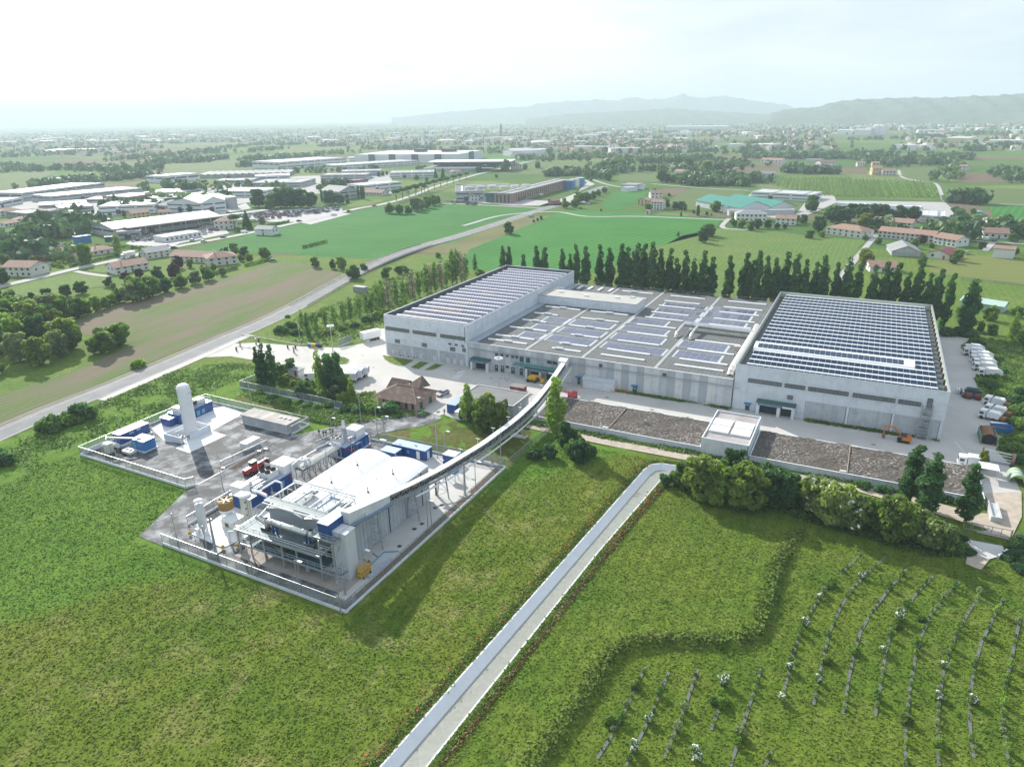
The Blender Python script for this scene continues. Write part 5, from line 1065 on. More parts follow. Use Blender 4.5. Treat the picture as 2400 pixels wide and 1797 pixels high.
u=container('deep blue boiler unit with a tall steel chimney and white boxes on top',-107.4,113.6,-102.6,122.4,2.6,.35,BLUETOP,panes=((-106.9,-105.0,.5,2.6,WHITE,'f'),RS(117.3,118.3,.5,2.2,BLUE2),RS(119.2,120.2,.5,2.2,BLUE2),RS(121,121.9,.5,2.2,BLUE2)))
part(u,'chimney',MB().lathe(-105,116.6,[(.75,3.0),(.62,6.4),(.75,6.5),(.75,6.75),(.42,7.0),(.42,8.6),(.36,8.75)],20),STEEL)
part(u,'white_box',MB().box(-106.8,119,3.1,-103.4,122.2,5.0),WHITE);q=part(u,'fan_bank',MB().box(-107,113.9,3.1,-104.6,115.8,4.7),WHITE2)
for x in(-106.4,-105.2):
 for y in(114.3,115.3):part(u,'fan',MB().cyl(x,y,4.7,4.85,.42,12),BLACK,q)
part(u,'fire_hydrant',MB().box(-102.55,116.2,.5,-102.3,116.7,1.9),RED);part(u,'warning_sign',MB().box(-102.59,114.2,2.0,-102.54,114.8,2.6),RED)
part(u,'awning',MB().box(-102.6,116.9,2.5,-101.8,118.7,2.6),BLUETOP);part(u,'duct',MB().pipe([(-104.6,116.6,3.4),(-103.8,118.4,3.7),(-104.4,119.2,4)],.3,8),STEEL)
c=container('blue container office with two white doors beside the conveyor',-94.4,120.7,-84.9,123.6,2.45,.15,BLUETOP,doors=((-87.4,-86.5,WHITE,'f'),(121.4,122.3,WHITE,'r')),base=False);part(c,'roof_vent',MB().cyl(-88.6,122.3,2.7,3.2,.2,8),WHITE);part(c,'window',MB().box(-90,120.63,1.2,-89.4,120.69,2.0),BLUEPANE)
c=container('short blue lean-to cabin with an open white door in front of the container office',-95.2,117.2,-91.0,119.9,2.2,.15,BLUETOP,base=False);part(c,'door',MB().bar((-90.9,117.4,1.2),(-90.3,116.6,1.2),.06,2.1),WHITE)
container('small blue cabin with white flat roof by the plant back fence',-80.6,121.4,-77.4,124.0,2.3,.15,WHITE,base=False)
q=thing('blue_pump','blue pump unit on thin legs under the conveyor near the stout mast','pump',-74.5,116,.12);part(q,'body',MB().box(-75.8,115.2,1.8,-73.4,116.6,2.7),BLUE2)
for x in(-75.6,-73.6):
 for y in(115.3,116.5):part(q,'leg',MB().bar((x,y,.12),(x,y,1.8),.1),GALV)
q=thing('gas_vent','white T shaped vent on a post behind the curved roofs','vent',-97.5,121.5,.1);part(q,'post',MB().cyl(-97.5,121.5,.1,2.4,.12,8),WHITE);part(q,'hood',MB().box(-98.4,121.2,2.4,-96.6,121.8,2.8),WHITE)
single('beam','bent blue steel beam lying on the concrete beside the process hall','beam',MB().bar((-71.4,82.4,.2),(-71.6,86.6,.2),.2).bar((-71.6,86.6,.2),(-69.3,88.0,.2),.2),BLUEPANE,-71,85,.12)
single('metal_sheets','stack of pale blue metal sheets along the brown soil strip','sheets',MB().box(-69.8,79.2,.12,-69.0,85.6,.3),plain('pale_blue_sheet',(.38,.46,.58),.4,.2),-69.4,82,.12)
for k,(a,b) in enumerate(((-72.8,83.2),(-72.4,85.4))):single('steel_bar','%s dark steel bar lying across the slab cracks by the hall'%('Nearer','Farther')[k],'bar',MB().bar((a-.9,b,.17),(a+.7,b-.5,.17),.12),RUST,a,b,.12,'dark bars on the slab')
for k,(a,b) in enumerate(((-70.2,89.5),(-71,95.6),(-70.7,97.8),(-71,105.6),(-76.4,112.2),(-71.6,104))):single('drain_cover','square drain cover in the slab right of the process hall, %s from the front'%nth(k),'drain cover',MB().box(a-.4,b-.4,.118,a+.4,b+.4,.135),DKSTEEL,a,b,.115,'drain covers in the slab')
q=thing('screw_conveyor','thin slanting tube conveyor on a dark post at the back corner of the hall','tube conveyor',-74,109,.12);part(q,'tube',MB().tube((-75.2,105.6,2.0),(-71.2,117.0,4.6),.16,8),WHITE2);part(q,'post',MB().bar((-74.2,108.5,.12),(-74.2,108.5,3.6),.3),DKSTEEL);part(q,'hood',MB().box(-75.4,108,3.6,-72.4,109,3.8),WHITE2);part(q,'motor',MB().box(-75.6,105.0,1.4,-74.5,106,2.3),GALV)
# ---------------------------------------------------------------- vehicles, people, lamps, poles
def world_dir(p,q):return math.atan2(q.y-p.y,q.x-p.x)
PROTO={}
def car_proto(kind,paint):
 key=(kind,paint.name)
 if key in PROTO:return PROTO[key]
 if kind=='car':L,Wd,prof,gl=4.3,1.75,[(-2.15,.3),(2.1,.3),(2.15,.7),(1.2,.88),(-2.1,.95)],[(-1.9,.9),(1.15,.85),(.45,1.42),(-1.5,1.45)]
 else:L,Wd,prof,gl=4.9,1.9,[(-2.45,.3),(2.4,.3),(2.45,.8),(1.9,1.05),(1.3,1.85),(-2.4,1.9)],[(.9,1.1),(1.78,1.1),(1.33,1.72),(.9,1.74)]
 h=Wd/2
 me={'body':mesh('body',MB().profile_y([(x,z) for x,z in prof],-h,h),paint)}
 g=MB().profile_y(gl,-h+.12,h-.12)
 me['cabin_glass']=mesh('cabin_glass',g,GLASS)
 if kind=='car':me['car_roof']=mesh('car_roof',MB().box(-1.45,-h+.14,1.43,.42,h-.14,1.5),paint)
 wl=[mesh('wheel',MB().tube((0,-.1,0),(0,.1,0),.32,10),BLACK)]
 me['headlight']=mesh('headlight',MB().box(-.06,-.2,-.08,.06,.2,.08),SKYL)
 PROTO[key]=(me,wl[0],L,h);return PROTO[key]
def car(label,world,rz,kind='car',paint=None,group=None,detail=True,name=None,scale=1.0):
 paint=paint or SILV;me,wl,L,h=car_proto(kind,paint)
 r=thing(name or('van' if kind=='van' else 'parked_car'),label,kind,world=world,rz=rz,group=group);r.scale=(scale,)*3
 for k,m in me.items():
  if k=='headlight':
   if detail:
    for sy in(-1,1):link('headlight',m,r,(L/2-.05,sy*(h-.25),.68))
  else:link(k,m,r)
 if detail:
  for sx in(-1,1):
   for sy in(-1,1):link('wheel',wl,r,(sx*1.35,sy*(h-.06),.32))
 return r
def lorry(label,p,q,cab=None,body=None,name='parked_lorry',kind='garbage',group=None,L=None,z=.06):
 cab=cab or WCAR;body=body or WCAR;rz=world_dir(q,p)
 L=L or(q-p).length;c=(p+q)/2;c.z=z
 r=thing(name,label,'lorry',world=c,rz=rz,group=group);f=L/2
 part(r,'cab',MB().profile_y([(f-1.7,.5),(f,.5),(f,1.3),(f-.25,2.35),(f-1.7,2.4)],-1.05,1.05),cab)
 part(r,'windscreen',MB().add([(f+.02,-.9,1.35),(f+.02,.9,1.35),(f-.22,.9,2.2),(f-.22,-.9,2.2)],[(0,1,2,3)]).box(f-1.2,-1.08,1.3,f-.3,-1.055,1.95).box(f-1.2,1.055,1.3,f-.3,1.08,1.95),GLASS)
 part(r,'chassis',MB().box(-f,-.5,.45,f-.3,.5,.75),DKSTEEL)
 if kind=='garbage':part(r,'body',MB().profile_y([(-f+.3,.8),(f-1.85,.8),(f-1.85,2.5),(f-2.1,2.7),(-f+1.3,2.7),(-f,2.0),(-f,1.2)],-1.1,1.1),body);part(r,'tail_gate',MB().box(-f-.12,-.9,1.0,-f+.02,.9,1.9),GALV)
 elif kind=='box':part(r,'body',MB().box(-f,-1.2,.8,f-1.85,1.2,3.3),body);part(r,'rear_door',MB().box(-f-.05,-1.1,.9,-f,1.1,3.2),WHITE2)
 elif kind=='hopper':part(r,'body',MB().profile_y([(-f+1.4,.8),(f-1.9,.8),(f-1.9,2.0),(f-2.2,2.4),(-f+1.6,2.4),(-f+1.2,1.9)],-1.05,1.05),body);part(r,'hopper',MB().box(-f,-1,.7,-f+1.3,1,1.5),RUST)
 m=mesh('wheel',MB().tube((0,-.14,0),(0,.14,0),.46,12),BLACK)
 for x in(f-.9,-f+1.2,-f+2.4):
  for sy in(-.95,.95):link('wheel',m,r,(x,sy,.46))
 return r
G='white lorries parked along the right yard edge'
for k,(x0,y0,x1,y1,d) in enumerate(((285,262,440,215,'the farthest pair, nearer one'),(300,225,430,195,'the farthest pair, back one'),(370,310,545,270,'just in front of the farthest pair'),(370,352,550,340,'in the middle of the six'),(400,395,555,380,'second nearest of the six'),(405,445,500,400,'wedged behind the nearest one'),(460,515,570,455,'nearest of the six'))):
 p,q=ZT(x0,y0),ZT(x1,y1);d0=(q-p).normalized();lorry('white refuse lorry by the right tall hall, %s'%d,p,p+ab(1,.12)*6.2 if k!=1 else p+ab(1,.1)*5.6,group=G)
for k,(x0,y0,d) in enumerate(((540,850,'behind the red vehicle'),(545,955,'back one of the nearer pair'),(480,1015,'front one of the nearer pair'))):p=ZT(x0,y0);lorry('white hopper lorry with rusty rear beside the green verge, %s'%d,p,p+ab(.93,-.38)*6.0,kind='hopper',group=G)
p=ZT(215,1590);lorry('small white tipper lorry half hidden behind the right bark bed',p,p+ab(1,0)*5.6,kind='garbage')
r=thing('harvester_frame','dark machinery frame with two dark red drums, parked on the right yard','machine',*toab(ZT(400,780)),.06);a,b=toab(ZT(400,800))
part(r,'frame',MB().box(a-2.4,b,.4,a+2,b+2.4,.8).box(a-2.6,b+2.6,.3,a-2.2,b+4.4,1.2).box(a-1.6,b+2.4,.8,a+2.4,b+4,1.6),DKSTEEL);part(r,'drum',MB().tube((a-1.7,b-.2,.9),(a-.2,b-.2,.9),.85,14),MAROON);part(r,'drum',MB().tube((a+.6,b-.2,.9),(a+2.1,b-.2,.9),.85,14),MAROON)
part(r,'slats',MB().box(a-3.0,b+2.2,.2,a-2.7,b+4.6,1.3).box(a-3.5,b+2.2,.2,a-3.2,b+4.6,1.3),WHITE2)
part(r,'engine',MB().box(a-1.2,b+3,1.6,a+1.8,b+3.8,2.2),plain('teal_machine',(.05,.14,.17),.5))
a,b=toab(ZT(590,1330));r=thing('drum_skip','open green skip holding a large dark drum by the verge','skip',a,b,.06)
part(r,'side',MB().box(a-1.7,b-1.6,.06,a-1.5,b+5,1.9).box(a+1.5,b-1.6,.06,a+1.7,b+5,1.9).box(a-1.5,b+4.8,.06,a+1.5,b+5,2.3),GREENM);part(r,'drum',MB().lathe(0,0,[(1.3,0)],4).tube((a,b-1.3,1.4),(a,b+4.4,1.4),1.35,20,cap=False),RUST);part(r,'drum_mouth',MB().tube((a,b-1.2,1.4),(a,b-1.1,1.4),1.2,18),DARKIN);part(r,'beam',MB().bar((a-1.6,b-.6,2.2),(a+1.6,b-.6,2.2),.2),GREENM)
a,b=toab(ZT(735,1200));r=thing('blue_skip','tilted blue skip with rusty inside next to the drum skip','skip',a,b,.06);part(r,'side',MB().add([(a-1.9,b-1.2,.1),(a+2,b-1.2,.1),(a+2.2,b+1.4,.1),(a-1.9,b+1.2,.1),(a-2.1,b-1.5,1.6),(a+2.4,b-1.6,1.9),(a+2.6,b+1.7,1.9),(a-2.1,b+1.4,1.5)],[(0,1,5,4),(1,2,6,5),(2,3,7,6),(3,0,4,7)]),BLUE2);part(r,'load',MB().box(a-1.8,b-1.1,.2,a+1.9,b+1.1,1.0),RUST);part(r,'tarpaulin',MB().box(a-1.8,b+1.9,.1,a+1.8,b+3.4,1.3),WHITE2)
a,b=toab(ZT(660,1570));r=thing('drum_screen','long open drum screen with white bars and a brown ring at its end','machine',a,b,.06)
mb=MB()
for k in range(10):t_=k*.628;mb.tube((a-2.2,b+1.3+1.1*math.cos(t_),1.4+1.1*math.sin(t_)),(a+3.4,b+.2+1.1*math.cos(t_),1.4+1.1*math.sin(t_)),.06,5)
part(r,'bars',mb,WHITE2);part(r,'end_ring',MB().tube((a+3.3,b+.2,1.4),(a+3.9,b+.1,1.4),1.35,20,cap=False).tube((a+3.35,b+.2,1.4),(a+3.85,b+.1,1.4),1.1,20,cap=False),plain('brown_ring',(.28,.17,.12),.8));part(r,'end_ring',MB().tube((a-2.3,b+1.3,1.4),(a-2,b+1.25,1.4),1.3,18,cap=False),RUST);part(r,'frame',MB().box(a-2,b-.4,.1,a+3.4,b+.2,.5),GALV)
a,b=toab(ZC(2110,500));r=thing('drum_shells','pale green half round drum shells lying on the concrete by the track','machine',a,b,.06)
prof=[(1.5*math.cos(t_),1.9*math.sin(t_)) for t_ in[k*math.pi/10 for k in range(11)]]
part(r,'shell',MB().profile_y([(a+x,.1+z) for x,z in prof]+[(a+x*.93,.1+z*.93) for x,z in prof[::-1]],b-.6,b+3.6),plain('pale_green_shell',(.30,.42,.30),.6,var=.15,stain=(.2,.15,.1),samt=.4));part(r,'shell',MB().profile_y([(a+2+x*.8,1.8-z) for x,z in prof]+[(a+2+x*.74,1.8-z*.93) for x,z in prof[::-1]],b-3,b-.2),GREENM);part(r,'rib',MB().profile_y([(a+x*1.05,.1+z*1.05) for x,z in prof]+[(a+x,.1+z) for x,z in prof[::-1]],b+1.2,b+1.5),WHITE2)
a,b=toab(ZC(1740,440));r=thing('canopy','small white flat canopy on posts beside the end of the bark bed','canopy',a,b,.05);part(r,'roof',MB().box(a-2,b-1.2,2.5,a+1.6,b+2.2,2.62),WHITE)
for x in(a-1.8,a+1.4):
 for y in(b-1,b+2):part(r,'post',MB().bar((x,y,.05),(x,y,2.5),.1),GALV)
single('rubble_bin','concrete bay of rubble at the right end of the bark bed','bay',MB().box(28.9,146.5,0,29.2,153,1.2).box(30.4,146.5,0,30.7,153,1.2).box(28.9,146.2,0,30.7,146.5,1.2).box(29.2,146.5,.05,30.4,153,.8),CONC3,29.8,150,0)
a,b=toab(Z5(985,935));r=thing('excavator','orange excavator with raised boom parked before the right tall hall','excavator',a,b,.06)
for y in(b-.8,b+.8):part(r,'track',MB().box(a-1.3,y-.25,.06,a+1.3,y+.25,.65),BLACK)
part(r,'cab',MB().box(a-.6,b-.9,.8,a+.5,b+.2,2.3),DKSTEEL);part(r,'body',MB().box(a-.4,b-1,.75,a+1.6,b+1,1.6),ORA)
part(r,'boom',MB().bar((a-.6,b+.5,1.3),(a-2.4,b+.5,3.3),.32).bar((a-2.4,b+.5,3.3),(a-4.4,b+.4,3.2),.28),ORA);part(r,'arm',MB().bar((a-4.4,b+.4,3.25),(a-4.3,b+.3,1.2),.22),ORA);part(r,'bucket',MB().box(a-4.6,b-.05,.3,a-4.0,b+.65,1.2),RUST)
a,b=toab(Z1(1235,705));r=thing('telehandler','dark red telehandler with white cab beside the planted strip','telehandler',a,b,.1)
bx=lambda n,x0,y0,z0,x1,y1,z1,m:part(r,n,MB().box(a+x0,b+y0,z0,a+x1,b+y1,z1),m)
bx('body',-.95,-2.6,.7,.95,2.2,1.5,RED);bx('cab',-.9,-.6,1.5,.1,1.0,2.5,GLASS);bx('cab_roof',-1,-.7,2.5,.2,1.1,2.62,WHITE);part(r,'boom',MB().bar((a+.5,b-2.6,1.7),(a+.5,b+3.4,1.9),.45),RED);bx('fork_carriage',-.2,3.3,.9,1.1,3.7,2.0,DKSTEEL)
for x in(-1,1):
 for y in(-1.9,1.7):part(r,'wheel',MB().tube((a+x-.2,b+y,.68),(a+x+.2,b+y,.68),.6,14),BLACK)
a,b=toab(Z4B(2150,190));r=thing('boom_lift','yellow self propelled boom lift parked before the wide loading portal','lift',a,b,.06)
bx('chassis',-1.5,-1,.5,1.5,1,.9,DKSTEEL);bx('turret',-1.2,-.9,.9,1.2,.9,1.9,YEL);part(r,'boom',MB().bar((a-.4,b,2.1),(a+2.6,b-.2,2.1),.4).bar((a+2.4,b-.2,2.0),(a+3.2,b-.3,.8),.3),YEL);bx('basket',3.0,-.9,.4,3.8,.5,1.4,YEL)
for x in(-1.2,1.2):
 for y in(-.95,.95):part(r,'wheel',MB().tube((a+x,b+y-.18,.5),(a+x,b+y+.18,.5),.48,12),BLACK)
a,b=toab(Z4(290,990));r=thing('boom_lift','bright red machine by the tall poplar at the edge of the left bark bed','lift',a,b,.06);bx('body',-1.2,-.7,.5,1.2,.7,1.5,RED);bx('counterweight',-.2,-.75,1.5,1.2,.75,2.1,RED);part(r,'arm',MB().bar((a-1,b,1.7),(a-2.8,b+.2,1.8),.3),RED)
for x in(-.9,.9):part(r,'wheel',MB().tube((a+x,b-.8,.42),(a+x,b+.8,.42),.38,10),BLACK)
a,b=-70.6,79.6;r=thing('scissor_lift','yellow scissor lift with railed basket beside the clad shaft','lift',a,b,.12);bx('base',-.55,-1.2,.35,.55,1.2,.95,YEL);bx('scissors',-.4,-1.1,.95,.4,1.1,1.35,MATS['ochre_rim']);bx('deck',-.6,-1.25,1.35,.6,1.25,1.5,YEL);railing(r,[(a-.6,b-1.25),(a+.6,b-1.25),(a+.6,b+1.25),(a-.6,b+1.25),(a-.6,b-1.25)],1.5,1.0,1.2,YEL);bx('control_box',.2,.9,2.1,.5,1.2,2.5,DKSTEEL)
for x in(-.55,.55):
 for y in(-.9,.9):part(r,'wheel',MB().tube((a+x-.08,b+y,.3),(a+x+.08,b+y,.3),.22,10),BLACK)
p,q=Z4B(925,385),Z4B(1040,335);car('silver estate car with open blue rear door beside the gatehouse',(p+q)/2,world_dir(q,p),'car',SILV)
container('blue container with pale ribbed roof at the corner of the grey shed',-95.6,147.4,-92.9,153.4,2.45,.1,BLUETOP,base=False)
q=thing('white_cabin','narrow white equipment cabin standing before the grey shed','cabin',-90.7,145.4,.05);part(q,'body',MB().box(-91.6,144.7,.05,-89.9,147.2,2.2),WHITE);part(q,'sign',MB().box(-91.5,144.66,1.2,-91.2,144.7,1.5),RED)
def trailer(label,p,q,h=2.7,chk=False,group=None):
 c=(p+q)/2;L=(q-p).length;r=thing('tanker_trailer' if not chk else 'box_trailer',label,'trailer',world=Vector((c.x,c.y,.06)),rz=world_dir(p,q),group=group);f=L/2
 part(r,'body',MB().box(-f,-1.25,1.0,f,1.25,1.0+h),WCAR);part(r,'chassis',MB().box(-f+.3,-.6,.6,f-.3,.6,1.0),DKSTEEL)
 for k in range(6):part(r,'body_rib',MB().box(-f+.4+k*(L-1)/5,-1.29,1.1,-f+.5+k*(L-1)/5,-1.25,.9+h),WHITE2)
 if chk:
  for i in range(4):
   for j in range(4):
    if(i+j)%2==0:part(r,'blue_square',MB().box(f+.005,-.9+i*.45,1.5+j*.4,f+.03,-.47+i*.45,1.88+j*.4),BLUE)
  for i in range(5):
   for j in range(3):
    if(i+j)%2==0:part(r,'blue_square',MB().box(f-3+i*.5,-.8+j*.5,1.005+h,f-2.54+i*.5,-.34+j*.5,1.03+h),BLUE)
 m=mesh('wheel',MB().tube((0,-.15,0),(0,.15,0),.5,12),BLACK)
 for x in(-f+1.2,-f+2.4,-f+3.6) if not chk else(f-1.5,f-2.7,-f+1.5):
  for sy in(-1.1,1.1):link('wheel',m,r,(x,sy,.5))
 return r
trailer('white articulated trailer parked beside the left tall hall',Z5B(1880,235),Z5B(1650,290),2.6)
for k,d in enumerate(('nearest the gatehouse','in the middle','farthest from the gatehouse')):e=ab(-.9,2.9*k);trailer('white box trailer with blue squares behind the grove, %s'%d,Z5B(1020,810)+e,Z5B(1620,815)+e,2.3,True,'box trailers behind the grove')
lorry('white lorry cab with a short body half hidden behind the grove trees',Z5B(920,770),Z5B(1060,760)+ab(3,0),kind='box')
for k,(x,m) in enumerate(((975,BLUE2),(1010,YEL),(1040,YEL),(1075,BLUE),(1110,DKSTEEL))):
 a,b=toab(Z5B(x,348+k*2));r=thing('recycling_bin','%s recycling bin by the entrance railing, %s in the row'%(('blue','yellow','yellow','dark blue','black')[k],nth(k)),'bin',a,b,.05,'bins in a row by the entrance');part(r,'body',MB().box(a-.6,b-.5,.05,a+.6,b+.5,1.2),m);part(r,'lid',MB().box(a-.65,b-.55,1.2,a+.65,b+.55,1.35),m)
a,b=toab(Z5B(800,715));r=thing('kiosk','small white kiosk with grey flat roof in the grove','kiosk',a,b,.05);part(r,'wall',MB().box(a-2.2,b-1.3,.05,a+2.2,b+1.3,2.1),WHITE2);part(r,'roof',MB().box(a-2.5,b-1.6,2.1,a+2.5,b+1.6,2.3),GREYROOF);part(r,'door',MB().box(a+.6,b-1.35,.1,a+1.5,b-1.3,1.9),RED)
plain('tan_post',(.33,.28,.21),.7)
for k,(x,y) in enumerate(((75,345),(280,320),(770,425))):a,b=toab(Z5B(x,y));r=thing('access_post','slim brown access post at the entrance lanes, %s from the road'%nth(k),'post',a,b,.05,'brown posts at the entrance lanes');part(r,'post',MB().box(a-.2,b-.2,.05,a+.2,b+.2,2.4),MATS['tan_post']);part(r,'head',MB().box(a-.24,b-.24,2.1,a+.24,b+.24,2.45),CREAM)
for k,(x,y) in enumerate(((25,400),(690,370),(790,375),(312,285))):a,b=toab(Z5B(x,y));single('card_reader','small dark card reader post on the entrance paving, %s one'%nth(k),'post',MB().box(a-.2,b-.2,.05,a+.2,b+.2,1.5),DKSTEEL,a,b,.05,'card readers at the entrance')
for k,(p0,p1) in enumerate((((100,200),(480,270)),((480,270),(860,335)),((860,335),(1160,300)))):pa,pb=toab(Z5B(*p0)),toab(Z5B(*p1));single('guard_rail','low grey guard rail along the entrance verge, %s length'%nth(k),'guard rail',MB().bar((*pa,.5),(*pb,.5),.08,.25).bar((*pa,0),(*pa,.6),.1).bar((*pb,0),(*pb,.6),.1),GALV,*pa,.05,'guard rails at the entrance')
for k,(o,x0,x1) in enumerate(((4.0,700,940),(-4.1,790,990))):
 L=smoothline(MAIN);pts=[p for p in L if 690<1200+FPX*(p-Vector((0,0,75))).dot(CR)/(p-Vector((0,0,75))).dot(CF)<1010];r=thing('guard_rail',('far','near')[k]+' dark guard rail along the bridge on the main road','guard rail',world=Vector((0,0,0)),rz=0);mb=MB()
 for i,p in enumerate(pts):
  d=(pts[min(i+1,len(pts)-1)]-pts[max(i-1,0)]).normalized();n_=Vector((-d.y,d.x,0))*o;z=.1+hump(p);q=p+n_
  if i:mb.bar((*w0[:2],w0[2]+.6),(q.x,q.y,z+.6),.08,.3)
  mb.bar((q.x,q.y,z-.4),(q.x,q.y,z+.8),.1);w0=(q.x,q.y,z)
 part(r,'rail',mb,plain('dull_guard_rail%d'%k,(.10,.11,.12),.6,.3))
def lamp(label,base,h,arm=1.2,side=(1,0),mat=None,name='lamp_post',cat='lamp post',group=None,z=.05):
 a,b=toab(base);r=thing(name,label,cat,a,b,z,group);part(r,'pole',MB().tube((a,b,z),(a,b,h),.11,7,.06),mat or GALV)
 if arm:part(r,'lamp_arm',MB().tube((a,b,h),(a+side[0]*arm,b+side[1]*arm,h+.1),.05,5),GALV);part(r,'lamp_head',MB().box(a+side[0]*arm-.45,b+side[1]*arm-.2,h,a+side[0]*arm+.45,b+side[1]*arm+.2,h+.16),WHITE)
 return r
def hmast(label,base,h):
 a,b=toab(base);r=thing('high_mast',label,'light mast',a,b,.05,'floodlight masts of the yard');part(r,'pole',MB().tube((a,b,.05),(a,b,h),.17,8,.1),GALV);part(r,'ring',MB().lathe(a,b,[(.9,h),(1.0,h+.1),(.9,h+.2)],12),GALV)
 for k in range(8):x,y=a+math.cos(k*.785),b+math.sin(k*.785);part(r,'floodlight',MB().box(x-.28,y-.2,h+.05,x+.28,y+.2,h+.4),WHITE)
hmast('tall floodlight mast standing at the entrance before the grove',Z5B(1275,420),9.3);hmast('tall floodlight mast standing in the yard behind the grey shed',Z4B(1715,270),9.0)
LAMPS=[(Z1(1030,815),5.4,'beside the lane before the red telehandler'),(Z2(340,355),6.2,'behind the red telehandler at the gate'),(Z2(390,345),6.4,'in front of the brown planted strip'),(ZD(265,420),5.0,'beside the walking people'),(ZD(1000,400),7.6,'at the start of the plant back fence'),(ZF(575,495),6.9,'behind the container office, with two heads'),(ZF(1070,985),6.4,'on the brown strip by the pump'),(ZD(1125,520),7.0,'at the plant back wall'),(Z2(1590,745),6.2,'on the slab beside the middle trestle'),(Z2(1125,1135),6.4,'next to the yellow scissor lift'),(Z2(630,1190),5.6,'inside the front fence before the cabins'),(Z4B(640,630),5.4,'at the gatehouse corner by the asphalt lane')]
for p,h,d in LAMPS:lamp('slim grey lamp post '+d,p,h,group='slim lamp posts of the plant')
POLES=[(Z1(735,1165),6.5,'near the left front corner of the plant fence'),(Z1(930,1235),6,'in front of the white slab'),(Z2(275,1060),6.5,'in front of the platform left end'),(Z2(945,1385),6.2,'at the front corner of the plant fence'),(Z2(1620,790),7.5,'right of the brown strip, middle of the plant fence'),(ZF(455,510),8.6,'behind the blue container office'),(ZF(1480,660),10.5,'at the far right corner of the plant fence'),(Z2(850,320),5.5,'beside the left curved roof'),(Z1(360,440),4.5,'outside the tank yard fence by the blue container'),(Z1(1215,280),7.5,'behind the concrete cabin'),(Z1(985,215),4.0,'behind the generator building'),(ZE(485,1090),5,'by the open pit'),(Z5B(225,1120),9.0,'beside the grove screen fence'),(Z5B(1645,1380),9.0,'left of the gatehouse at the asphalt lane'),(Z4B(905,1090),9.5,'crossing in front of the asphalt lane'),(Z4B(235,970),6,'left end of the plant back fence'),(Z4B(1735,1100),7,'crossing before the grey shed')]
for p,h,d in POLES:lamp('thin bare metal pole '+d,p,h,0,name='metal_pole',cat='pole',group='thin bare poles')
for k,(f,x,y,yt) in enumerate(((Z7,455,965,840),(Z7,905,1000,870),(Z7,1565,1005,905),(Z6,1905,730,655),(ZN,590,690,590),(ZN,985,620,490),(ZN,640,520,440),(ZN,460,225,150),(ZN,695,390,300),(ZR,228,485,390),(Z5B,855,320,80),(Z5B,410,240,110),(Z5B,430,235,130),(Z5B,300,235,150),(Z5B,775,320,225))):
 b_=f(x,y);src=(0,0)
 oy={Z7:(300,.31646),Z6:(350,.31646),ZN:(380,.23585),ZR:(350,.36166),Z5B:(750,.18083)}[f]
 lamp('thin grey utility pole %s'%('in the field edge left of the main road','beside the field near the bridge','right of the bridge poplars','at the edge of the big field by the village road','standing in the wheat beyond the poplar row','at the field corner by the white house lane','beside the lane to the farm','by the farm track near the workshop','in the pale field behind the farm','next to the white transformer tower','at the end of the entrance verge','first of two close on the entrance verge','second of two close on the entrance verge','leftmost on the entrance verge','short one by the entrance rail')[k],b_,ht(b_,oy[0]+yt*oy[1]),0,name='utility_pole',cat='pole',mat=CONC3,group='utility poles')
def person(label,base,rz,top,legs,h=1.74,walk=.25):
 sk=bpy.data.meshes.new('person');k=h/1.75
 V=[(0,0,.95),(0,0,1.15),(0,0,1.38),(0,0,1.5),(0,.01,1.62),(0,.01,1.72),(.1,0,.9),(.11,walk,.5),(.11,walk*1.1,.08),(.11,walk*1.1+.14,.04),(-.1,0,.9),(-.11,-walk,.5),(-.11,-walk*1.3,.1),(-.11,-walk*1.3+.14,.05),(.2,0,1.4),(.26,-.12,1.12),(.25,-.02,.88),(-.2,0,1.4),(-.26,.12,1.12),(-.25,.2,.9)]
 E=[(0,1),(1,2),(2,3),(3,4),(4,5),(0,6),(6,7),(7,8),(8,9),(0,10),(10,11),(11,12),(12,13),(2,14),(14,15),(15,16),(2,17),(17,18),(18,19)]
 sk.from_pydata([(x*k,y*k,z*k) for x,y,z in V],E,[]);tmp=bpy.data.objects.new('tmp_person',sk);COL.objects.link(tmp)
 m=tmp.modifiers.new('s','SKIN');rad=[.15,.14,.17,.06,.09,.08,.09,.065,.05,.045,.09,.065,.05,.045,.065,.05,.04,.065,.05,.04]
 for v,r_ in zip(sk.skin_vertices[0].data,rad):v.radius=(r_*k,r_*k*.85)
 sk.skin_vertices[0].data[0].use_root=True;u=tmp.modifiers.new('u','SUBSURF');u.levels=1
 dg=bpy.context.evaluated_depsgraph_get();me=bpy.data.meshes.new_from_object(tmp.evaluated_get(dg));bpy.data.objects.remove(tmp);me.name='person'
 me.materials.clear();[me.materials.append(x) for x in(legs,top,SKIN)]
 for p in me.polygons:z=p.center.z/k;p.material_index=0 if z<.98 else(1 if z<1.47 else 2);p.use_smooth=True
 o=link('person',me);o.location=base;o.rotation_euler=(0,0,rz);tag(o,label,'person',None)
 hd=link('hair',mesh('hair',MB().lathe(0,.0,[(.085*k,1.64*k),(.1*k,1.7*k),(.08*k,1.78*k),(.01,1.8*k)],10),BLACK),o);return o
PP=[(60,420,'person in dark clothes walking first on the left of a group on the asphalt'),(130,440,'person in dark clothes, second from the left in the walking group'),(172,437,'person in dark clothes, third from the left in the walking group'),(238,390,'person in dark clothes striding near the lamp post behind the boiler unit'),(285,412,'person in dark clothes at the right of the walking group beside the lamp post')]
for k,(x,y,l) in enumerate(PP):p=ZD(x,y);p.z=.1;o=person(l,p,R(200+12*k),CLOTHB,CLOTHB,walk=.16+.06*(k%3));o['group']='people walking on the asphalt lane'
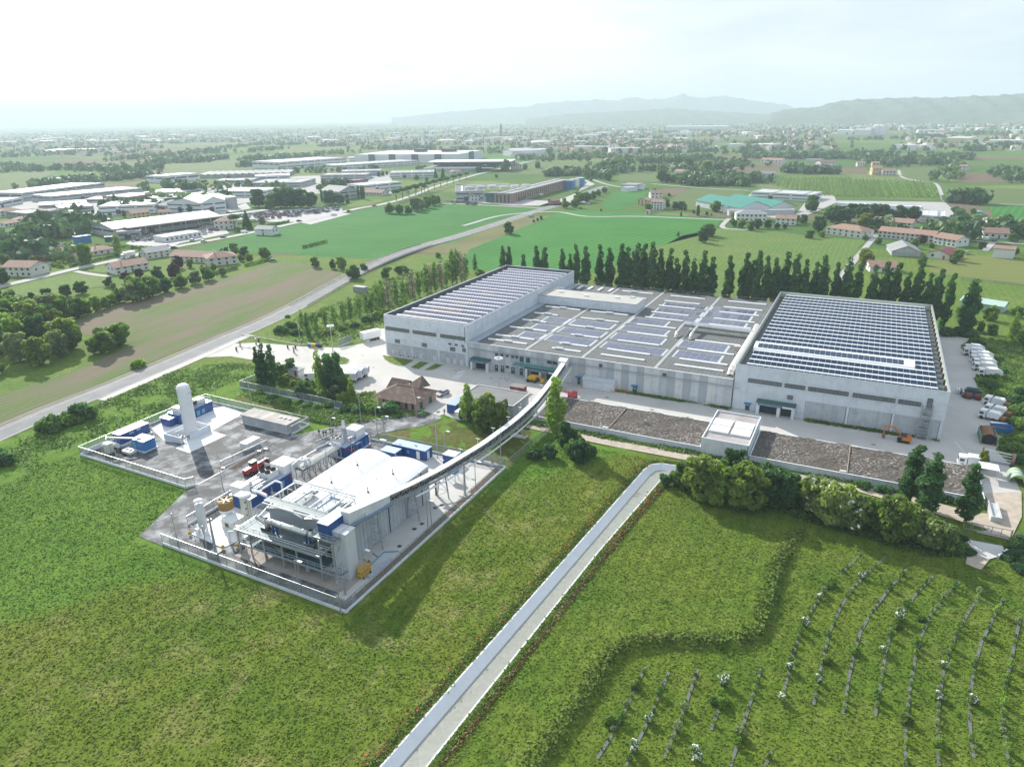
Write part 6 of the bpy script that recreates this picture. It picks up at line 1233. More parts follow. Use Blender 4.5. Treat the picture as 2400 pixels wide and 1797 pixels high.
p=ZD(1078,185);p.z=.1;person('person in a yellow green hi-vis jacket on the kerb of the asphalt lane',p,1.2,CLOTHY,CLOTHB)
p=Z4B(1005,620);p.z=.06;person('person in dark clothes with red top standing before the blue container',p,.6,plain('dark_red_cloth',(.16,.03,.03),.9),CLOTHB,walk=.05)
p=Z5B(805,790);p.z=.06;person('person in an orange work suit beside the kiosk in the grove',p,.6,ORA,ORA,walk=.05)
p=at(1000,954);p.z=.06
r=thing('field_gate','grey tubular sliding gate across the gravel track','gate',24,140.9,0);mb=MB().bar((24,140.9,.25),(31.5,140.9,.25),.1,.18).bar((24,140.9,1.75),(31.5,140.9,1.75),.1)
part(r,'frame',mb,GALV)
for k in range(6):part(r,'bar',MB().bar((24+k*1.5,140.9,.25),(24+k*1.5,140.9,1.75),.09),GALV)
part(r,'gate_post',MB().bar((25.2,141.1,0),(25.2,141.1,1.9),.14).bar((31.7,141.1,0),(31.7,141.1,1.9),.14),GALV);part(r,'sign',MB().box(27.6,140.8,1.0,28.1,140.84,1.5),WHITE)
r=thing('wicket_gate','narrow grey tubular gate frame right of the sliding gate','gate',32.6,140.4,0);part(r,'frame',MB().bar((32,140.5,0),(32,140.5,1.6),.09).bar((33.3,140.4,0),(33.3,140.4,1.6),.09).bar((32,140.5,1.6),(33.3,140.4,1.6),.09).bar((32,140.5,.3),(33.3,140.4,.3),.09),GALV)
for k,(x0,y0,x1,y1) in enumerate(((1420,1240,1525,1370),(1865,1480,1985,1400))):p,q=toab(ZC(x0,y0)),toab(ZC(x1,y1));single('culvert_wall','%s concrete headwall of the small culvert on the track'%('left','right')[k],'wall',MB().bar((*p,.25),(*q,.25),.3,.9),CONC,*p,0,'headwalls of the culvert')
p,q=ZA(440,255),ZA(525,235);a,b=toab((p+q)/2);single('grey_container','grey container lying on the verge between the main road and young poplars','container',MB().box(a-3.2,b-1.3,0,a+3.2,b+1.3,2.5).box(a-3.25,b-1.35,2.5,a+3.25,b+1.35,2.6),plain('grey_green_container',(.27,.31,.32),.6,var=.1),a,b,0)
p,q=Z5B(440,260),Z5B(600,300)
for k in range(3):a,b=toab(Z5B(120+k*150,350+k*25));single('lane_island','low pale kerb island between the entrance lanes, %s from the left'%nth(k),'kerb',MB().box(a-3,b-.5,.05,a+3,b+.5,.22),PAVE2,a,b,.05,'kerb islands at the entrance')
for k,(x,y) in enumerate(((1660,460),(1800,615),(490,1040-500))):a,b=toab(Z5B(x,y));structure('drain_cover',MB().prism([tuple(ab(a-.4,b-.25)[:2]),tuple(ab(a+.4,b-.25)[:2]),tuple(ab(a+.4,b+.25)[:2]),tuple(ab(a-.4,b+.25)[:2])],.03,.062),DKSTEEL)
mbz=MB()
for x,y in((1735,145),(1790,150),(1840,160),(1885,190),(1810,178),(1610,148),(685,108),(1150,48),(1210,43)):p=Z4B(x,y);a,b=toab(p);mbz.prism([tuple(ab(a-.45,b-.2)[:2]),tuple(ab(a+.45,b-.2)[:2]),tuple(ab(a+.45,b+.2)[:2]),tuple(ab(a-.45,b+.2)[:2])],.03,.06)
for a,b in((-46,172.6),(-36,171.5),(-25,173),(8,174),(16,173),(-60,176)):mbz.prism([tuple(ab(a-.5,b-.25)[:2]),tuple(ab(a+.5,b-.25)[:2]),tuple(ab(a+.5,b+.25)[:2]),tuple(ab(a-.5,b+.25)[:2])],.03,.06)
structure('yard_gratings',mbz,DKSTEEL)
mbl=MB()
for k in range(7):p,q=Z4B(1110+k*14,148-k*16),Z4B(1195+k*14,152-k*16);d=(q-p).normalized();n_=Vector((-d.y,d.x,0))*.22;mbl.add([(*(p-n_)[:2],.058),(*(q-n_)[:2],.058),(*(q+n_)[:2],.058),(*(p+n_)[:2],.058)],[(0,1,2,3)])
p,q=ab(25.5,184),ab(28.5,172.5);n_=Vector((.1,.05,0));mbl.add([(*(p-n_)[:2],.06),(*(q-n_)[:2],.06),(*(q+n_)[:2],.06),(*(p+n_)[:2],.06)],[(0,3,2,1)])
structure('yard_markings',mbl,LINEW)
# ---------------------------------------------------------------- vegetation
NR=np.random.default_rng(11)
F_POP=foliage('poplar_leaves',(.048,.125,.052),trans=.45);F_MID=foliage('broad_leaves',(.10,.19,.058));F_BRT=foliage('light_leaves',(.15,.25,.06))
F_DRK=foliage('dark_leaves',(.050,.125,.058));F_GRY=foliage('grey_green_leaves',(.18,.24,.15));F_OLV=foliage('olive_leaves',(.145,.215,.06));F_PUR=foliage('purple_leaves',(.045,.022,.030),trans=.15)
F_YEL=foliage('yellow_green_leaves',(.17,.21,.03));F_TWG=foliage('bare_grey_twigs',(.19,.175,.15),trans=.05);F_ACA=foliage('pale_tipped_leaves',(.17,.245,.09),var=.5)
FLOW=plain('white_flowers',(.74,.74,.66),.8,var=.1);POPPY=plain('red_flowers',(.42,.06,.02),.8)
def leafquads(P,N,size,jit=.55,asp=1.5):
 n=len(P);d=NR.normal(size=(n,3));d=N*1.0+d*jit;d/=np.linalg.norm(d,axis=1,keepdims=True)
 t=np.cross(d,NR.normal(size=(n,3)));t/=np.linalg.norm(t,axis=1,keepdims=True);b=np.cross(d,t)
 s=size*NR.uniform(.6,1.35,size=(n,1));t*=s*asp/2;b*=s/2
 V=np.stack([P-t,P-b*.9+t*.1,P+t,P+b*.9+t*.1],1).reshape(-1,3);return V,np.arange(4*n).reshape(n,4)
def lobes_crown(name,lobes,n,size,mats=None,jit=.6,flower=0.0):
 L=np.array(lobes,float);w=L[:,3]**2*(L[:,4] if L.shape[1]>4 else 1);pick=NR.choice(len(L),n,p=w/w.sum())
 d=NR.normal(size=(n,3));d/=np.linalg.norm(d,axis=1,keepdims=True);r=L[pick,3:4]*NR.uniform(.72,1.1,(n,1));e=np.ones((n,3));
 if L.shape[1]>4:e[:,2]=L[pick,4]
 P=L[pick,:3]+d*r*e
 keep=np.ones(n,bool)
 for k in range(len(L)):
  q=(P-L[k,:3])/(L[k,3]*(np.array([1,1,L[k,4]]) if L.shape[1]>4 else 1));keep&=~((np.linalg.norm(q,axis=1)<.62)&(pick!=k))
 P,d=P[keep],d[keep];V,Q=leafquads(P,d,size,jit)
 mi=None
 if flower:mi=(NR.random(len(Q))<flower*np.clip(d[:,2]+.6,0,1)).astype(int)
 return npmesh(name,V,Q,mats,mi)
def broad_lobes(R_,h,k,seed,flat=.8):
 r=random.Random(seed);L=[(0,0,h*.50,R_*.66,flat),(R_*.3,R_*.2,h*.26,R_*.48,.8),(-R_*.3,-R_*.25,h*.24,R_*.46,.8)]
 for i in range(k):
  t=i*2.4+r.uniform(-.5,.5);zz_=r.uniform(.2,.9);rad=R_*(1.05-abs(zz_-.5)*.9)*.72;s=R_*r.uniform(.22,.38)
  L.append((math.cos(t)*rad,math.sin(t)*rad,h*zz_,s,r.uniform(.75,1.0)))
 L.append((r.uniform(-.2,.2)*R_,0,h*.86,R_*.36,.9));return L
def poplar_lobes(h,r0,seed):
 r=random.Random(seed);L=[]
 for i in range(13):
  z=h*(.10+.84*i/12);w=r0*(.55+.5*math.sin(math.pi*min(1,(i+2.2)/13.5)))*r.uniform(.8,1.12)
  for _ in range(2 if 1<i<11 else 1):a=r.uniform(0,6.28);L.append((math.cos(a)*w*.36,math.sin(a)*w*.36,z,w*.72,1.25))
 return L
def trunk_mesh(name,h,r,limbs,seed,spread=.3):
 rr=random.Random(seed);mb=MB().tube((0,0,-.2),(0,0,h*.5),r,7,r*.7).tube((0,0,h*.5),(0,0,h*.85),r*.7,6,r*.2)
 for i in range(limbs):
  a=i*2.4+rr.uniform(-.4,.4);z=h*rr.uniform(.3,.6);mb.tube((0,0,z),(math.cos(a)*h*spread,math.sin(a)*h*spread,z+h*.25),r*.4,5,r*.1)
 return mesh(name,mb,BARK)
KIND={}
def kind(key,crowns,trunk):KIND[key]=(crowns,trunk)
POPM=[lobes_crown('crown',poplar_lobes(20,1.75,s),3200,.55,F_POP) for s in range(5)]
kind('poplar',POPM,trunk_mesh('trunk',20,.3,5,1,.08))
kind('thin_poplar',[lobes_crown('crown',poplar_lobes(14,1.5,20+s),900,.55,F_MID) for s in range(3)],trunk_mesh('trunk',14,.14,5,2,.07))
kind('bare_poplar',[lobes_crown('crown',poplar_lobes(15,1.6,30+s),900,.42,F_TWG) for s in range(2)],trunk_mesh('trunk',15,.16,8,3,.09))
kind('light_poplar',[lobes_crown('crown',poplar_lobes(16,2.2,40+s),2400,.55,F_BRT) for s in range(2)],trunk_mesh('trunk',16,.25,5,4,.08))
TB=trunk_mesh('trunk',8,.28,6,5)
for key,f,n in(('mid',F_MID,3),('bright',F_BRT,2),('dark',F_DRK,3),('grey',F_GRY,2),('olive',F_OLV,2),('purple',F_PUR,2),('yellow',F_YEL,1),('twig',F_TWG,1)):
 kind(key,[lobes_crown('crown',broad_lobes(3.6,8,17,50+7*i+len(key)),3000,.62,f) for i in range(n)],TB)
kind('acacia',[lobes_crown('crown',broad_lobes(3.4,7,18,90+i),3600,.55,[F_ACA,FLOW],.6,.05) for i in range(3)],TB)
kind('pine',[lobes_crown('crown',[(0,0,7,2.6,.5),(1.6,.6,6.7,1.7,.5),(-1.5,.9,6.8,1.8,.5),(.2,-1.6,6.7,1.8,.5),(-.9,-1.2,7.2,1.5,.5)],1500,.6,F_DRK)],trunk_mesh('trunk',8,.3,3,7))
kind('conifer',[lobes_crown('crown',[(0,0,.8+1.05*i,2.3*(1-i/8.6)+.15,.8) for i in range(8)],1800,.5,F_DRK)],trunk_mesh('trunk',8,.2,0,8))
kind('cypress',[lobes_crown('crown',[(0,0,1+i,.95-.07*abs(i-3),1.1) for i in range(8)],900,.45,F_DRK)],trunk_mesh('trunk',8,.15,0,9))
NOMH=dict(poplar=20,thin_poplar=14,bare_poplar=15,light_poplar=16,acacia=7.6)
BUSHM=[lobes_crown('foliage',[(0,0,.7,.9,.8),(.7,.2,.6,.6,.9),(-.5,.5,.6,.65,.9),(-.2,-.6,.55,.6,.9),(.3,.1,1.1,.5,.9)],700,.34,f) for f in(F_MID,F_DRK,F_BRT,F_OLV)]
ADJ=dict(poplar='dark columnar poplar',thin_poplar='slender young poplar',bare_poplar='nearly leafless grey young poplar',light_poplar='bright green columnar poplar',mid='leafy green tree',bright='light green tree',dark='dense dark green tree',grey='silvery grey green tree',olive='olive green tree',purple='dark purple leaved tree',yellow='yellow green tree',twig='bare twiggy grey tree',acacia='bushy tree with pale flower clusters',pine='umbrella pine',conifer='dark pointed conifer',cypress='slim dark cypress')
NAMEK=dict(poplar='poplar_tree',thin_poplar='poplar_tree',bare_poplar='poplar_tree',light_poplar='poplar_tree',pine='pine_tree',conifer='conifer_tree',cypress='cypress_tree')
_kc={}
def tree(key,base,h,w=1.0,rel='',group=None,label=None):
 cr,tr=KIND[key];i=_kc[key]=_kc.get(key,-1)+1;s=h/NOMH.get(key,8.3)
 r=thing(NAMEK.get(key,'broadleaf_tree'),label or('%s %s'%(ADJ[key],rel)),'tree',world=Vector((base[0],base[1],0)),rz=rnd.uniform(0,6.28),group=group)
 r.scale=(s*w,s*w,s);link('crown',cr[i%len(cr)],r);link('trunk',tr,r);return r
def bush(base,h,rel,k=None,w=1.0,group='bushes'):
 m=BUSHM[rnd.randrange(4) if k is None else k];r=thing('bush',('leafy green bush ','dark green bush ','light green bush ','olive green bush ')[BUSHM.index(m)]+rel,'bush',world=Vector((base[0],base[1],-.05)),rz=rnd.uniform(0,6.28),group=group);s=h/1.55
 r.scale=(s*w,s*w,s);link('foliage',m,r);return r
def onB(b0,px_,py_):
 d=CR*((px_-1200)/FPX)+CU*((898.5-py_)/FPX)+CF;bv=Vector((-ST,CT,0));t=b0/d.dot(bv);p=Vector((0,0,CAM_H))+d*t;return toab(p)[0],p.z
tops=[(1178,580),(1192,582),(1226,602),(1256,580),(1275,585),(1318,588),(1335,600),(1350,578),(1375,580),(1408,578),(1432,585)]+[(1450+x*.42948,550+y*.42948) for x,y in((20,60),(45,80),(100,55),(140,60),(190,50),(235,90),(285,85),(320,140),(375,95),(415,140),(470,95),(520,130),(612,125),(705,110),(735,150),(770,95),(820,125),(870,135),(930,105),(980,115),(1035,145),(1080,165),(1135,125),(1200,165),(1265,135),(1320,175),(1405,175),(1475,155),(1530,165),(1585,220),(1660,160),(1705,220),(1765,195),(1830,225),(1955,250))]
GP='poplars in the long row behind the factory'
for i,(x,y) in enumerate(tops):
 a,z=onB(285,x,y);last=i==len(tops)-1
 tree('poplar',ab(a,285+rnd.uniform(-1.2,1.2)),z+1.2,rnd.uniform(.9,1.12) if not last else 1.5,'',GP,('dark columnar poplar standing alone at the right end of the row behind the factory' if last else 'dark columnar poplar in the row behind the factory, %s from its left end'%nth(i)))
for i in range(34):a=-108+i*4.4;bush(ab(a+rnd.uniform(-1,1),281+rnd.uniform(-1,3)),rnd.uniform(1.6,3.2),'at the foot of the poplar row, %s from the left'%nth(i),1 if i%3 else 0,1.3,'bushes under the poplar row')
for i,(x,y,t) in enumerate(((1822,1010,885),(1872,1010,880),(1982,1020,930),(2080,1015,870),(2132,1015,880))):b_=Z7(x,y-5);a,z=onB(303,600+x*.31646,300+t*.31646);tree('poplar',ab(a,303),z,1,'behind the left tall hall, %s from the left'%nth(i),'poplars behind the left hall')
YP=[(165,460,340,'t'),(195,500,355,'t'),(240,475,372,'t'),(290,445,335,'t'),(340,432,310,'t'),(390,415,290,'t'),(430,402,270,'t'),(480,388,260,'t'),(520,372,245,'t'),(545,372,255,'t'),(585,352,185,'t'),(608,340,200,'t'),(640,345,170,'b'),(680,312,172,'t'),(720,300,168,'t'),(772,292,115,'b'),(805,272,130,'t'),(850,262,85,'t'),(872,250,95,'b'),(895,245,78,'t'),(930,232,70,'b'),(960,215,60,'t'),(990,205,8,'t'),(1012,198,0,'t'),(1040,195,15,'b'),(1062,190,30,'t'),(1115,140,32,'t'),(215,440,370,'t'),(555,330,240,'t'),(600,300,175,'t'),(660,285,190,'t'),(745,265,180,'t'),(830,235,120,'t'),(915,210,95,'t')]
for i,(x,y,t,k) in enumerate(sorted(YP)):
 b_=ZA(x,y);tree('thin_poplar' if k=='t' else 'bare_poplar',b_,ht(b_,580+t*.42453),1.25,'beside the main road, %s counting from the entrance'%nth(i),'young poplars between road and left hall')
for i,(x,y,t) in enumerate(((50,470,430),(100,440,405),(130,480,450),(220,395,370),(270,375,350),(80,385,370),(300,480,450),(380,455,430),(450,440,415),(515,410,380),(560,400,370),(590,380,350),(640,120,105),(690,130,110),(715,120,100),(1140,150,120))):b_=ZA(x,y);bush(b_,max(.8,ht(b_,580+t*.42453)),'between main road and young poplars, %s from the entrance'%nth(i),None,1.3,'bushes on the road verge')
def grove(f,oy,sc,rel,group,items):
 seen={}
 for x,y,t,k,*w in items:seen[k]=seen.get(k,0)+1
 cnt={}
 for x,y,t,k,*w in sorted(items):
  b_=f(x,y);cnt[k]=cnt.get(k,-1)+1
  tree(k,b_,max(1.5,ht(b_,oy+t*sc)),w[0] if w else 1.0,rel,group,label=('%s %s from the left %s'%(nth(cnt[k]),ADJ[k],rel) if seen[k]>1 else None))
grove(ZL,640,.27778,'in the wood left of the sown field','trees of the wood by the sown field',[(-60,700,420,'mid',1.1),(60,620,330,'bright',1.1),(30,480,190,'mid'),(170,745,500,'grey',.95),(340,775,530,'olive',1),(515,705,480,'grey',.8),(300,485,220,'olive',1.2),(440,400,165,'grey',1.1),(560,400,185,'mid'),(130,430,180,'mid',1.1),(240,380,190,'dark'),(560,640,370,'olive',1.1),(620,640,430,'mid',.8),(870,672,460,'mid',1.2),(1010,610,420,'mid',1.2),(-30,330,120,'mid',1.1),(90,300,140,'grey',1),(400,470,260,'dark',1),(690,360,200,'bright',.9),(650,380,210,'dark',.9),(740,350,230,'mid',.9),(820,320,190,'bright',.9),(900,300,200,'mid'),(-40,860,700,'mid',1.1),(20,540,300,'dark',1.1),(170,560,330,'mid',1.1),(350,560,350,'dark',1),(480,480,300,'olive',1)])
grove(ZL,640,.27778,'in the belt between field and village','trees of the village belt',[(270,220,160,'dark'),(400,235,130,'dark',1.1),(560,195,95,'dark',1.1),(690,175,70,'dark',1.2),(920,112,30,'dark',1.1),(1010,245,120,'mid',1),(950,270,170,'bright',.9),(1120,245,70,'grey',1.1),(1190,225,30,'mid',1.1),(1290,190,20,'mid',1.1),(1400,160,40,'dark',1.1),(1530,125,0,'mid',1.1),(1650,90,-20,'grey',1.1),(1760,60,-60,'mid',1.1),(1880,20,-50,'grey',1),(1070,80,-10,'purple',1.1),(1180,40,-40,'purple'),(960,140,80,'grey'),(1340,60,-60,'dark'),(1480,40,-90,'purple',1),(1100,110,20,'olive')])
for i,(x,y,t) in enumerate(((-20,1560,1480),(30,1610,1510),(100,1570,1520),(440,1325,1205),(560,1275,1180),(620,1270,1185),(690,1230,1100),(1165,795,725))):b_=ZL(x,y);bush(b_,ht(b_,640+t*.27778),'near the main road at the left, %s from the left'%nth(i) if i not in(7,) else 'alone at the edge of the sown field',(1,1,0,0,0,2,1,2)[i],1.1,'bushes by the main road')
grove(Z5B,750,.18083,'in the fenced grove by the entrance','trees of the fenced grove',[(340,850,335,'poplar',1.1),(405,880,300,'poplar',1.2),(515,880,310,'poplar',1.2),(1110,910,365,'light_poplar',.8),(1260,890,420,'dark',.75),(720,690,500,'dark',1.1),(590,760,540,'mid',.8),(880,1010,800,'dark',.9),(1000,1000,870,'mid',1.3),(1150,1040,900,'mid',1.3),(1300,1050,880,'dark',1.1),(1430,920,690,'mid',1),(1530,1070,740,'light_poplar',1.1),(1400,1080,930,'bright',1.1),(640,830,710,'bright',1.3),(760,860,780,'olive',1.4),(330,880,760,'mid',1),(450,900,790,'mid',1.2),(930,880,780,'mid',1.1)])
for i,(x,y,t) in enumerate(sorted(((1560,1170,1080),(1640,1190,1095),(1730,1180,1085),(1800,1170,1080),(1450,1190,1110),(1880,1200,1130),(1950,1210,1150),(2020,1190,1060),(2120,1210,1140),(1230,1120,1050),(820,1090,1030),(950,1130,1060),(1090,1150,1080),(700,1080,1030),(300,960,900),(500,1010,960)))):b_=Z5B(x,y);bush(b_,ht(b_,750+t*.18083),'in the scrub before the gatehouse, %s from the left'%nth(i),(0,0,1,0,1)[i%5],1.5,'bushes before the gatehouse')
grove(Z4B,860,.18083,'before the grey shed','trees before the grey shed',[(1305,705,205,'light_poplar',1.2),(1590,840,335,'olive',.95),(1385,730,510,'dark',.8),(1780,750,420,'twig',.45),(1560,800,560,'dark',.8),(1220,690,540,'mid',.4)])
tree('light_poplar',Z3(1435,1340),ht(Z3(1435,1340),600+885*.31646),1.15,'tall and alone beside the conveyor at the left bark bed')
Z8=Z(1150,860,.32233)
grove(Z8,860,.32233,'around the tall poplar by the conveyor','low trees by the tall poplar',[(555,590,405,'dark',.8),(650,690,530,'dark',1.1),(730,650,570,'dark',1.1),(590,660,520,'mid',.9),(640,540,480,'bright',.8),(430,660,565,'dark',1.2),(340,670,590,'dark',1.2),(280,665,615,'dark',1.2)])
grove(ZO,1050,.45208,'in the hedge above the orchard','trees of the hedge above the orchard',[(450,200,70,'mid',.9),(545,255,30,'olive',1.05),(640,230,60,'mid',.9),(705,170,5,'dark',.9),(770,310,90,'olive',1.05),(620,290,130,'bright',.8),(880,290,95,'dark',1.05),(960,300,110,'dark',.9),(1060,280,160,'mid',1.1),(1150,330,145,'acacia',1.1),(1215,385,170,'acacia',1),(1320,410,240,'acacia',1.05),(1400,400,260,'mid',1),(1470,430,265,'bright',.9),(1535,475,240,'olive',.9),(1625,465,300,'acacia',.95),(1700,505,350,'acacia',1),(1770,525,375,'acacia',.95),(1820,505,420,'mid',1.1),(1880,500,440,'dark',1),(350,195,135,'dark',1.2),(400,185,120,'bright',1.1),(1605,290,-20,'poplar',1.75),(1690,355,25,'poplar',1.7),(1735,330,120,'thin_poplar',1),(1905,385,75,'poplar',1.7),(1990,110,10,'yellow',.5),(1005,250,150,'mid',.9)])
for i,(x,y,t) in enumerate(((430,120,60),(480,150,90),(560,200,160),(640,220,170),(700,330,270),(760,490,420),(640,530,470),(690,540,480),(600,640,560),(680,700,640),(730,760,680),(770,780,700),(870,820,740),(930,860,760),(1000,1000,880),(1010,1160,1040),(900,960,890),(990,730,660),(920,1420,1330),(1000,1340,1250),(800,1420,1360),(960,1560,1480),(880,1330,1270))):b_=ZT(x,y);bush(b_,ht(b_,780+t*.19324)*1.1,'on the green verge right of the yard, %s from the back'%nth(i),(0,1,0,2)[i%4],1.3,'bushes on the right verge')
for i,(x,y,t) in enumerate(sorted(((2090,1330,1240),(2180,1400,1290),(2060,1480,1390),(2200,1540,1460),(2000,1500,1440),(2160,1640,1560),(1400,1380,1290),(1480,1420,1350),(120,560,480),(380,620,540),(460,620,560),(1140,720,650),(1240,740,680),(2180,1240,1180),(900,1010,950)))):b_=ZC(x,y);bush(b_,ht(b_,1040+t*.18116)*1.05,'by the gravel track at the lower right, %s from the left'%nth(i),(1,1,0,1)[i%4],1.4,'bushes by the gravel track')
grove(ZQ,550,.26261,'on the plot behind the right tall hall','trees behind the right hall',[(650,765,630,'bright',1.15),(390,745,640,'mid',1.2),(880,735,630,'mid',1.2),(660,890,790,'mid',1.1),(840,960,690,'light_poplar',1.1),(925,980,770,'light_poplar',1.1),(990,1000,800,'bright',1),(870,180,110,'mid',1),(350,235,130,'mid',1.1),(560,130,60,'dark',.7),(430,840,700,'dark',1.1),(560,870,760,'mid',.6)])
grove(Z7,300,.31646,'by the wheat field and bridge','trees by the wheat field',[(1872,785,690,'mid',1),(725,1115,1010,'mid',1.2),(800,1055,1000,'mid',1.2),(635,1045,950,'bright',1),(440,1030,950,'mid',1),(570,1042,970,'dark',.8),(70,965,880,'olive',1.2),(990,632,550,'mid',1.1),(1060,637,560,'mid',1.1),(1130,637,570,'mid',1.1),(1185,615,510,'grey',1.1),(1225,605,525,'grey',1),(1270,592,500,'mid',1),(1312,575,490,'mid',1),(1345,562,497,'bright',.9),(2058,700,678,'dark',1),(2085,690,665,'dark',1),(2112,680,650,'dark',1),(960,1110,1030,'mid',1),(1060,1080,1020,'mid',1.1),(1110,1070,1020,'mid',1.2),(1350,960,920,'mid',1.3)])
grove(Z7,300,.31646,'along the avenue to the white works','trees of the avenue',[(1040+47*i,542-14.2*i,452-11.5*i,'pine',1.0) for i in range(12)]+[(1120,505,440,'pine'),(1190,490,430,'pine'),(1250,480,425,'pine')]+[(1640+19*i,333-5*i,288-4*i,'dark',.8) for i in range(9)]+[(1190+16*i,310-3*i,280-2*i,'dark',.7) for i in range(5)]+[(910+30*i,362-6*i,325-4*i,'dark',.9) for i in range(5)]+[(1385,380,300,'conifer',.8),(1330,370,300,'conifer',.8),(1845,325,230,'mid',.9),(1995,310,262,'mid',.8),(1905,265,230,'mid'),(2085,300,245,'mid',1),(1780,370,340,'mid')])
grove(Z7,300,.31646,'in the dark clump behind the car park','trees of the dark clump',[(20,585,450,'dark',1),(110,600,480,'mid',.9),(180,590,440,'dark',1.1),(260,592,440,'dark',1.1),(330,590,445,'dark',1.1),(410,585,470,'dark',1),(550,565,460,'dark',1.2),(625,562,490,'dark',1.1),(680,560,520,'mid',1),(762,522,432,'cypress',1),(784,526,432,'cypress',1),(800,527,434,'cypress',1),(490,548,462,'cypress',1),(510,430,375,'mid',1.2),(590,450,380,'mid',1.2),(650,450,390,'bright',1.2),(1190,385,345,'mid',1.2),(1265,395,360,'mid')])
grove(Z6,350,.31646,'in the village at the left','trees of the left village',[(435,582,505,'mid',1.1),(235,612,530,'mid',1),(255,672,608,'mid',1),(510,618,560,'mid',1.1),(640,852,690,'bright',.7),(880,782,620,'light_poplar',1.3),(925,502,450,'dark',.8),(1340,466,425,'dark',.8),(1412,467,405,'dark',.9),(990,472,420,'mid',.9),(1030,462,430,'mid'),(1740,592,482,'pine',1.1),(1832,582,460,'conifer',1),(1262,305,245,'dark',1),(1380,325,240,'dark'),(1435,325,245,'dark'),(1530,318,258,'cypress',1.2),(1695,282,235,'dark',1.2),(1325,882,785,'purple',.9),(490,738,695,'purple',1.1),(200,768,725,'purple',1.3),(1740,785,688,'grey',.9),(1810,795,718,'dark',1.1),(1850,832,768,'bright'),(1790,830,780,'mid'),(1960,805,722,'olive',1.2),(1640,765,735,'dark'),(1680,785,722,'dark',.8),(1585,895,845,'yellow',1),(1410,875,812,'olive',1),(1500,900,855,'mid'),(815,495,465,'mid',1.1),(600,512,460,'purple'),(655,475,455,'purple',1.2),(690,475,447,'purple'),(990,770,712,'cypress',1.2),(1040,820,770,'cypress'),(465,510,475,'dark'),(490,512,470,'dark'),(1100,310,272,'mid'),(1945,560,495,'twig',.9),(560,790,720,'dark'),(30,800,735,'mid',1.1),(40,860,770,'mid',1.2),(20,1000,880,'dark',1.1),(130,490,465,'mid'),(800,640,600,'mid'),(100,640,610,'mid'),(240,850,790,'olive'),(1910,235,205,'mid',1.2),(1620,370,340,'dark'),(10,500,470,'mid'),(600,550,525,'mid'),(730,570,540,'bright'),(820,600,560,'mid')])
grove(ZR,350,.36166,'in the village at the right','trees of the right village',[(130,605,505,'dark',.8),(175,560,478,'mid',1),(210,402,332,'mid',1.1),(97,432,365,'cypress',1.3),(72,415,392,'mid'),(8,395,345,'mid'),(440,525,458,'mid'),(480,515,450,'dark',1.1),(550,512,455,'dark',1),(610,515,470,'mid'),(660,515,480,'dark'),(380,510,450,'bright',1.1),(330,500,452,'mid'),(830,408,290,'mid',.8),(852,385,300,'dark',.8),(880,535,430,'dark',1),(960,470,368,'dark',1.1),(1010,475,362,'dark',1.1),(1065,470,380,'dark'),(1172,522,410,'yellow',1),(1160,455,350,'dark',1),(1240,462,350,'dark',1.1),(1310,455,355,'dark',1.1),(1400,460,360,'dark',1.1),(1495,465,368,'dark',1.1),(1090,440,350,'dark'),(1545,615,552,'purple',1.1),(1265,615,570,'mid',1.2),(1500,642,578,'bright',1),(1610,640,600,'mid',1.2),(1790,560,490,'bright',.8),(1610,525,455,'dark',.8),(1580,520,470,'dark'),(2160,672,635,'mid',1),(2140,600,540,'mid',1.3),(1190,765,665,'yellow',1.1),(1180,720,640,'olive',1.2),(1550,750,690,'mid',1.1),(1220,550,490,'mid'),(370,400,375,'purple'),(1000,515,470,'dark'),(780,480,420,'dark'),(740,470,425,'mid'),(820,575,520,'mid',1.3),(900,570,530,'bright',1.2),(1880,430,380,'mid',1),(2090,500,445,'mid'),(1180,590,550,'mid'),(1950,640,595,'mid',.8),(1750,740,690,'mid',1.2)])
grove(ZN,380,.23585,'round the farm beyond the wheat','trees round the farm',[(790,530,435,'cypress',1.3),(745,505,470,'mid',1.2),(620,535,485,'conifer',.8),(620,475,388,'dark',1.2),(560,470,390,'dark',1),(480,450,370,'dark'),(290,490,405,'bright',1.1),(965,495,380,'mid',1),(875,530,490,'dark'),(920,530,510,'mid',1.2),(1135,550,500,'olive'),(1130,620,550,'mid'),(590,740,690,'olive',.7),(830,760,640,'dark',.9),(880,740,610,'mid',1),(500,340,305,'mid',1.3),(355,300,255,'mid'),(430,200,70,'dark',1),(540,205,120,'mid',1.1),(480,205,110,'dark',1),(680,215,75,'grey',1),(640,215,110,'mid'),(790,210,120,'mid'),(860,135,-20,'grey',1),(980,140,10,'dark',1),(1040,140,60,'dark'),(690,80,-40,'dark',1.1),(20,90,10,'mid',1.1),(930,220,150,'mid'),(1120,230,150,'mid',1.2),(1210,235,130,'mid',1.2),(1220,80,10,'mid',1)])
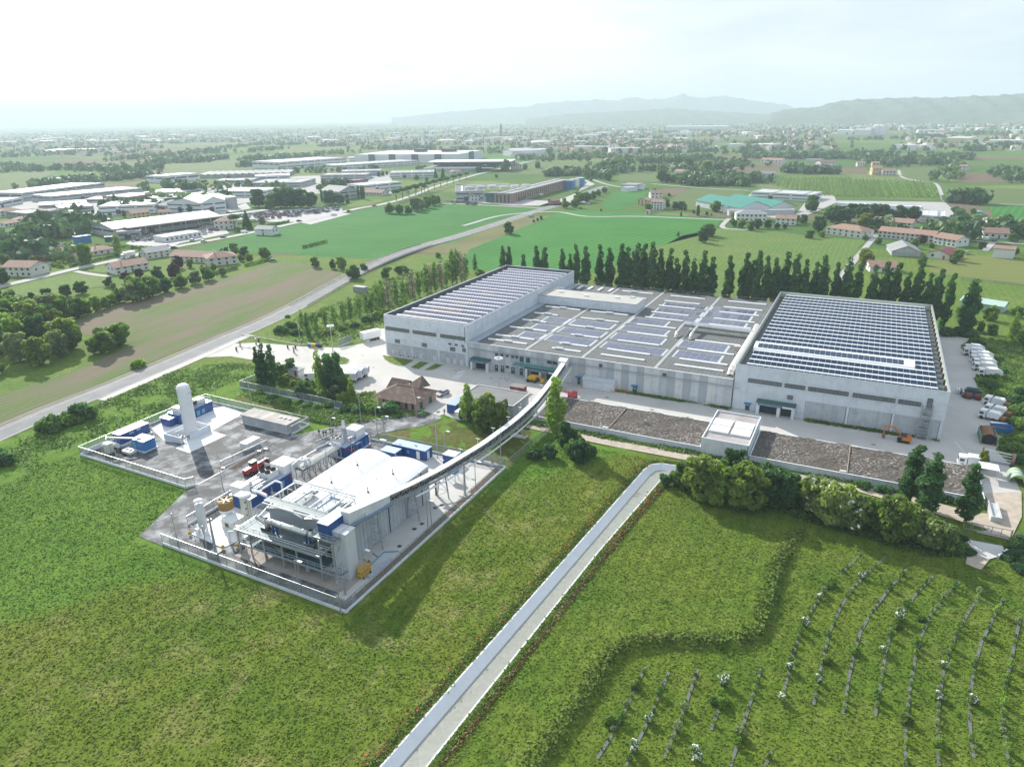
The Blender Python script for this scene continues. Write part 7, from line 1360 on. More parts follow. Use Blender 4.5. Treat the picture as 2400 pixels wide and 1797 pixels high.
grove(ZM,360,.18083,'beside the brick works','trees beside the brick works',[(1460,710,570,'olive',.8),(1590,700,570,'bright',1),(1640,640,490,'bright',1.2),(1740,630,490,'mid',1.2),(1820,600,480,'mid',1),(1890,550,460,'mid'),(1970,510,430,'mid',1.1),(1660,720,690,'dark',1.2),(1930,750,715,'dark'),(1795,355,305,'mid',1.1),(1840,300,230,'mid',1.1),(1920,330,225,'mid',1.1),(2010,350,230,'mid',1.2),(1960,240,90,'mid',1.2),(2100,230,70,'mid',1.2),(2180,220,60,'mid',1.1),(1550,280,235,'mid',1.3),(1470,280,225,'mid',1.2),(1400,280,230,'mid'),(1330,270,215,'dark'),(1110,185,95,'mid',1),(945,212,130,'mid',.9),(690,215,75,'mid',1.1),(785,125,70,'mid'),(745,150,95,'mid'),(1180,105,40,'mid',1.2),(1260,105,40,'mid',1.2),(1430,90,40,'mid'),(1535,90,35,'mid'),(1650,100,20,'mid',1.1),(1760,100,15,'mid',1.2)])
SHR=[lobes_crown('foliage',[(0,0,.45,.38,1.1),(.2,.1,.75,.28,1),(-.15,-.1,.7,.3,1),(0,.05,1.05,.2,1)],170,.2,m) for m in(F_BRT,F_BRT,F_MID,F_GRY)]
SHF=lobes_crown('foliage',[(0,0,.55,.45,1),(.3,.1,.8,.35,1),(-.25,-.2,.75,.35,1),(0,.2,1.1,.3,1)],420,.17,[F_MID,FLOW],.6,.42)
ROWS=[[(1375,540),(1180,740),(1050,960),(960,1290)],[(1500,560),(1330,720),(1205,950),(1120,1330)],[(1610,620),(1420,850),(1330,1060),(1275,1380)],[(1740,665),(1625,790),(1520,960),(1440,1390)],[(1875,695),(1730,860),(1650,1080),(1600,1420),(1600,1645)],[(1995,740),(1860,960),(1790,1180),(1765,1420),(1770,1645)],[(2105,780),(1990,1010),(1940,1230),(1930,1420),(1952,1605)],[(2190,890),(2140,1120),(2105,1300),(2110,1500),(2140,1645)],[(2250,1000),(2230,1300),(2250,1600)],[(250,1130),(130,1390),(0,1610)],[(370,1160),(270,1400),(150,1645)],[(520,1150),(440,1380),(345,1610)],[(660,1160),(640,1310),(590,1460)],[(850,1140),(780,1360),(690,1650)],[(905,1570),(865,1660)]]
MUL=plain('grey_mulch_sheet',(.125,.13,.14),.8,var=.25,scale=2,stain=(.09,.12,.03),samt=.95,sscale=.5)
cnt=0
for ri,rw in enumerate(ROWS):
 L=smoothline([ZO(*p) for p in rw],.42);strip('mulch_strip',[ZO(*p) for p in rw],-.2,.2,.07,MUL,lambda p:max(0,relief(*toab(p))),True)
 k=0;d_acc=0
 for p,q in zip(L,L[1:]):
  d_acc+=(q-p).length
  if d_acc<1.4:continue
  d_acc=0
  if rnd.random()<.12 or cnt>288:continue
  fl=rnd.random()<.03;h=rnd.choice((.4,.5,.6,.7,.8,1.2)) if not fl else.9
  o=thing('orchard_shrub',('white flowering shrub' if fl else 'young green shrub')+' on a mulch strip, %s row from the %s, %s along it'%(nth(ri if ri<9 else ri-9),'hedge side' if ri<9 else 'canal side',nth(k)),'shrub',world=Vector((p.x+rnd.uniform(-.2,.2),p.y,.03)),rz=rnd.uniform(0,6),group='young shrubs in the orchard rows');o.scale=(h*rnd.uniform(.9,1.4),)*2+(h,)
  link('foliage',SHF if fl else SHR[rnd.randrange(4)],o);cnt+=1;k+=1
for i,(x,y,h,l) in enumerate(((1565,890,2.1,'large white flowering shrub in the fourth orchard row'),(510,1620,2.2,'large grey green shrub with white flowers at the bottom edge of the orchard'),(1075,920,1.6,'white flowering shrub halfway down the first long orchard row'),(995,1150,1.5,'white flowering shrub low on the first long orchard row'),(955,1310,1.4,'white flowering shrub at the lower end of the first long row'),(655,1230,2.0,'row end clump of white flowering shrubs in the lower block'),(268,1420,1.5,'white flowering shrub in the second lower row'),(190,1570,1.7,'white flowering shrub low in the second lower row'),(1945,1320,1.5,'white flowering shrub in the seventh long row'),(1480,1060,1.4,'white flowering shrub in the middle of the fourth long row'))):o=thing('orchard_shrub',l,'shrub',world=ZO(x,y),rz=i,group=None);o.scale=(h*.75,)*3;link('foliage',SHF,o)
for i,(x,y,h) in enumerate(sorted(((60,1420,1.8),(1595,1420,1.8),(640,1330,1.8),(1330,1060,1.7),(1550,930,1.7),(1215,720,1.7),(1190,1110,1.8),(740,1500,1.6),(1770,1540,1.6),(200,1240,1.6),(610,1320,1.6),(1680,890,1.5),(2040,1000,1.4)))):b_=ZO(x,y);bush(b_,h*.72,'among the orchard rows, %s from the left'%nth(i),(2,3,0,2)[i%4],.9,'larger bushes in the orchard')
# ---- grass and weeds as stuff
def tufts(name,pts,size,mat,hgt=(.02,.14),tilt=.32,asp=1.4):
 P=np.array(pts,float);N=np.tile([0,0,1.0],(len(P),1));P[:,2]+=NR.uniform(*hgt,len(P));V,Q=leafquads(P,N,size,tilt,asp);o=link(name,npmesh(name,V,Q,mat));o['kind']='stuff';return o
def free(a,b):
 for x0,x1,y0,y1 in YARDS:
  if x0<a<x1 and y0<b<y1:return False
 return not inpoly(a,b,CANAL)
LANE=[toab(p) for p in AB(-124.5,86,-118,70,-111,70,-112,120,-104,126,-124.5,126)]
def scatter(n,a0,a1,b0,b1,dens=None):
 out=[]
 while len(out)<n:
  a,b=rnd.uniform(a0,a1),rnd.uniform(b0,b1)
  if free(a,b) and not inpoly(a,b,LANE) and(dens is None or rnd.random()<dens(a,b)):p=ab(a,b,relief(a,b) if b<149 and a<74 else 0);out.append((p.x,p.y,p.z))
 return out
tufts('meadow_tufts',scatter(52000,-165,-36,28,100)+scatter(9000,-66,-33,100,144),.30,GRASS)
tufts('orchard_tufts',scatter(62000,-41,40,40,140),.28,GRASS2)
tufts('bank_grass',[p for p in((*ab(a,b)[:2],relief(a,b)) for a,b in((BANK[i][0]+(BANK[i+1][0]-BANK[i][0])*t+rnd.gauss(-.3,.9),BANK[i][1]+(BANK[i+1][1]-BANK[i][1])*t+rnd.gauss(.2,.9)) for i in range(len(BANK)-1) for t in[rnd.random() for _ in range(int(150*math.dist(BANK[i],BANK[i+1])/4))]))],.38,grassmat('tall_bank_grass',(.13,.18,.04),(.22,.21,.08),(.09,.15,.03),mid=.5),(.02,.26),.6,1.8)
EDGER=foliage('brownish_edge_weeds',(.12,.105,.05),trans=.2);EDGEG=foliage('leafy_edge_weeds',(.11,.18,.04),trans=.3)
def along(L,off,n,sd):
 out=[];tot=[math.dist(p,q) for p,q in zip(L,L[1:])]
 for(p,q),l in zip(zip(L,L[1:]),tot):
  for _ in range(int(n*l/sum(tot))):t=rnd.random();dx,dy=(q[0]-p[0])/l,(q[1]-p[1])/l;o=off+rnd.gauss(0,sd);a,b=p[0]+(q[0]-p[0])*t+dy*o,p[1]+(q[1]-p[1])*t-dx*o;out.append((*ab(a,b)[:2],max(0,relief(a,b))))
 return out
tufts('canal_edge_weeds',along(CRT,1.5,3600,.22),.3,EDGER,(.02,.35),.9);tufts('canal_edge_weeds',along(CRT,.75,4500,.3),.3,EDGEG,(.02,.3),.8);tufts('canal_edge_weeds',along(CL,-1.0,5500,.4),.3,EDGEG,(.02,.3),.8);tufts('poppies',along(CL,-1.4,380,.6)+along(CRT[2:],.9,160,.5),.26,POPPY,(.3,.55),1)
WEED=foliage('verge_weeds',(.115,.20,.05),trans=.25)
MAB=[toab(p) for p in MAIN]
def weeds(name,poly,n,size,mat,hgt):
 P=[toab(p) for p in poly];xs=[p[0] for p in P];ys=[p[1] for p in P];out=[]
 while len(out)<n:
  a,b=rnd.uniform(min(xs),max(xs)),rnd.uniform(min(ys),max(ys))
  if inpoly(a,b,P) and segd((a,b),MAB)[0]>7.2:c=.5+.5*math.sin(a*.23+2*math.sin(b*.19))*math.sin(b*.31+a*.11);out+=[(*ab(a+rnd.gauss(0,.25),b+rnd.gauss(0,.25))[:2],0) for _ in range(3)] if rnd.random()<c**1.5 else[]
 tufts(name,out,size,mat,hgt,1.0)
weeds('verge_weeds',[Z1(*p) for p in((-400,900),(0,560),(100,520),(900,200),(1150,110),(1250,60),(1240,0),(800,20),(170,260),(-400,560))],9000,.42,WEED,(.05,.5))
weeds('verge_weeds',[ZA(*p) for p in((0,500),(90,520),(330,540),(560,470),(610,390),(900,200),(800,130),(600,190),(430,280),(100,400))],7500,.6,WEED,(.05,.6))
weeds('verge_weeds',[ZT(*p) for p in((300,160),(600,260),(430,590),(560,720),(760,1000),(690,1260),(760,1500),(1100,1600),(1100,300),(900,60),(500,60))],8500,.5,WEED,(.05,.6))
weeds('grove_weeds',[Z5B(*p) for p in((330,790),(90,860),(800,1010),(1400,1150),(1830,1130),(1800,950),(1600,960),(1000,830),(640,700))],9000,.45,WEED,(.05,.8))
weeds('grove_weeds',[Z5B(*p) for p in((0,930),(800,1080),(1400,1220),(2000,1200),(2400,1230),(1300,1380),(950,1300),(600,1120),(0,1000))],7000,.45,WEED,(.05,.7))
weeds('wall_weeds',AB(-59,181.3,-27,181.2,-27,182.3,-59,182.3),2600,.35,WEED,(.02,.45));weeds('wall_weeds',AB(-8,181.6,22,181.9,22,183.1,-8,183.1),2600,.35,EDGEG,(.02,.5));weeds('wall_weeds',AB(-72,149.5,28,150.6,28,152,-72,152),3500,.4,WEED,(.02,.6))
weeds('hedge_undergrowth',[ZO(*p) for p in((380,190),(560,280),(900,330),(1250,430),(1700,560),(1930,560),(1900,470),(1400,330),(1000,240),(420,120))],16000,.4,foliage('deep_undergrowth',(.06,.115,.03),trans=.2),(.02,.5))
# ---------------------------------------------------------------- villages, works and far country
WINM={}
def bldg(f,oy,sc,x0,y0,x1,y1,yt,depth,roof,wall,roofm,label,name='house',cat='house',floors=2,wins=None,rh=None,group=None,band=False,chimney=0,over=.5,hmin=2.6):
 p,q=f(x0,y0),f(x1,y1);w=(q-p).length;rz=world_dir(p,q);h=max(hmin,ht(p,oy+yt*sc))
 r=thing(name,label,cat,world=Vector((p.x,p.y,0)),rz=rz,group=group);d=depth
 zb=.05
 part(r,'wall',MB().box(0,0,zb-.3,w,d,h),wall)
 rh=rh or min(w,d,22)*.2
 if roof=='gable':rf=part(r,'roof',MB().gable(0,0,w,d,h,rh,over,.18),roofm);part(r,'gable_wall',MB().profile_x([(.02,h-.01),(d-.02,h-.01),(d/2,h+rh*.97)],.02,.2),wall);part(r,'gable_wall',MB().profile_x([(.02,h-.01),(d-.02,h-.01),(d/2,h+rh*.97)],w-.2,w-.02),wall)
 elif roof=='gabley':
  mb=MB();k=rh/(w/2);ov=over
  mb.profile_y([(-ov,h-ov*k),(w/2,h+rh),(w+ov,h-ov*k),(w+ov,h-ov*k+.18),(w/2,h+rh+.18),(-ov,h-ov*k+.18)],-ov,d+ov);rf=part(r,'roof',mb,roofm)
  part(r,'gable_wall',MB().profile_y([(.02,h-.01),(w-.02,h-.01),(w/2,h+rh*.97)],.02,.2),wall);part(r,'gable_wall',MB().profile_y([(.02,h-.01),(w-.02,h-.01),(w/2,h+rh*.97)],d-.2,d-.02),wall)
 elif roof=='hip':rf=part(r,'roof',MB().hip(0,0,w,d,h,rh,over) if w>=d else MB().hip(0,0,w,d,h,rh*.8,over),roofm)
 elif roof=='saw':
  n=max(2,int(w/9));s=w/n;rf=part(r,'roof',MB().box(-.1,-.1,h,w+.1,d+.1,h+.2),roofm)
  for k in range(n):part(r,'saw_tooth',MB().profile_y([(k*s,h+.2),((k+1)*s-.1,h+.2),((k+1)*s-.1,h+.6),(k*s+.2,h+2.2)],.3,d-.3),roofm,rf)
 else:rf=part(r,'roof',MB().box(-.15,-.15,h,w+.15,d+.15,h+.25),roofm);part(r,'coping',MB().box(-.2,-.2,h+.25,w+.2,.15,h+.6).box(-.2,d-.15,h+.25,w+.2,d+.2,h+.6).box(-.2,.15,h+.25,.15,d-.15,h+.6).box(w-.15,.15,h+.25,w+.2,d-.15,h+.6),wall,rf)
 if chimney:
  for k in range(chimney):part(r,'chimney',MB().box(w*(.3+.35*k),d*.45,h+rh*.5,w*(.3+.35*k)+.6,d*.45+.6,h+rh+.9),PLAST,rf)
 nw=wins if wins is not None else max(1,int(w/3.2));fh=h/floors
 if band:
  for fl in range(floors):
   n=max(2,int(w/14));s=w/n
   for k in range(n):part(r,'window_band',MB().box(k*s+1,-.08,fl*fh+fh*.5,(k+1)*s-1,-.005,fl*fh+fh*.75),GLASS)
  n2=max(1,int(d/14));s=d/n2
  for k in range(n2):part(r,'window_band',MB().box(-.08,k*s+1,h*.6,-.005,(k+1)*s-1,h*.8),GLASS);part(r,'window_band',MB().box(w+.005,k*s+1,h*.6,w+.08,(k+1)*s-1,h*.8),GLASS)
  if d>25:
   nl=max(2,int(w/11))
   for k in range(nl):part(r,'roof_light',MB().box((k+.4)*w/nl,d*.12,h+.26,(k+.4)*w/nl+1.6,d*.88,h+.5),(SKYL,GREYROOF)[k%2])
  part(r,'gate',MB().box(w*.3,-.1,zb,w*.3+4,-.005,min(4.2,h*.6)),DKSTEEL)
 elif nw:
  ww,wh=min(1.3,w/nw*.5),min(1.4,fh*.5);key=(round(ww,1),round(wh,1))
  if key not in WINM:WINM[key]=mesh('window',MB().box(0,-.07,0,key[0],.0,key[1]),GLASS)
  for fl in range(floors):
   for k in range(nw):
    if fl==0 and k==nw//2:part(r,'door',MB().box((k+.5)*w/nw-.5,-.07,zb,(k+.5)*w/nw+.5,-.004,2.1),WOODP);continue
    link('window',WINM[key],r,((k+.5)*w/nw-ww/2,-.005,fl*fh+fh*.36))
  if d>6 and roof!='flat':
   for k in range(2):part(r,'window',MB().box(-.07,d*(.25+.4*k),h*.55,-.004,d*(.25+.4*k)+1.1,h*.55+1.2),GLASS);part(r,'window',MB().box(w+.004,d*(.25+.4*k),h*.55,w+.07,d*(.25+.4*k)+1.1,h*.55+1.2),GLASS)
 return r
W_=dict(name='factory_building',cat='factory',band=True)
def B6(*a,**k):return bldg(Z6,350,.31646,*a,**k)
def B7(*a,**k):return bldg(Z7,300,.31646,*a,**k)
def BR(*a,**k):return bldg(ZR,350,.36166,*a,**k)
def BN(*a,**k):return bldg(ZN,380,.23585,*a,**k)
GW='works of the industrial estate'
for a in((175,385,785,302,326,45,'flat',WALLG,LTROOF,'long pale two storey works, farthest left of the estate beside the brown field'),(385,402,1060,335,352,42,'flat',WALLG,LTROOF,'long works with very pale flat roof, in front of the farthest left one'),(632,398,950,388,374,30,'flat',WALLW,LTROOF,'low works with pale roof behind the small trees, left of the terracotta walled one'),(962,396,1180,366,356,36,'flat',TERRA,LTROOF,'works with terracotta coloured wall under a pale roof'),(1045,347,1340,347,322,40,'flat',WALLG,LTROOF,'flat pale roofed works left of the cypress and the dark trees'),(1152,398,1612,362,372,45,'flat',DKROOF,GREYROOF,'long dark grey works behind the twin barrel roofed sheds'),(1245,462,1500,470,398,45,'gabley',WALLW,LTROOF,'left one of the twin white gabled sheds by the round silo'),(1502,470,1680,452,398,45,'gabley',WALLW,LTROOF,'right one of the twin white gabled sheds by the round silo'),(738,490,1150,472,428,45,'flat',WALLW,LTROOF,'white works with window bands left of the twin gabled sheds'),(448,476,700,456,440,32,'flat',WALLG,LTROOF,'grey works with deep canopy near the purple trees'),(288,442,650,418,420,36,'flat',WALLG,LTROOF,'works with broad pale roof behind the canopy works'),(202,520,436,492,480,32,'flat',GREYROOF,GREYROOF,'grey works with blue door at the left part of the estate'),(-60,450,172,402,402,34,'flat',WALLW,LTROOF,'pale works cut by the left picture edge'),(1152,460,1312,462,416,20,'hip',WALLG,GREYROOF,'grey three storey office house before the twin sheds'),(1215,252,1480,226,202,34,'flat',WALLW,LTROOF,'white works with tower block at the upper left of the estate'),(1482,218,2140,200,196,62,'saw',WALLG,GREYROOF,'works with grey sawtooth roof at the back of the estate'),(1892,238,2150,228,202,32,'flat',WALLW,LTROOF,'white works right below the sawtooth roof'),(1592,262,1872,255,236,36,'flat',WALLG,GREYROOF,'grey works below the left end of the sawtooth roof'),(1852,288,2230,284,252,55,'flat',WALLG,GREYROOF,'long grey works above the dark tree clump'),(1592,356,1932,358,312,42,'flat',WALLW,LTROOF,'white works with big doors left of the dark tree clump')):
 B6(*a,floors=2 if a[5]>40 else 1,group=GW,**W_)
r=B6(852,655,1640,548,592,34,'gable',CONC3,LTROOF,'very long open shed with grey roofs beside the scrap car yard',rh=3,floors=1,name='vehicle_shed',cat='shed',band=True)
part(r,'canopy',MB().box(6,-9,6.2,120,-.3,6.6),GREYROOF);[part(r,'canopy_post',MB().bar((8+k*10,-8.8,0),(8+k*10,-8.8,6.2),.4),CONC3) for k in range(12)]
B6(1226,692,1496,648,655,13,'flat',PLASTW,WHITE2,'low white flat roofed office in the scrap car yard',name='office_building',cat='office',floors=1)
B6(872,668,1050,655,618,12,'flat',CONC3,GREYROOF,'low open carport at the left end of the long vehicle shed',name='carport',cat='carport',floors=1,band=True)
for a in((180,307,672,268,256,75,'flat',WALLW,LTROOF,'large white windowless works at the far edge of the estate'),(600,312,1200,272,280,50,'flat',WALLW,LTROOF,'white offices with rows of windows before the huge warehouse'),(480,388,815,384,352,36,'flat',WALLG,GREYROOF,'works with reddish roof edge left of the dark avenue'),(632,362,926,354,325,36,'flat',WALLG,GREYROOF,'grey works behind the one with reddish edge'),(990,372,1320,364,336,42,'flat',WALLW,GREYROOF,'low white works left of the avenue of pines'),(800,482,1082,452,428,30,'flat',WALLW,LTROOF,'white cubic works by the umbrella pines'),(620,532,765,514,474,30,'gabley',WALLG,GREYROOF,'grey vaulted hall behind the dark tree clump'),(690,255,850,250,222,30,'flat',WALLW,LTROOF,'white block with windows left of the huge warehouse')):
 B7(*a,floors=2,group=GW,**W_)
r=B7(735,262,1500,262,200,150,'flat',WALLW,LTROOF,'huge white high bay warehouse with dark vertical towers, at the far end of the estate',name='warehouse',cat='warehouse',floors=1,wins=0);w_=(Z7(1500,262)-Z7(735,262)).length;h_=ht(Z7(735,262),300+200*.31646)
for t in(.14,.34,.56,.78):part(r,'dark_tower',MB().box(w_*t,-1.5,0,w_*t+12,-.02,h_+1),DKROOF)
part(r,'dark_tower',MB().box(w_+.02,60,0,w_+2,85,h_+2),DKROOF);part(r,'roof_box',MB().box(w_*.4,90,h_+.3,w_*.5,110,h_+6).box(w_*.68,90,h_+.3,w_*.8,110,h_+6),DKROOF)
r=B7(1262,328,1640,326,294,60,'flat',WALLW,GREYROOF,'modern office with stacked white and dark glass bands',name='office_building',cat='office',floors=2,band=True);part(r,'upper_floor',MB().box(8,14,9,120,56,13),DKROOF);part(r,'white_edge',MB().box(-3,-4,5,100,-.1,6.2).box(0,8,12.9,125,60,14),WALLW)
B7(730,452,835,442,392,16,'flat',MAROON,DKROOF,'tall dark red block left of the white cubic works',floors=3,name='office_building',cat='office',band=True);B7(722,494,930,502,474,14,'gable',PLAST,TERRA,'low house with long terracotta roof before the white cubic works',floors=1)
B7(1592,546,1692,538,500,12,'hip',PLASTW,TERRA,'white house with terracotta hip roof beside the brick works',chimney=1)
B7(1888,308,1968,306,276,16,'hip',PLAST,TERRA,'square farmhouse with terracotta roof among trees by the road fork',floors=3);B7(1455,345,1530,340,325,12,'hip',PLAST,TERRA,'small house with orange roof by the avenue',floors=1)
r=B7(1480,545,1690,540,478,70,'flat',WALLG,DKROOF,'dark flat roofed works with white roof pipes beside the brick works',**W_)
for k in range(3):part(r,'roof_light',MB().box(12,25+k*14,9.2,55,28+k*14,10.2),LTROOF)
for k in range(6):part(r,'roof_pipe',MB().pipe([(10+k*11,8+4*(k%3),9.5),(10+k*11,8+4*(k%3),12),(17+k*11,9+4*(k%3),12)],1.1,8),WHITE)
p0,p1,p2=ZM(545,640),ZM(775,648),ZM(1610,440)
d2=(p2-p1).length;r=bldg(ZM,360,.18083,545,640,775,648,520,d2,'flat',BRICK,GREYROOF,'long red brown brick works with tall narrow windows',name='brick_works',cat='factory',wins=0,floors=1);wq=(p1-p0).length;hq=ht(p0,360+520*.18083)
for k in range(4):part(r,'window',MB().box(wq*(.12+.22*k),-.1,.8,wq*(.12+.22*k)+1.4,-.01,hq-1),GLASS)
for k in range(26):part(r,'window',MB().box(wq+.01,10+k*(d2-14)/26,2.2,wq+.12,11.2+k*(d2-14)/26,hq-.8),GLASS)
for k in range(3):part(r,'gate',MB().box(wq+.01,14+k*7,.05,wq+.1,18+k*7,4),DKSTEEL)
part(r,'roof_light',MB().box(wq*.3,2,hq+.3,wq*.42,d2-2,hq+.9),LTROOF);part(r,'glass_corner',MB().box(-wq*.5,.5,0,-.05,14,hq+.4),plain('teal_glass',(.05,.12,.13),.2,spec=.7))
for k,(x,y,t,m) in enumerate(((1520,455,350,BLUE2),(1580,430,335,WALLW),(1650,415,318,BLUE2))):b_=ZM(x,y);a,b=toab(b_);h=ht(b_,360+t*.18083);c=thing('box_silo',('blue','grey','blue')[k]+' tall box silo at the end of the brick works, '+('nearest','middle','farthest')[k],'silo',a,b,0,'box silos by the brick works');part(c,'body',MB().box(a-4.5,b-4,0,a+4.5,b+4,h),m);part(c,'lid',MB().box(a-4.6,b-4.1,h,a+4.6,b+4.1,h+.4),LTROOF)
b_=Z6(1720,435);a,b=toab(b_);c=thing('round_silo','pale round silo beside the twin gabled sheds','silo',a,b,0);part(c,'shell',MB().cyl(a,b,0,10,5,18),WALLG);part(c,'roof',MB().cyl(a,b,10,11.5,5.2,18,.5),LTROOF)
for a,k in(((290,632,470,608,596,10,'hip',PLASTW,TERRA,'white bungalow with pale tiled roof on the lawn by the round tree'),dict(floors=1)),((130,545,260,530,522,9,'hip',PLAST,TERRA,'low house at the left by the long hedge'),dict(floors=1)),((40,580,150,562,556,9,'gable',PLASTW,TERRA,'low house with orange roof at the left picture edge, upper one'),dict(floors=1)),((270,760,465,735,712,12,'gabley',PLASTW,DKROOF,'white house with dark roofs and tall gable'),dict(rh=3)),((195,815,330,830,782,9,'flat',RUST,WHITE2,'brick red house with flat white top'),dict()),((380,800,560,772,772,9,'gable',BRICK,TERRA,'brownish row house with terracotta roof behind the hedges'),dict(floors=1)),((690,790,870,760,762,11,'hip',PLAST,TERRA,'wide low house with terracotta roof left of the bright tree'),dict(floors=1,chimney=1)),((30,940,240,945,872,12,'gable',PLAST,TERRA,'old grey white barn house at the bottom left of the village'),dict()),((235,910,335,905,872,8,'flat',CONC3,GREYROOF,'grey concrete annexe beside the barn house'),dict(floors=1)),((858,930,1110,888,880,11,'gable',PLASTW,TERRA,'white house with brown red roof next to the bare drive'),dict(chimney=1)),((1092,815,1265,790,768,11,'gable',PLAST,GREYROOF,'cream house with grey brown roof by the parked white lorry'),dict()),((1262,830,1590,845,790,12,'gable',PLAST,TERRA,'long house with terracotta roof and row of dark windows'),dict(wins=9)),((1545,870,1765,845,812,13,'hip',PLAST,TERRA,'house with pale pink hip roof and big chimney at the hedge corner'),dict(chimney=1)),((1590,595,1735,590,535,12,'hip',PLAST,TERRA,'two storey house with red brown hip roof beside the umbrella pine'),dict()),((1890,635,2012,640,590,9,'gable',PLASTW,GREYROOF,'small white stand alone house with grey gable roof at the field corner'),dict(wins=1)),((985,520,1115,505,478,11,'gable',PLASTY,TERRA,'yellowish house with grey brown roof behind the vehicle shed'),dict()),((1180,492,1270,485,470,9,'gable',PLAST,TERRA,'low terracotta roofed house right behind the vehicle shed'),dict(floors=1)),((640,560,790,540,520,11,'hip',PLAST,GREYROOF,'grey roofed villa between vehicle shed and purple trees'),dict(floors=1)),((10,505,170,490,462,12,'hip',PLAST,TERRA,'house with pale tiled hip roof at the left edge below the works'),dict()),((560,825,640,815,790,8,'gable',PLAST,TERRA,'little house with white gable behind the hedge wall'),dict(floors=1)),((80,800,190,795,775,9,'gable',PLAST,BLUETOP,'small house with bluish grey roof at the far left'),dict(floors=1))):B6(*a,**k)
b_=Z6(575,690);bldg(Z6,350,.31646,575,700,680,685,655,5,'flat',BLUE2,BLUE2,'blue corrugated store left of the long vehicle shed',name='store_shed',cat='shed',wins=0,floors=1);bldg(Z6,350,.31646,778,685,830,682,658,4,'flat',GREENP,GREENP,'dark green container next to the blue store',name='store_shed',cat='shed',wins=0,floors=1)
for k,pts in enumerate((((520,880),(880,790)),((340,860),(475,880)),((1590,930),(1760,885)),((1815,870),(2010,820)),((1975,575),(2145,540)),((2240,735),(2420,690)),((110,580),(350,535)),((290,660),(570,615)),((1760,610),(1880,590)),((700,720),(1240,745)))):
 p,q=Z6(*pts[0]),Z6(*pts[1]);n=max(6,int((q-p).length/.9));P=[(p.x+(q.x-p.x)*t+rnd.gauss(0,.35),p.y+(q.y-p.y)*t+rnd.gauss(0,.35),rnd.uniform(.2,1.9)) for t in[rnd.random() for _ in range(n*22)]]
 V,Q=leafquads(np.array(P),NR.normal(size=(len(P),3))+np.array([0,0,.5]),.6);o=link('hedge',npmesh('hedge',V,Q,F_MID if k%2 else F_DRK));tag(o,'clipped green garden hedge in the left village '+('before the long terracotta house','before the barn house','beside the pale pink hip roof','at the corner of the sown field','at the end of the car lot','before the dark tree clump','behind the leftmost bungalows','round the lawn of the white bungalow','before the house with the umbrella pine','below the blue store')[k],'hedge','garden hedges of the village')
for a,k in(((345,468,542,470,420,13,'hip',PLASTW,GREYROOF,'long white house with grey hip roof by the transformer tower'),dict(wins=7)),((600,488,728,494,447,10,'gable',PLASTW,TERRA,'white and terracotta house between dark hedges'),dict(chimney=1)),((925,548,1155,580,505,13,'hip',PLAST,TERRA,'wide house with terracotta roof at the edge of the meadow'),dict(wins=6)),((1228,498,1480,518,462,11,'gable',PLAST,TERRA,'row of houses with brown roof behind the long terrace'),dict(wins=8)),((1632,540,1775,548,492,11,'gable',PLAST,TERRA,'white house with brown roof near the scrap yard'),dict(wins=5)),((1262,572,1622,608,528,11,'gable',PLAST,TERRA,'long cream terrace with terracotta roof and porch'),dict(wins=12)),((1622,612,1765,636,568,11,'gable',PLASTW,TERRA,'white three storey end house of the terrace with solar panel'),dict(wins=5,floors=2)),((1352,690,1540,698,662,20,'gabley',CONC3,GREYROOF,'grey barn with jagged fibre cement roofs'),dict(wins=0,floors=1,rh=3)),((1580,700,1726,720,675,13,'gabley',PLAST,REDROOF,'barn with dark red metal roof and open porch'),dict(wins=2,floors=1)),((1212,795,1385,800,765,11,'gable',PLASTW,TERRA,'white house with orange tiled roofs behind the poplars'),dict(floors=1)),((2004,700,2138,712,640,9,'gable',PLASTW,TERRA,'plain white box house with solar panels on the roof'),dict(wins=0,rh=1.0)),((1945,575,2110,582,540,12,'gable',PLAST,TERRA,'low farm house with pale brown roof at the right'),dict(floors=1)),((1848,560,1948,562,525,12,'flat',CONC3,GREYROOF,'grey shed with junk before it at the right'),dict(wins=0,floors=1)),((1950,508,2075,512,480,16,'gabley',CONC3,LTROOF,'pale roofed barn behind the low farm house'),dict(wins=0,floors=1)),((2095,530,2160,534,505,10,'gable',BLUETOP,LTROOF,'small bluish shed at the right edge of the village'),dict(wins=0,floors=1)),((1225,168,1288,168,122,12,'gable',PLASTY,TERRA,'yellow farmhouse above the vineyard'),dict(floors=2)),((1292,172,1380,172,142,12,'gable',PLAST,TERRA,'grey annexe with brown roof beside the yellow farmhouse'),dict(wins=4)),((1130,112,1178,112,90,10,'gable',PLASTW,TERRA,'white house among trees above the bare field'),dict()),((505,90,640,95,68,14,'gable',PLASTW,TERRA,'long white house in the trees at the upper left'),dict(wins=6)),((210,82,260,80,55,11,'hip',PLASTW,TERRA,'white villa between the tree clumps'),dict()),((890,115,985,112,85,12,'gable',PLASTW,TERRA,'white house with brown roof at the wood edge'),dict(wins=4)),((1228,112,1275,112,90,10,'gable',PLASTY,TERRA,'pale yellow house in the wood'),dict()),((1785,140,1835,142,110,11,'gable',PLAST,TERRA,'house beside the two bare fields at the right'),dict()),((330,150,360,150,125,9,'gable',PLAST,TERRA,'little house half hidden in trees, left of the vineyard'),dict()),((505,178,600,178,158,12,'gable',CONC3,GREYROOF,'grey barn with slanted roof at the vineyard corner'),dict(wins=0,floors=1)),((795,80,900,82,66,12,'flat',PLASTW,LTROOF,'long low white building behind the wood'),dict(floors=1))):BR(*a,**k)
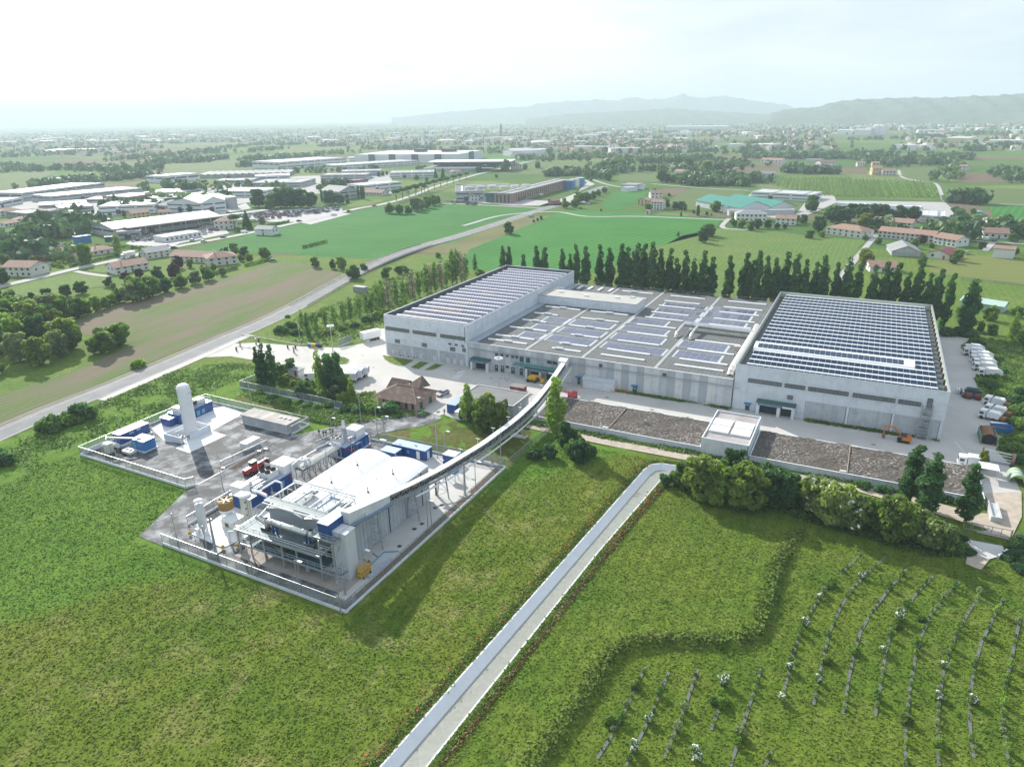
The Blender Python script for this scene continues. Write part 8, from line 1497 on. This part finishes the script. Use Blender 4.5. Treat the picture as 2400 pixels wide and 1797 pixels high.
r=BR(375,425,560,412,382,62,'gabley',WALLW,GREENROOF,'left half of the green roofed twin gable works',rh=4.5,floors=1,wins=0,name='green_roof_works',cat='factory');r=BR(562,412,735,400,380,62,'gabley',WALLW,GREENROOF,'right half of the green roofed twin gable works',rh=4.5,floors=1,wins=0,name='green_roof_works',cat='factory')
BR(440,318,832,340,278,30,'flat',WALLW,LTROOF,'long white flat roofed hall behind the green roofs',**W_);BR(300,432,725,425,402,6,'flat',CONC3,LTROOF,'long low grey lean-to in front of the green roofs',floors=1,name='lean_to',cat='shed',wins=0)
BR(985,372,1540,402,352,14,'flat',WALLW,LTROOF,'long low white nursery shed behind the dark trees',floors=1,name='long_shed',cat='shed',wins=0);r=BR(1530,470,1690,478,432,34,'flat',WALLW,LTROOF,'white flat roofed hall by the scrap heaps',**W_)
b_=ZR(1920,430);a,b=toab(b_);single('round_tent','small turquoise half round tent among bushes','tent',MB().profile_y([(a+4*math.cos(k*math.pi/8),3*math.sin(k*math.pi/8)) for k in range(9)],b,b+7),plain('turquoise_sheet',(.10,.42,.34),.5),a,b,0)
for a,k in(((20,275,170,280,228,26,'flat',WALLG,GREYROOF,'grey workshop with white yard beyond the wheat, left part'),dict(wins=0,floors=1)),((178,272,262,268,232,20,'flat',WALLW,LTROOF,'open fronted white workshop joined to the grey one'),dict(wins=0,floors=1)),((320,362,435,360,310,11,'gable',PLASTW,TERRA,'white farmhouse with terracotta roofs, upper one'),dict(chimney=1)),((318,470,432,475,395,10,'gable',PLASTW,TERRA,'tall farmhouse with arcade beside the lane'),dict(wins=4,floors=3)),((182,425,285,430,380,11,'gabley',PLASTY,TERRA,'cream farm cottage at the corner of the garden'),dict()),((268,515,300,517,485,4,'gable',PLASTW,TERRA,'tiny white chapel on the lane'),dict(floors=1,wins=1)),((1036,505,1072,505,452,4,'flat',PLASTW,GREYROOF,'narrow white transformer tower'),dict(wins=0)),((548,120,628,125,92,12,'gable',PLASTW,TERRA,'white house in the trees north of the farm'),dict())):BN(*a,**k)
bldg(ZM,360,.18083,2185,490,2260,500,440,14,'flat',WALLW,LTROOF,'white end of the workshop on the lane',wins=0,floors=1,name='workshop',cat='workshop');bldg(ZM,360,.18083,1290,668,1395,660,615,7,'gable',BRICK,TERRA,'small brick kiosk on the verge by the brick works',wins=1,floors=1)
bldg(ZM,360,.18083,755,38,1085,35,5,40,'flat',WALLW,LTROOF,'white long works beyond the bright field',**W_)
bldg(ZQ,550,.26261,380,640,755,700,612,7,'gable',plain('greenhouse_film',(.42,.56,.52),.4,var=.05),MATS['greenhouse_film'],'long pale green plastic greenhouse behind the right tall hall',wins=0,floors=1,rh=1.2,name='greenhouse',cat='greenhouse')
fence('thin wire fence across the mown meadow behind the right tall hall',[toab(ZQ(390,405)),toab(ZQ(680,430)),toab(ZQ(960,460)),toab(ZQ(1200,490))],0,1.2,5,z=.02)
CN=('white','white','white','silver','silver','dark','blue','red')
PAINTS=[WCAR,WCAR,WCAR,SILV,SILV,DCAR,BCAR,RCAR]
CM=[]
for m in PAINTS:
 mb=MB().profile_y([(-2.15,.25),(2.1,.25),(2.15,.7),(1.2,.9),(-2.1,.95)],-.87,.87,0).profile_y([(-1.9,.9),(1.15,.88),(.45,1.45),(-1.5,1.47)],-.76,.76,1);CM.append(mesh('parked_car',mb,[m,GLASS]))
def lot(f,poly,n,label,group,step=(2.9,5.2)):
 P=[f(*p) for p in poly];Q=[(p.x,p.y) for p in P];e=(P[1]-P[0]).normalized();nn=Vector((-e.y,e.x,0));c=P[0];k=0;spots=[]
 for i in range(-60,60):
  for j in range(-40,40):
   p=c+e*(i*step[0])+nn*(j*step[1])
   if inpoly(p.x,p.y,Q):spots.append(p)
 rnd.shuffle(spots)
 for p in spots[:n]:ci=rnd.randrange(len(CM));o=link('parked_car',CM[ci]);o.location=(p.x+rnd.uniform(-.3,.3),p.y+rnd.uniform(-.4,.4),.3);o.rotation_euler=(0,0,math.atan2(nn.y,nn.x)+rnd.gauss(0,.08));tag(o,label%CN[ci],'car',group)
lot(Z6,[(1650,515),(2150,515),(2212,500),(2350,470),(1980,458),(1680,478)],105,'%s car among the closely parked cars before the dark tree clump','cars of the open car lot')
lot(Z7,[(300,660),(640,610),(620,588),(400,598),(260,640)],60,'%s car parked in the rows along the fence by the village road','cars parked along the fence')
lot(Z6,[(940,700),(1210,665),(1220,640),(1100,628),(1000,650)],45,'%s wrecked car left of the low white office','wrecked cars left of the office')
lot(Z6,[(1500,640),(1620,600),(1600,560),(1450,575),(1440,620)],28,'%s car standing at the eaves of the long vehicle shed','cars by the vehicle shed')
lot(Z7,[(1390,560),(1680,575),(1680,562),(1390,548)],14,'%s car parked along the fence of the brick works','cars of the brick works')
for k,(f,x,y,m,kd,l) in enumerate(((ZM,1020,825,SILV,'van','silver van driving on the main road by the big wheat field'),(Z6,1812,622,WCAR,'van','white van on the village road by the small white house'),(Z6,1655,658,DCAR,'car','dark car on the village road by the house with the pine'),(Z6,1510,690,SILV,'car','silver car on the village road before the white office'),(Z7,320,696,DCAR,'car','dark car on the village road before the car lot'),(Z7,578,650,WCAR,'van','white van on the village road by the green verge'),(Z7,690,622,RCAR,'car','red and white car at the bend of the village road'),(Z7,876,582,RCAR,'car','red car on the village road by the lawn'),(Z6,2025,832,BCAR,'car','blue car parked at the corner of the sown field'),(Z6,1290,735,DCAR,'car','dark car leaving the scrap yard gate'),(Z6,1240,722,WCAR,'car','white car at the scrap yard gate'),(Z6,1430,682,SILV,'car','silver car parked by the road before the white office'),(ZM,1150,545,WCAR,'van','white van parked by the brick works wall'),(ZR,1965,590,WCAR,'van','white van parked on the lane by the farm shed'),(ZR,2150,605,DCAR,'van','black pickup on the lane at the right edge'),(ZR,1840,680,SILV,'car','silver car parked on the grass by the red roofed barn'),(ZR,430,525,WCAR,'car','white car parked in the garden of the long white house'),(ZR,2020,600,DCAR,'car','dark car beside the white van on the lane'))):
 p=f(x,y);p.z=.2 if k else.1;car(l,p,R(25) if f is Z6 or f is Z7 else R(35),kd,m,detail=k==0 or k==1)
lorry('white box lorry on the village road beside the cream house',Z6(905,815)+Vector((0,0,.3)),Z6(1000,795),kind='box',z=.37)
lot(ZR,[(1700,465),(1850,480),(1840,440),(1720,445)],12,'%s scrapped car heaped by the white flat roofed hall','scrap cars by the hall')
# ---------------------------------------------------------------- far country, hills, air
def far_trees(name,pts,hs,mat,quads=26):
 P=np.array(pts,float);n=len(P);H_=np.array(hs,float);d=NR.normal(size=(n,quads,3));d/=np.linalg.norm(d,axis=2,keepdims=True)
 r=NR.uniform(.65,1.1,(n,quads,1));C=P[:,None,:]+d*r*(H_[:,None,None]*np.array([.46,.46,.5]));C[:,:,2]+=H_[:,None]*.52
 V,Q=leafquads(C.reshape(-1,3),d.reshape(-1,3),1.0,.5,1.3)
 s=np.repeat(H_*.42,quads);c=C.reshape(-1,1,3);V=(V.reshape(-1,4,3)-c)*s[:,None,None]+c
 o=link(name,npmesh(name,V.reshape(-1,3),Q,mat));o['kind']='stuff';return o
F_FAR=foliage('far_leaves',(.06,.13,.065),trans=.2,scale=.02);F_FAR2=foliage('far_light_leaves',(.095,.17,.08),trans=.2,scale=.02)
def px_line(L,n,w,f):
 out=[]
 P=[f(*p) for p in L];tot=[(b-a).length for a,b in zip(P,P[1:])]
 for(a,b),l in zip(zip(P,P[1:]),tot):
  for _ in range(max(1,int(n*l/sum(tot)))):t=rnd.random();q=a+(b-a)*t;out.append((q.x+rnd.gauss(0,w),q.y+rnd.gauss(0,w),0))
 return out
HED=[(ZH,[(160,335),(360,318),(560,305)],70,14),(ZH,[(320,292),(430,290)],22,10),(ZH,[(550,287),(800,290)],50,22),(ZH,[(780,335),(1000,308),(1190,288)],80,14),(ZH,[(1200,296),(1295,294)],24,8),(ZH,[(1390,302),(1560,294)],45,14),(ZH,[(890,362),(960,358)],18,10),(ZH,[(-60,352),(200,340),(420,330)],50,12),(ZH,[(640,372),(880,362)],45,8),(ZH,[(1230,358),(1380,340),(1520,328)],50,12),(ZH,[(1050,328),(1240,312)],34,10),(ZH,[(180,318),(420,300)],34,12),(ZH,[(1560,315),(1850,312)],60,20),(ZH,[(1850,318),(2190,330)],45,14),(ZK,[(480,292),(820,302)],60,20),(ZK,[(570,332),(900,322)],60,16),(ZK,[(300,345),(560,360),(800,352)],70,14),(ZK,[(1020,238),(1290,236)],46,30),(ZK,[(1000,292),(1170,284)],34,12),(ZK,[(1080,352),(1350,346),(1600,342)],130,22),(ZK,[(1700,264),(1850,264)],40,8),(ZK,[(2095,304),(2230,312)],40,8),(ZK,[(1950,322),(2035,320)],20,7),(ZK,[(40,362),(350,352)],40,14),(ZK,[(300,305),(460,294)],34,14),(ZK,[(1600,352),(1900,365),(1960,350)],44,12),(ZK,[(1880,250),(2120,250)],40,30),(ZK,[(1480,275),(1700,270)],20,20),(ZK,[(820,262),(1000,250)],34,20),(ZK,[(620,245),(960,240)],46,36),(ZK,[(930,335),(1080,318)],34,10),(Z6,[(240,288),(430,270),(600,262)],60,12),(Z6,[(600,245),(860,225),(1110,200)],64,11),(Z6,[(270,160),(560,150),(860,160),(1180,145)],100,14),(Z6,[(860,85),(1130,60),(1700,20)],70,14),(Z6,[(1120,112),(1510,92)],44,10),(Z6,[(1540,80),(1640,72)],16,9),(Z6,[(1790,130),(2060,125)],30,8),(Z6,[(30,130),(230,170)],24,14),(Z6,[(1800,90),(2160,60)],40,12),(ZR,[(0,215),(180,190),(480,215)],60,8),(ZR,[(60,60),(300,120),(480,110)],70,14),(ZR,[(640,60),(850,60),(1180,60),(1400,110)],160,14),(ZR,[(1400,92),(1650,95)],60,8),(ZR,[(660,150),(980,160)],50,7),(ZR,[(1715,345),(1935,352)],46,3),(ZR,[(1660,220),(1760,140),(1700,60)],40,7),(ZR,[(2050,150),(2212,220)],34,8),(ZR,[(-200,140),(0,150),(80,120)],50,14),(ZN,[(680,235),(1000,225),(1270,238)],60,5),(ZN,[(0,20),(300,10),(640,14)],30,4),(ZM,[(1880,320),(2060,210),(2200,130)],80,12),(ZM,[(1300,290),(1560,280)],40,5),(Z6,[(700,440),(1150,455)],16,8),(Z6,[(1100,300),(2100,300)],26,7),(Z6,[(400,560),(760,570)],20,9),(Z6,[(0,690),(560,640)],26,8),(Z6,[(1050,372),(1700,382)],12,6),(Z7,[(200,330),(900,330)],18,6),(Z7,[(450,470),(720,440)],18,8),(ZR,[(1250,520),(1900,600)],14,6),(ZR,[(1800,500),(2200,560)],18,8),(Z6,[(20,770),(500,830)],24,6)]
pa,pb,ha,hb=[],[],[],[]
for f,L,n,w in HED:
 for p in px_line(L,int(n*1.25),w,f):
  if rnd.random()<.6:pa.append(p);ha.append(rnd.uniform(6,12))
  else:pb.append(p);hb.append(rnd.uniform(5,10))
def town_spots(n,regions):
 out=[]
 for(f,x0,y0,x1,y1,m) in regions:
  for _ in range(m):p=f(rnd.uniform(x0,x1),rnd.uniform(y0,y1));out.append((p.x,p.y))
 return out
REG=[(ZH,0,236,560,300,200),(ZH,560,225,1400,285,420),(ZH,1400,205,2212,300,460),(ZK,0,205,760,330,520),(ZK,760,190,1500,250,260),(ZK,1500,180,2212,235,240),(ZK,800,250,1400,320,70),(ZK,1700,240,2212,320,60),(ZH,0,300,700,345,70),(ZK,500,150,1100,190,160)]
hv,hq,hm=[],[],[]
for x,y in town_spots(0,REG):
 far=math.hypot(x,y)
 if far>9500:continue
 w,d,h,rh=rnd.uniform(9,20),rnd.uniform(8,12),rnd.uniform(5,8.5),rnd.uniform(1.6,2.6);big=rnd.random()<.07
 if big:w,d,h,rh=rnd.uniform(40,110),rnd.uniform(25,50),rnd.uniform(7,11),.4
 t=rnd.uniform(0,3.1);c,s=math.cos(t),math.sin(t);o=len(hv)//1
 P=[(-w/2,-d/2,0),(w/2,-d/2,0),(w/2,d/2,0),(-w/2,d/2,0),(-w/2,-d/2,h),(w/2,-d/2,h),(w/2,d/2,h),(-w/2,d/2,h),(-w/2,0,h+rh),(w/2,0,h+rh)]
 hv+=[(x+a*c-b*s,y+a*s+b*c,z) for a,b,z in P]
 wm=rnd.choice((0,0,1,2));rm=5 if big else rnd.choice((3,3,3,4))
 for q,m in(((0,1,5,4),wm),((1,2,6,5),wm),((2,3,7,6),wm),((3,0,4,7),wm),((4,5,9,8),rm),((6,7,8,9),rm),((5,6,9,9),wm),((7,4,8,8),wm)):hq.append(tuple(o+i for i in q));hm.append(m)
 for _ in range(3 if not big else 1):pa.append((x+rnd.gauss(0,22),y+rnd.gauss(0,22),0));ha.append(rnd.uniform(5,11))
far_trees('far_trees',pa,ha,F_FAR);far_trees('far_trees',pb,hb,F_FAR2)
HV=np.array(hv);me=bpy.data.meshes.new('distant_town');me.from_pydata(HV.tolist(),[],[tuple(dict.fromkeys(q)) for q in hq])
for m in(PLASTW,PLAST,PLASTY,TERRA,BRTILE,LTROOF):me.materials.append(m)
me.polygons.foreach_set('material_index',hm);me.update();o=link('distant_town',me);o['kind']='stuff'
for k in range(46):
 t=k/45;top_,bot=(560+1050*t,186+28*t if t>.5 else 186-14*t+7*t),((475+1190*t**.9),212+85*min(1,t/.3)+22*t if t<1 else 320)
 p,q=ZR(*top_),ZR(*bot);n=int((p-q).length*2.2);P=np.array([[p.x+(q.x-p.x)*u+rnd.gauss(0,.25),p.y+(q.y-p.y)*u+rnd.gauss(0,.25),rnd.uniform(.3,1.9)] for u in np.linspace(0,1,n)])
 V,Q=leafquads(P,NR.normal(size=(n,3)),1.05);o=link('vine_row',npmesh('vine_row',V,Q,F_MID));tag(o,'vine row in the vineyard beyond the nursery sheds, %s from the left'%nth(k),'vine row','rows of the vineyard')
b_=ZH(2165,262);a,b=toab(b_);h=ht(b_,180+198*.5425);c=thing('bell_tower','slim reddish church bell tower rising over the far town','tower',a,b,0);part(c,'shaft',MB().box(a-4,b-4,0,a+4,b+4,h*.72),BRICK);part(c,'spire',MB().cyl(a,b,h*.72,h,4.6,8,.2),TERRA)
for k,(x,y,t,m) in enumerate(((1545,250,220,WALLW),(1575,250,212,WALLW),(1598,250,214,WALLW))):b_=ZK(x,y);a,b=toab(b_);h=ht(b_,180+t*.5425);c=thing('grain_silo','far white grain silo on the plain, %s of three from the left'%nth(k),'silo',a,b,0,'far grain silos');part(c,'shell',MB().cyl(a,b,0,h,13,14),m);part(c,'cone',MB().cyl(a,b,h,h+4,13,14,1),LTROOF)
for x0,y0,x1,y1,t,d,l in((1402,250,1470,250,232,50,'far white barn left of the grain silos'),(1480,252,1545,252,230,50,'far white barn joining the grain silos'),(660,236,925,236,216,60,'far long white factory on the plain'),(1,345,130,340,322,50,'white gabled works at the left edge of the middle plain')):bldg(ZK,180,.5425,x0,y0,x1,y1,t,d,'gable',WALLW,LTROOF,l,name='factory_building',cat='factory',wins=0,floors=1,rh=3)
FOR=plain('wooded_hillside',(.045,.075,.035),1,var=.35,scale=.012,stain=(.13,.16,.08),samt=.6,sscale=.006)
def hills(name,crest,dist,depth,f,seed):
 r=random.Random(seed);P=[]
 for i in range(len(crest)-1):
  (x0,y0),(x1,y1)=crest[i:i+2];n=max(2,int(abs(x1-x0)/9))
  P+=[(x0+(x1-x0)*k/n,y0+(y1-y0)*k/n+r.uniform(-1.2,1.2)) for k in range(n)]
 P.append(crest[-1]);nj=12;vs=[]
 for x,y in P:
  sx,sy=1200*(f is ZK)+x*.5425,180+y*.5425
  d=CR*((sx-1200)/FPX)+CU*((898.5-sy)/FPX)+CF;hd=math.hypot(d.x,d.y);z=CAM_H+d.z/hd*dist;u=Vector((d.x/hd,d.y/hd,0))
  for j in range(nj+1):
   t=j/nj*2-1;e=(1-abs(t)**1.4) if abs(t)<1 else 0;q=u*(dist+t*depth);vs.append((q.x,q.y,max(-3,z*e*(1+.12*math.sin(x*.05+j*1.7)*(abs(t)>.05))-2*(abs(t)>.95))))
 m=nj+1;structure(name,MB().add(vs,[(i*m+j,(i+1)*m+j,(i+1)*m+j+1,i*m+j+1) for i in range(len(P)-1) for j in range(nj)]),FOR)
hills('hills',[(1120,158),(1190,140),(1320,131),(1360,120),(1420,104),(1560,96),(1700,91),(1850,92),(2000,84),(2100,82),(2212,72),(2350,66),(2600,58),(2900,62)],5600,1100,ZK,3)
hills('hills',[(60,184),(150,172),(250,160),(400,152),(560,146),(680,136),(780,143),(920,152),(1050,160),(1200,168)],6800,900,ZK,4)
hills('mountains',[(-520,178),(-400,166),(-300,154),(-150,142),(0,132),(60,130),(150,112),(250,106),(380,100),(450,104),(530,88),(600,100),(660,95),(735,76),(800,92),(860,90),(920,82),(1000,98),(1100,110),(1190,122),(1260,150)],10200,1200,ZK,5)
hz,ht_,hb_=newmat('pale_haze');ht_.nodes.remove(hb_);pv=ht_.nodes.new('ShaderNodeVolumePrincipled');pv.inputs['Color'].default_value=(.65,.765,.86,1);pv.inputs['Density'].default_value=HAZE;pv.inputs['Anisotropy'].default_value=.1
ht_.links.new(pv.outputs[0],ht_.nodes['Material Output'].inputs['Volume'])
o=link('haze',mesh('haze',MB().box(-17300,-300,-2.3,17300,17300,350),hz));o['kind']='stuff'
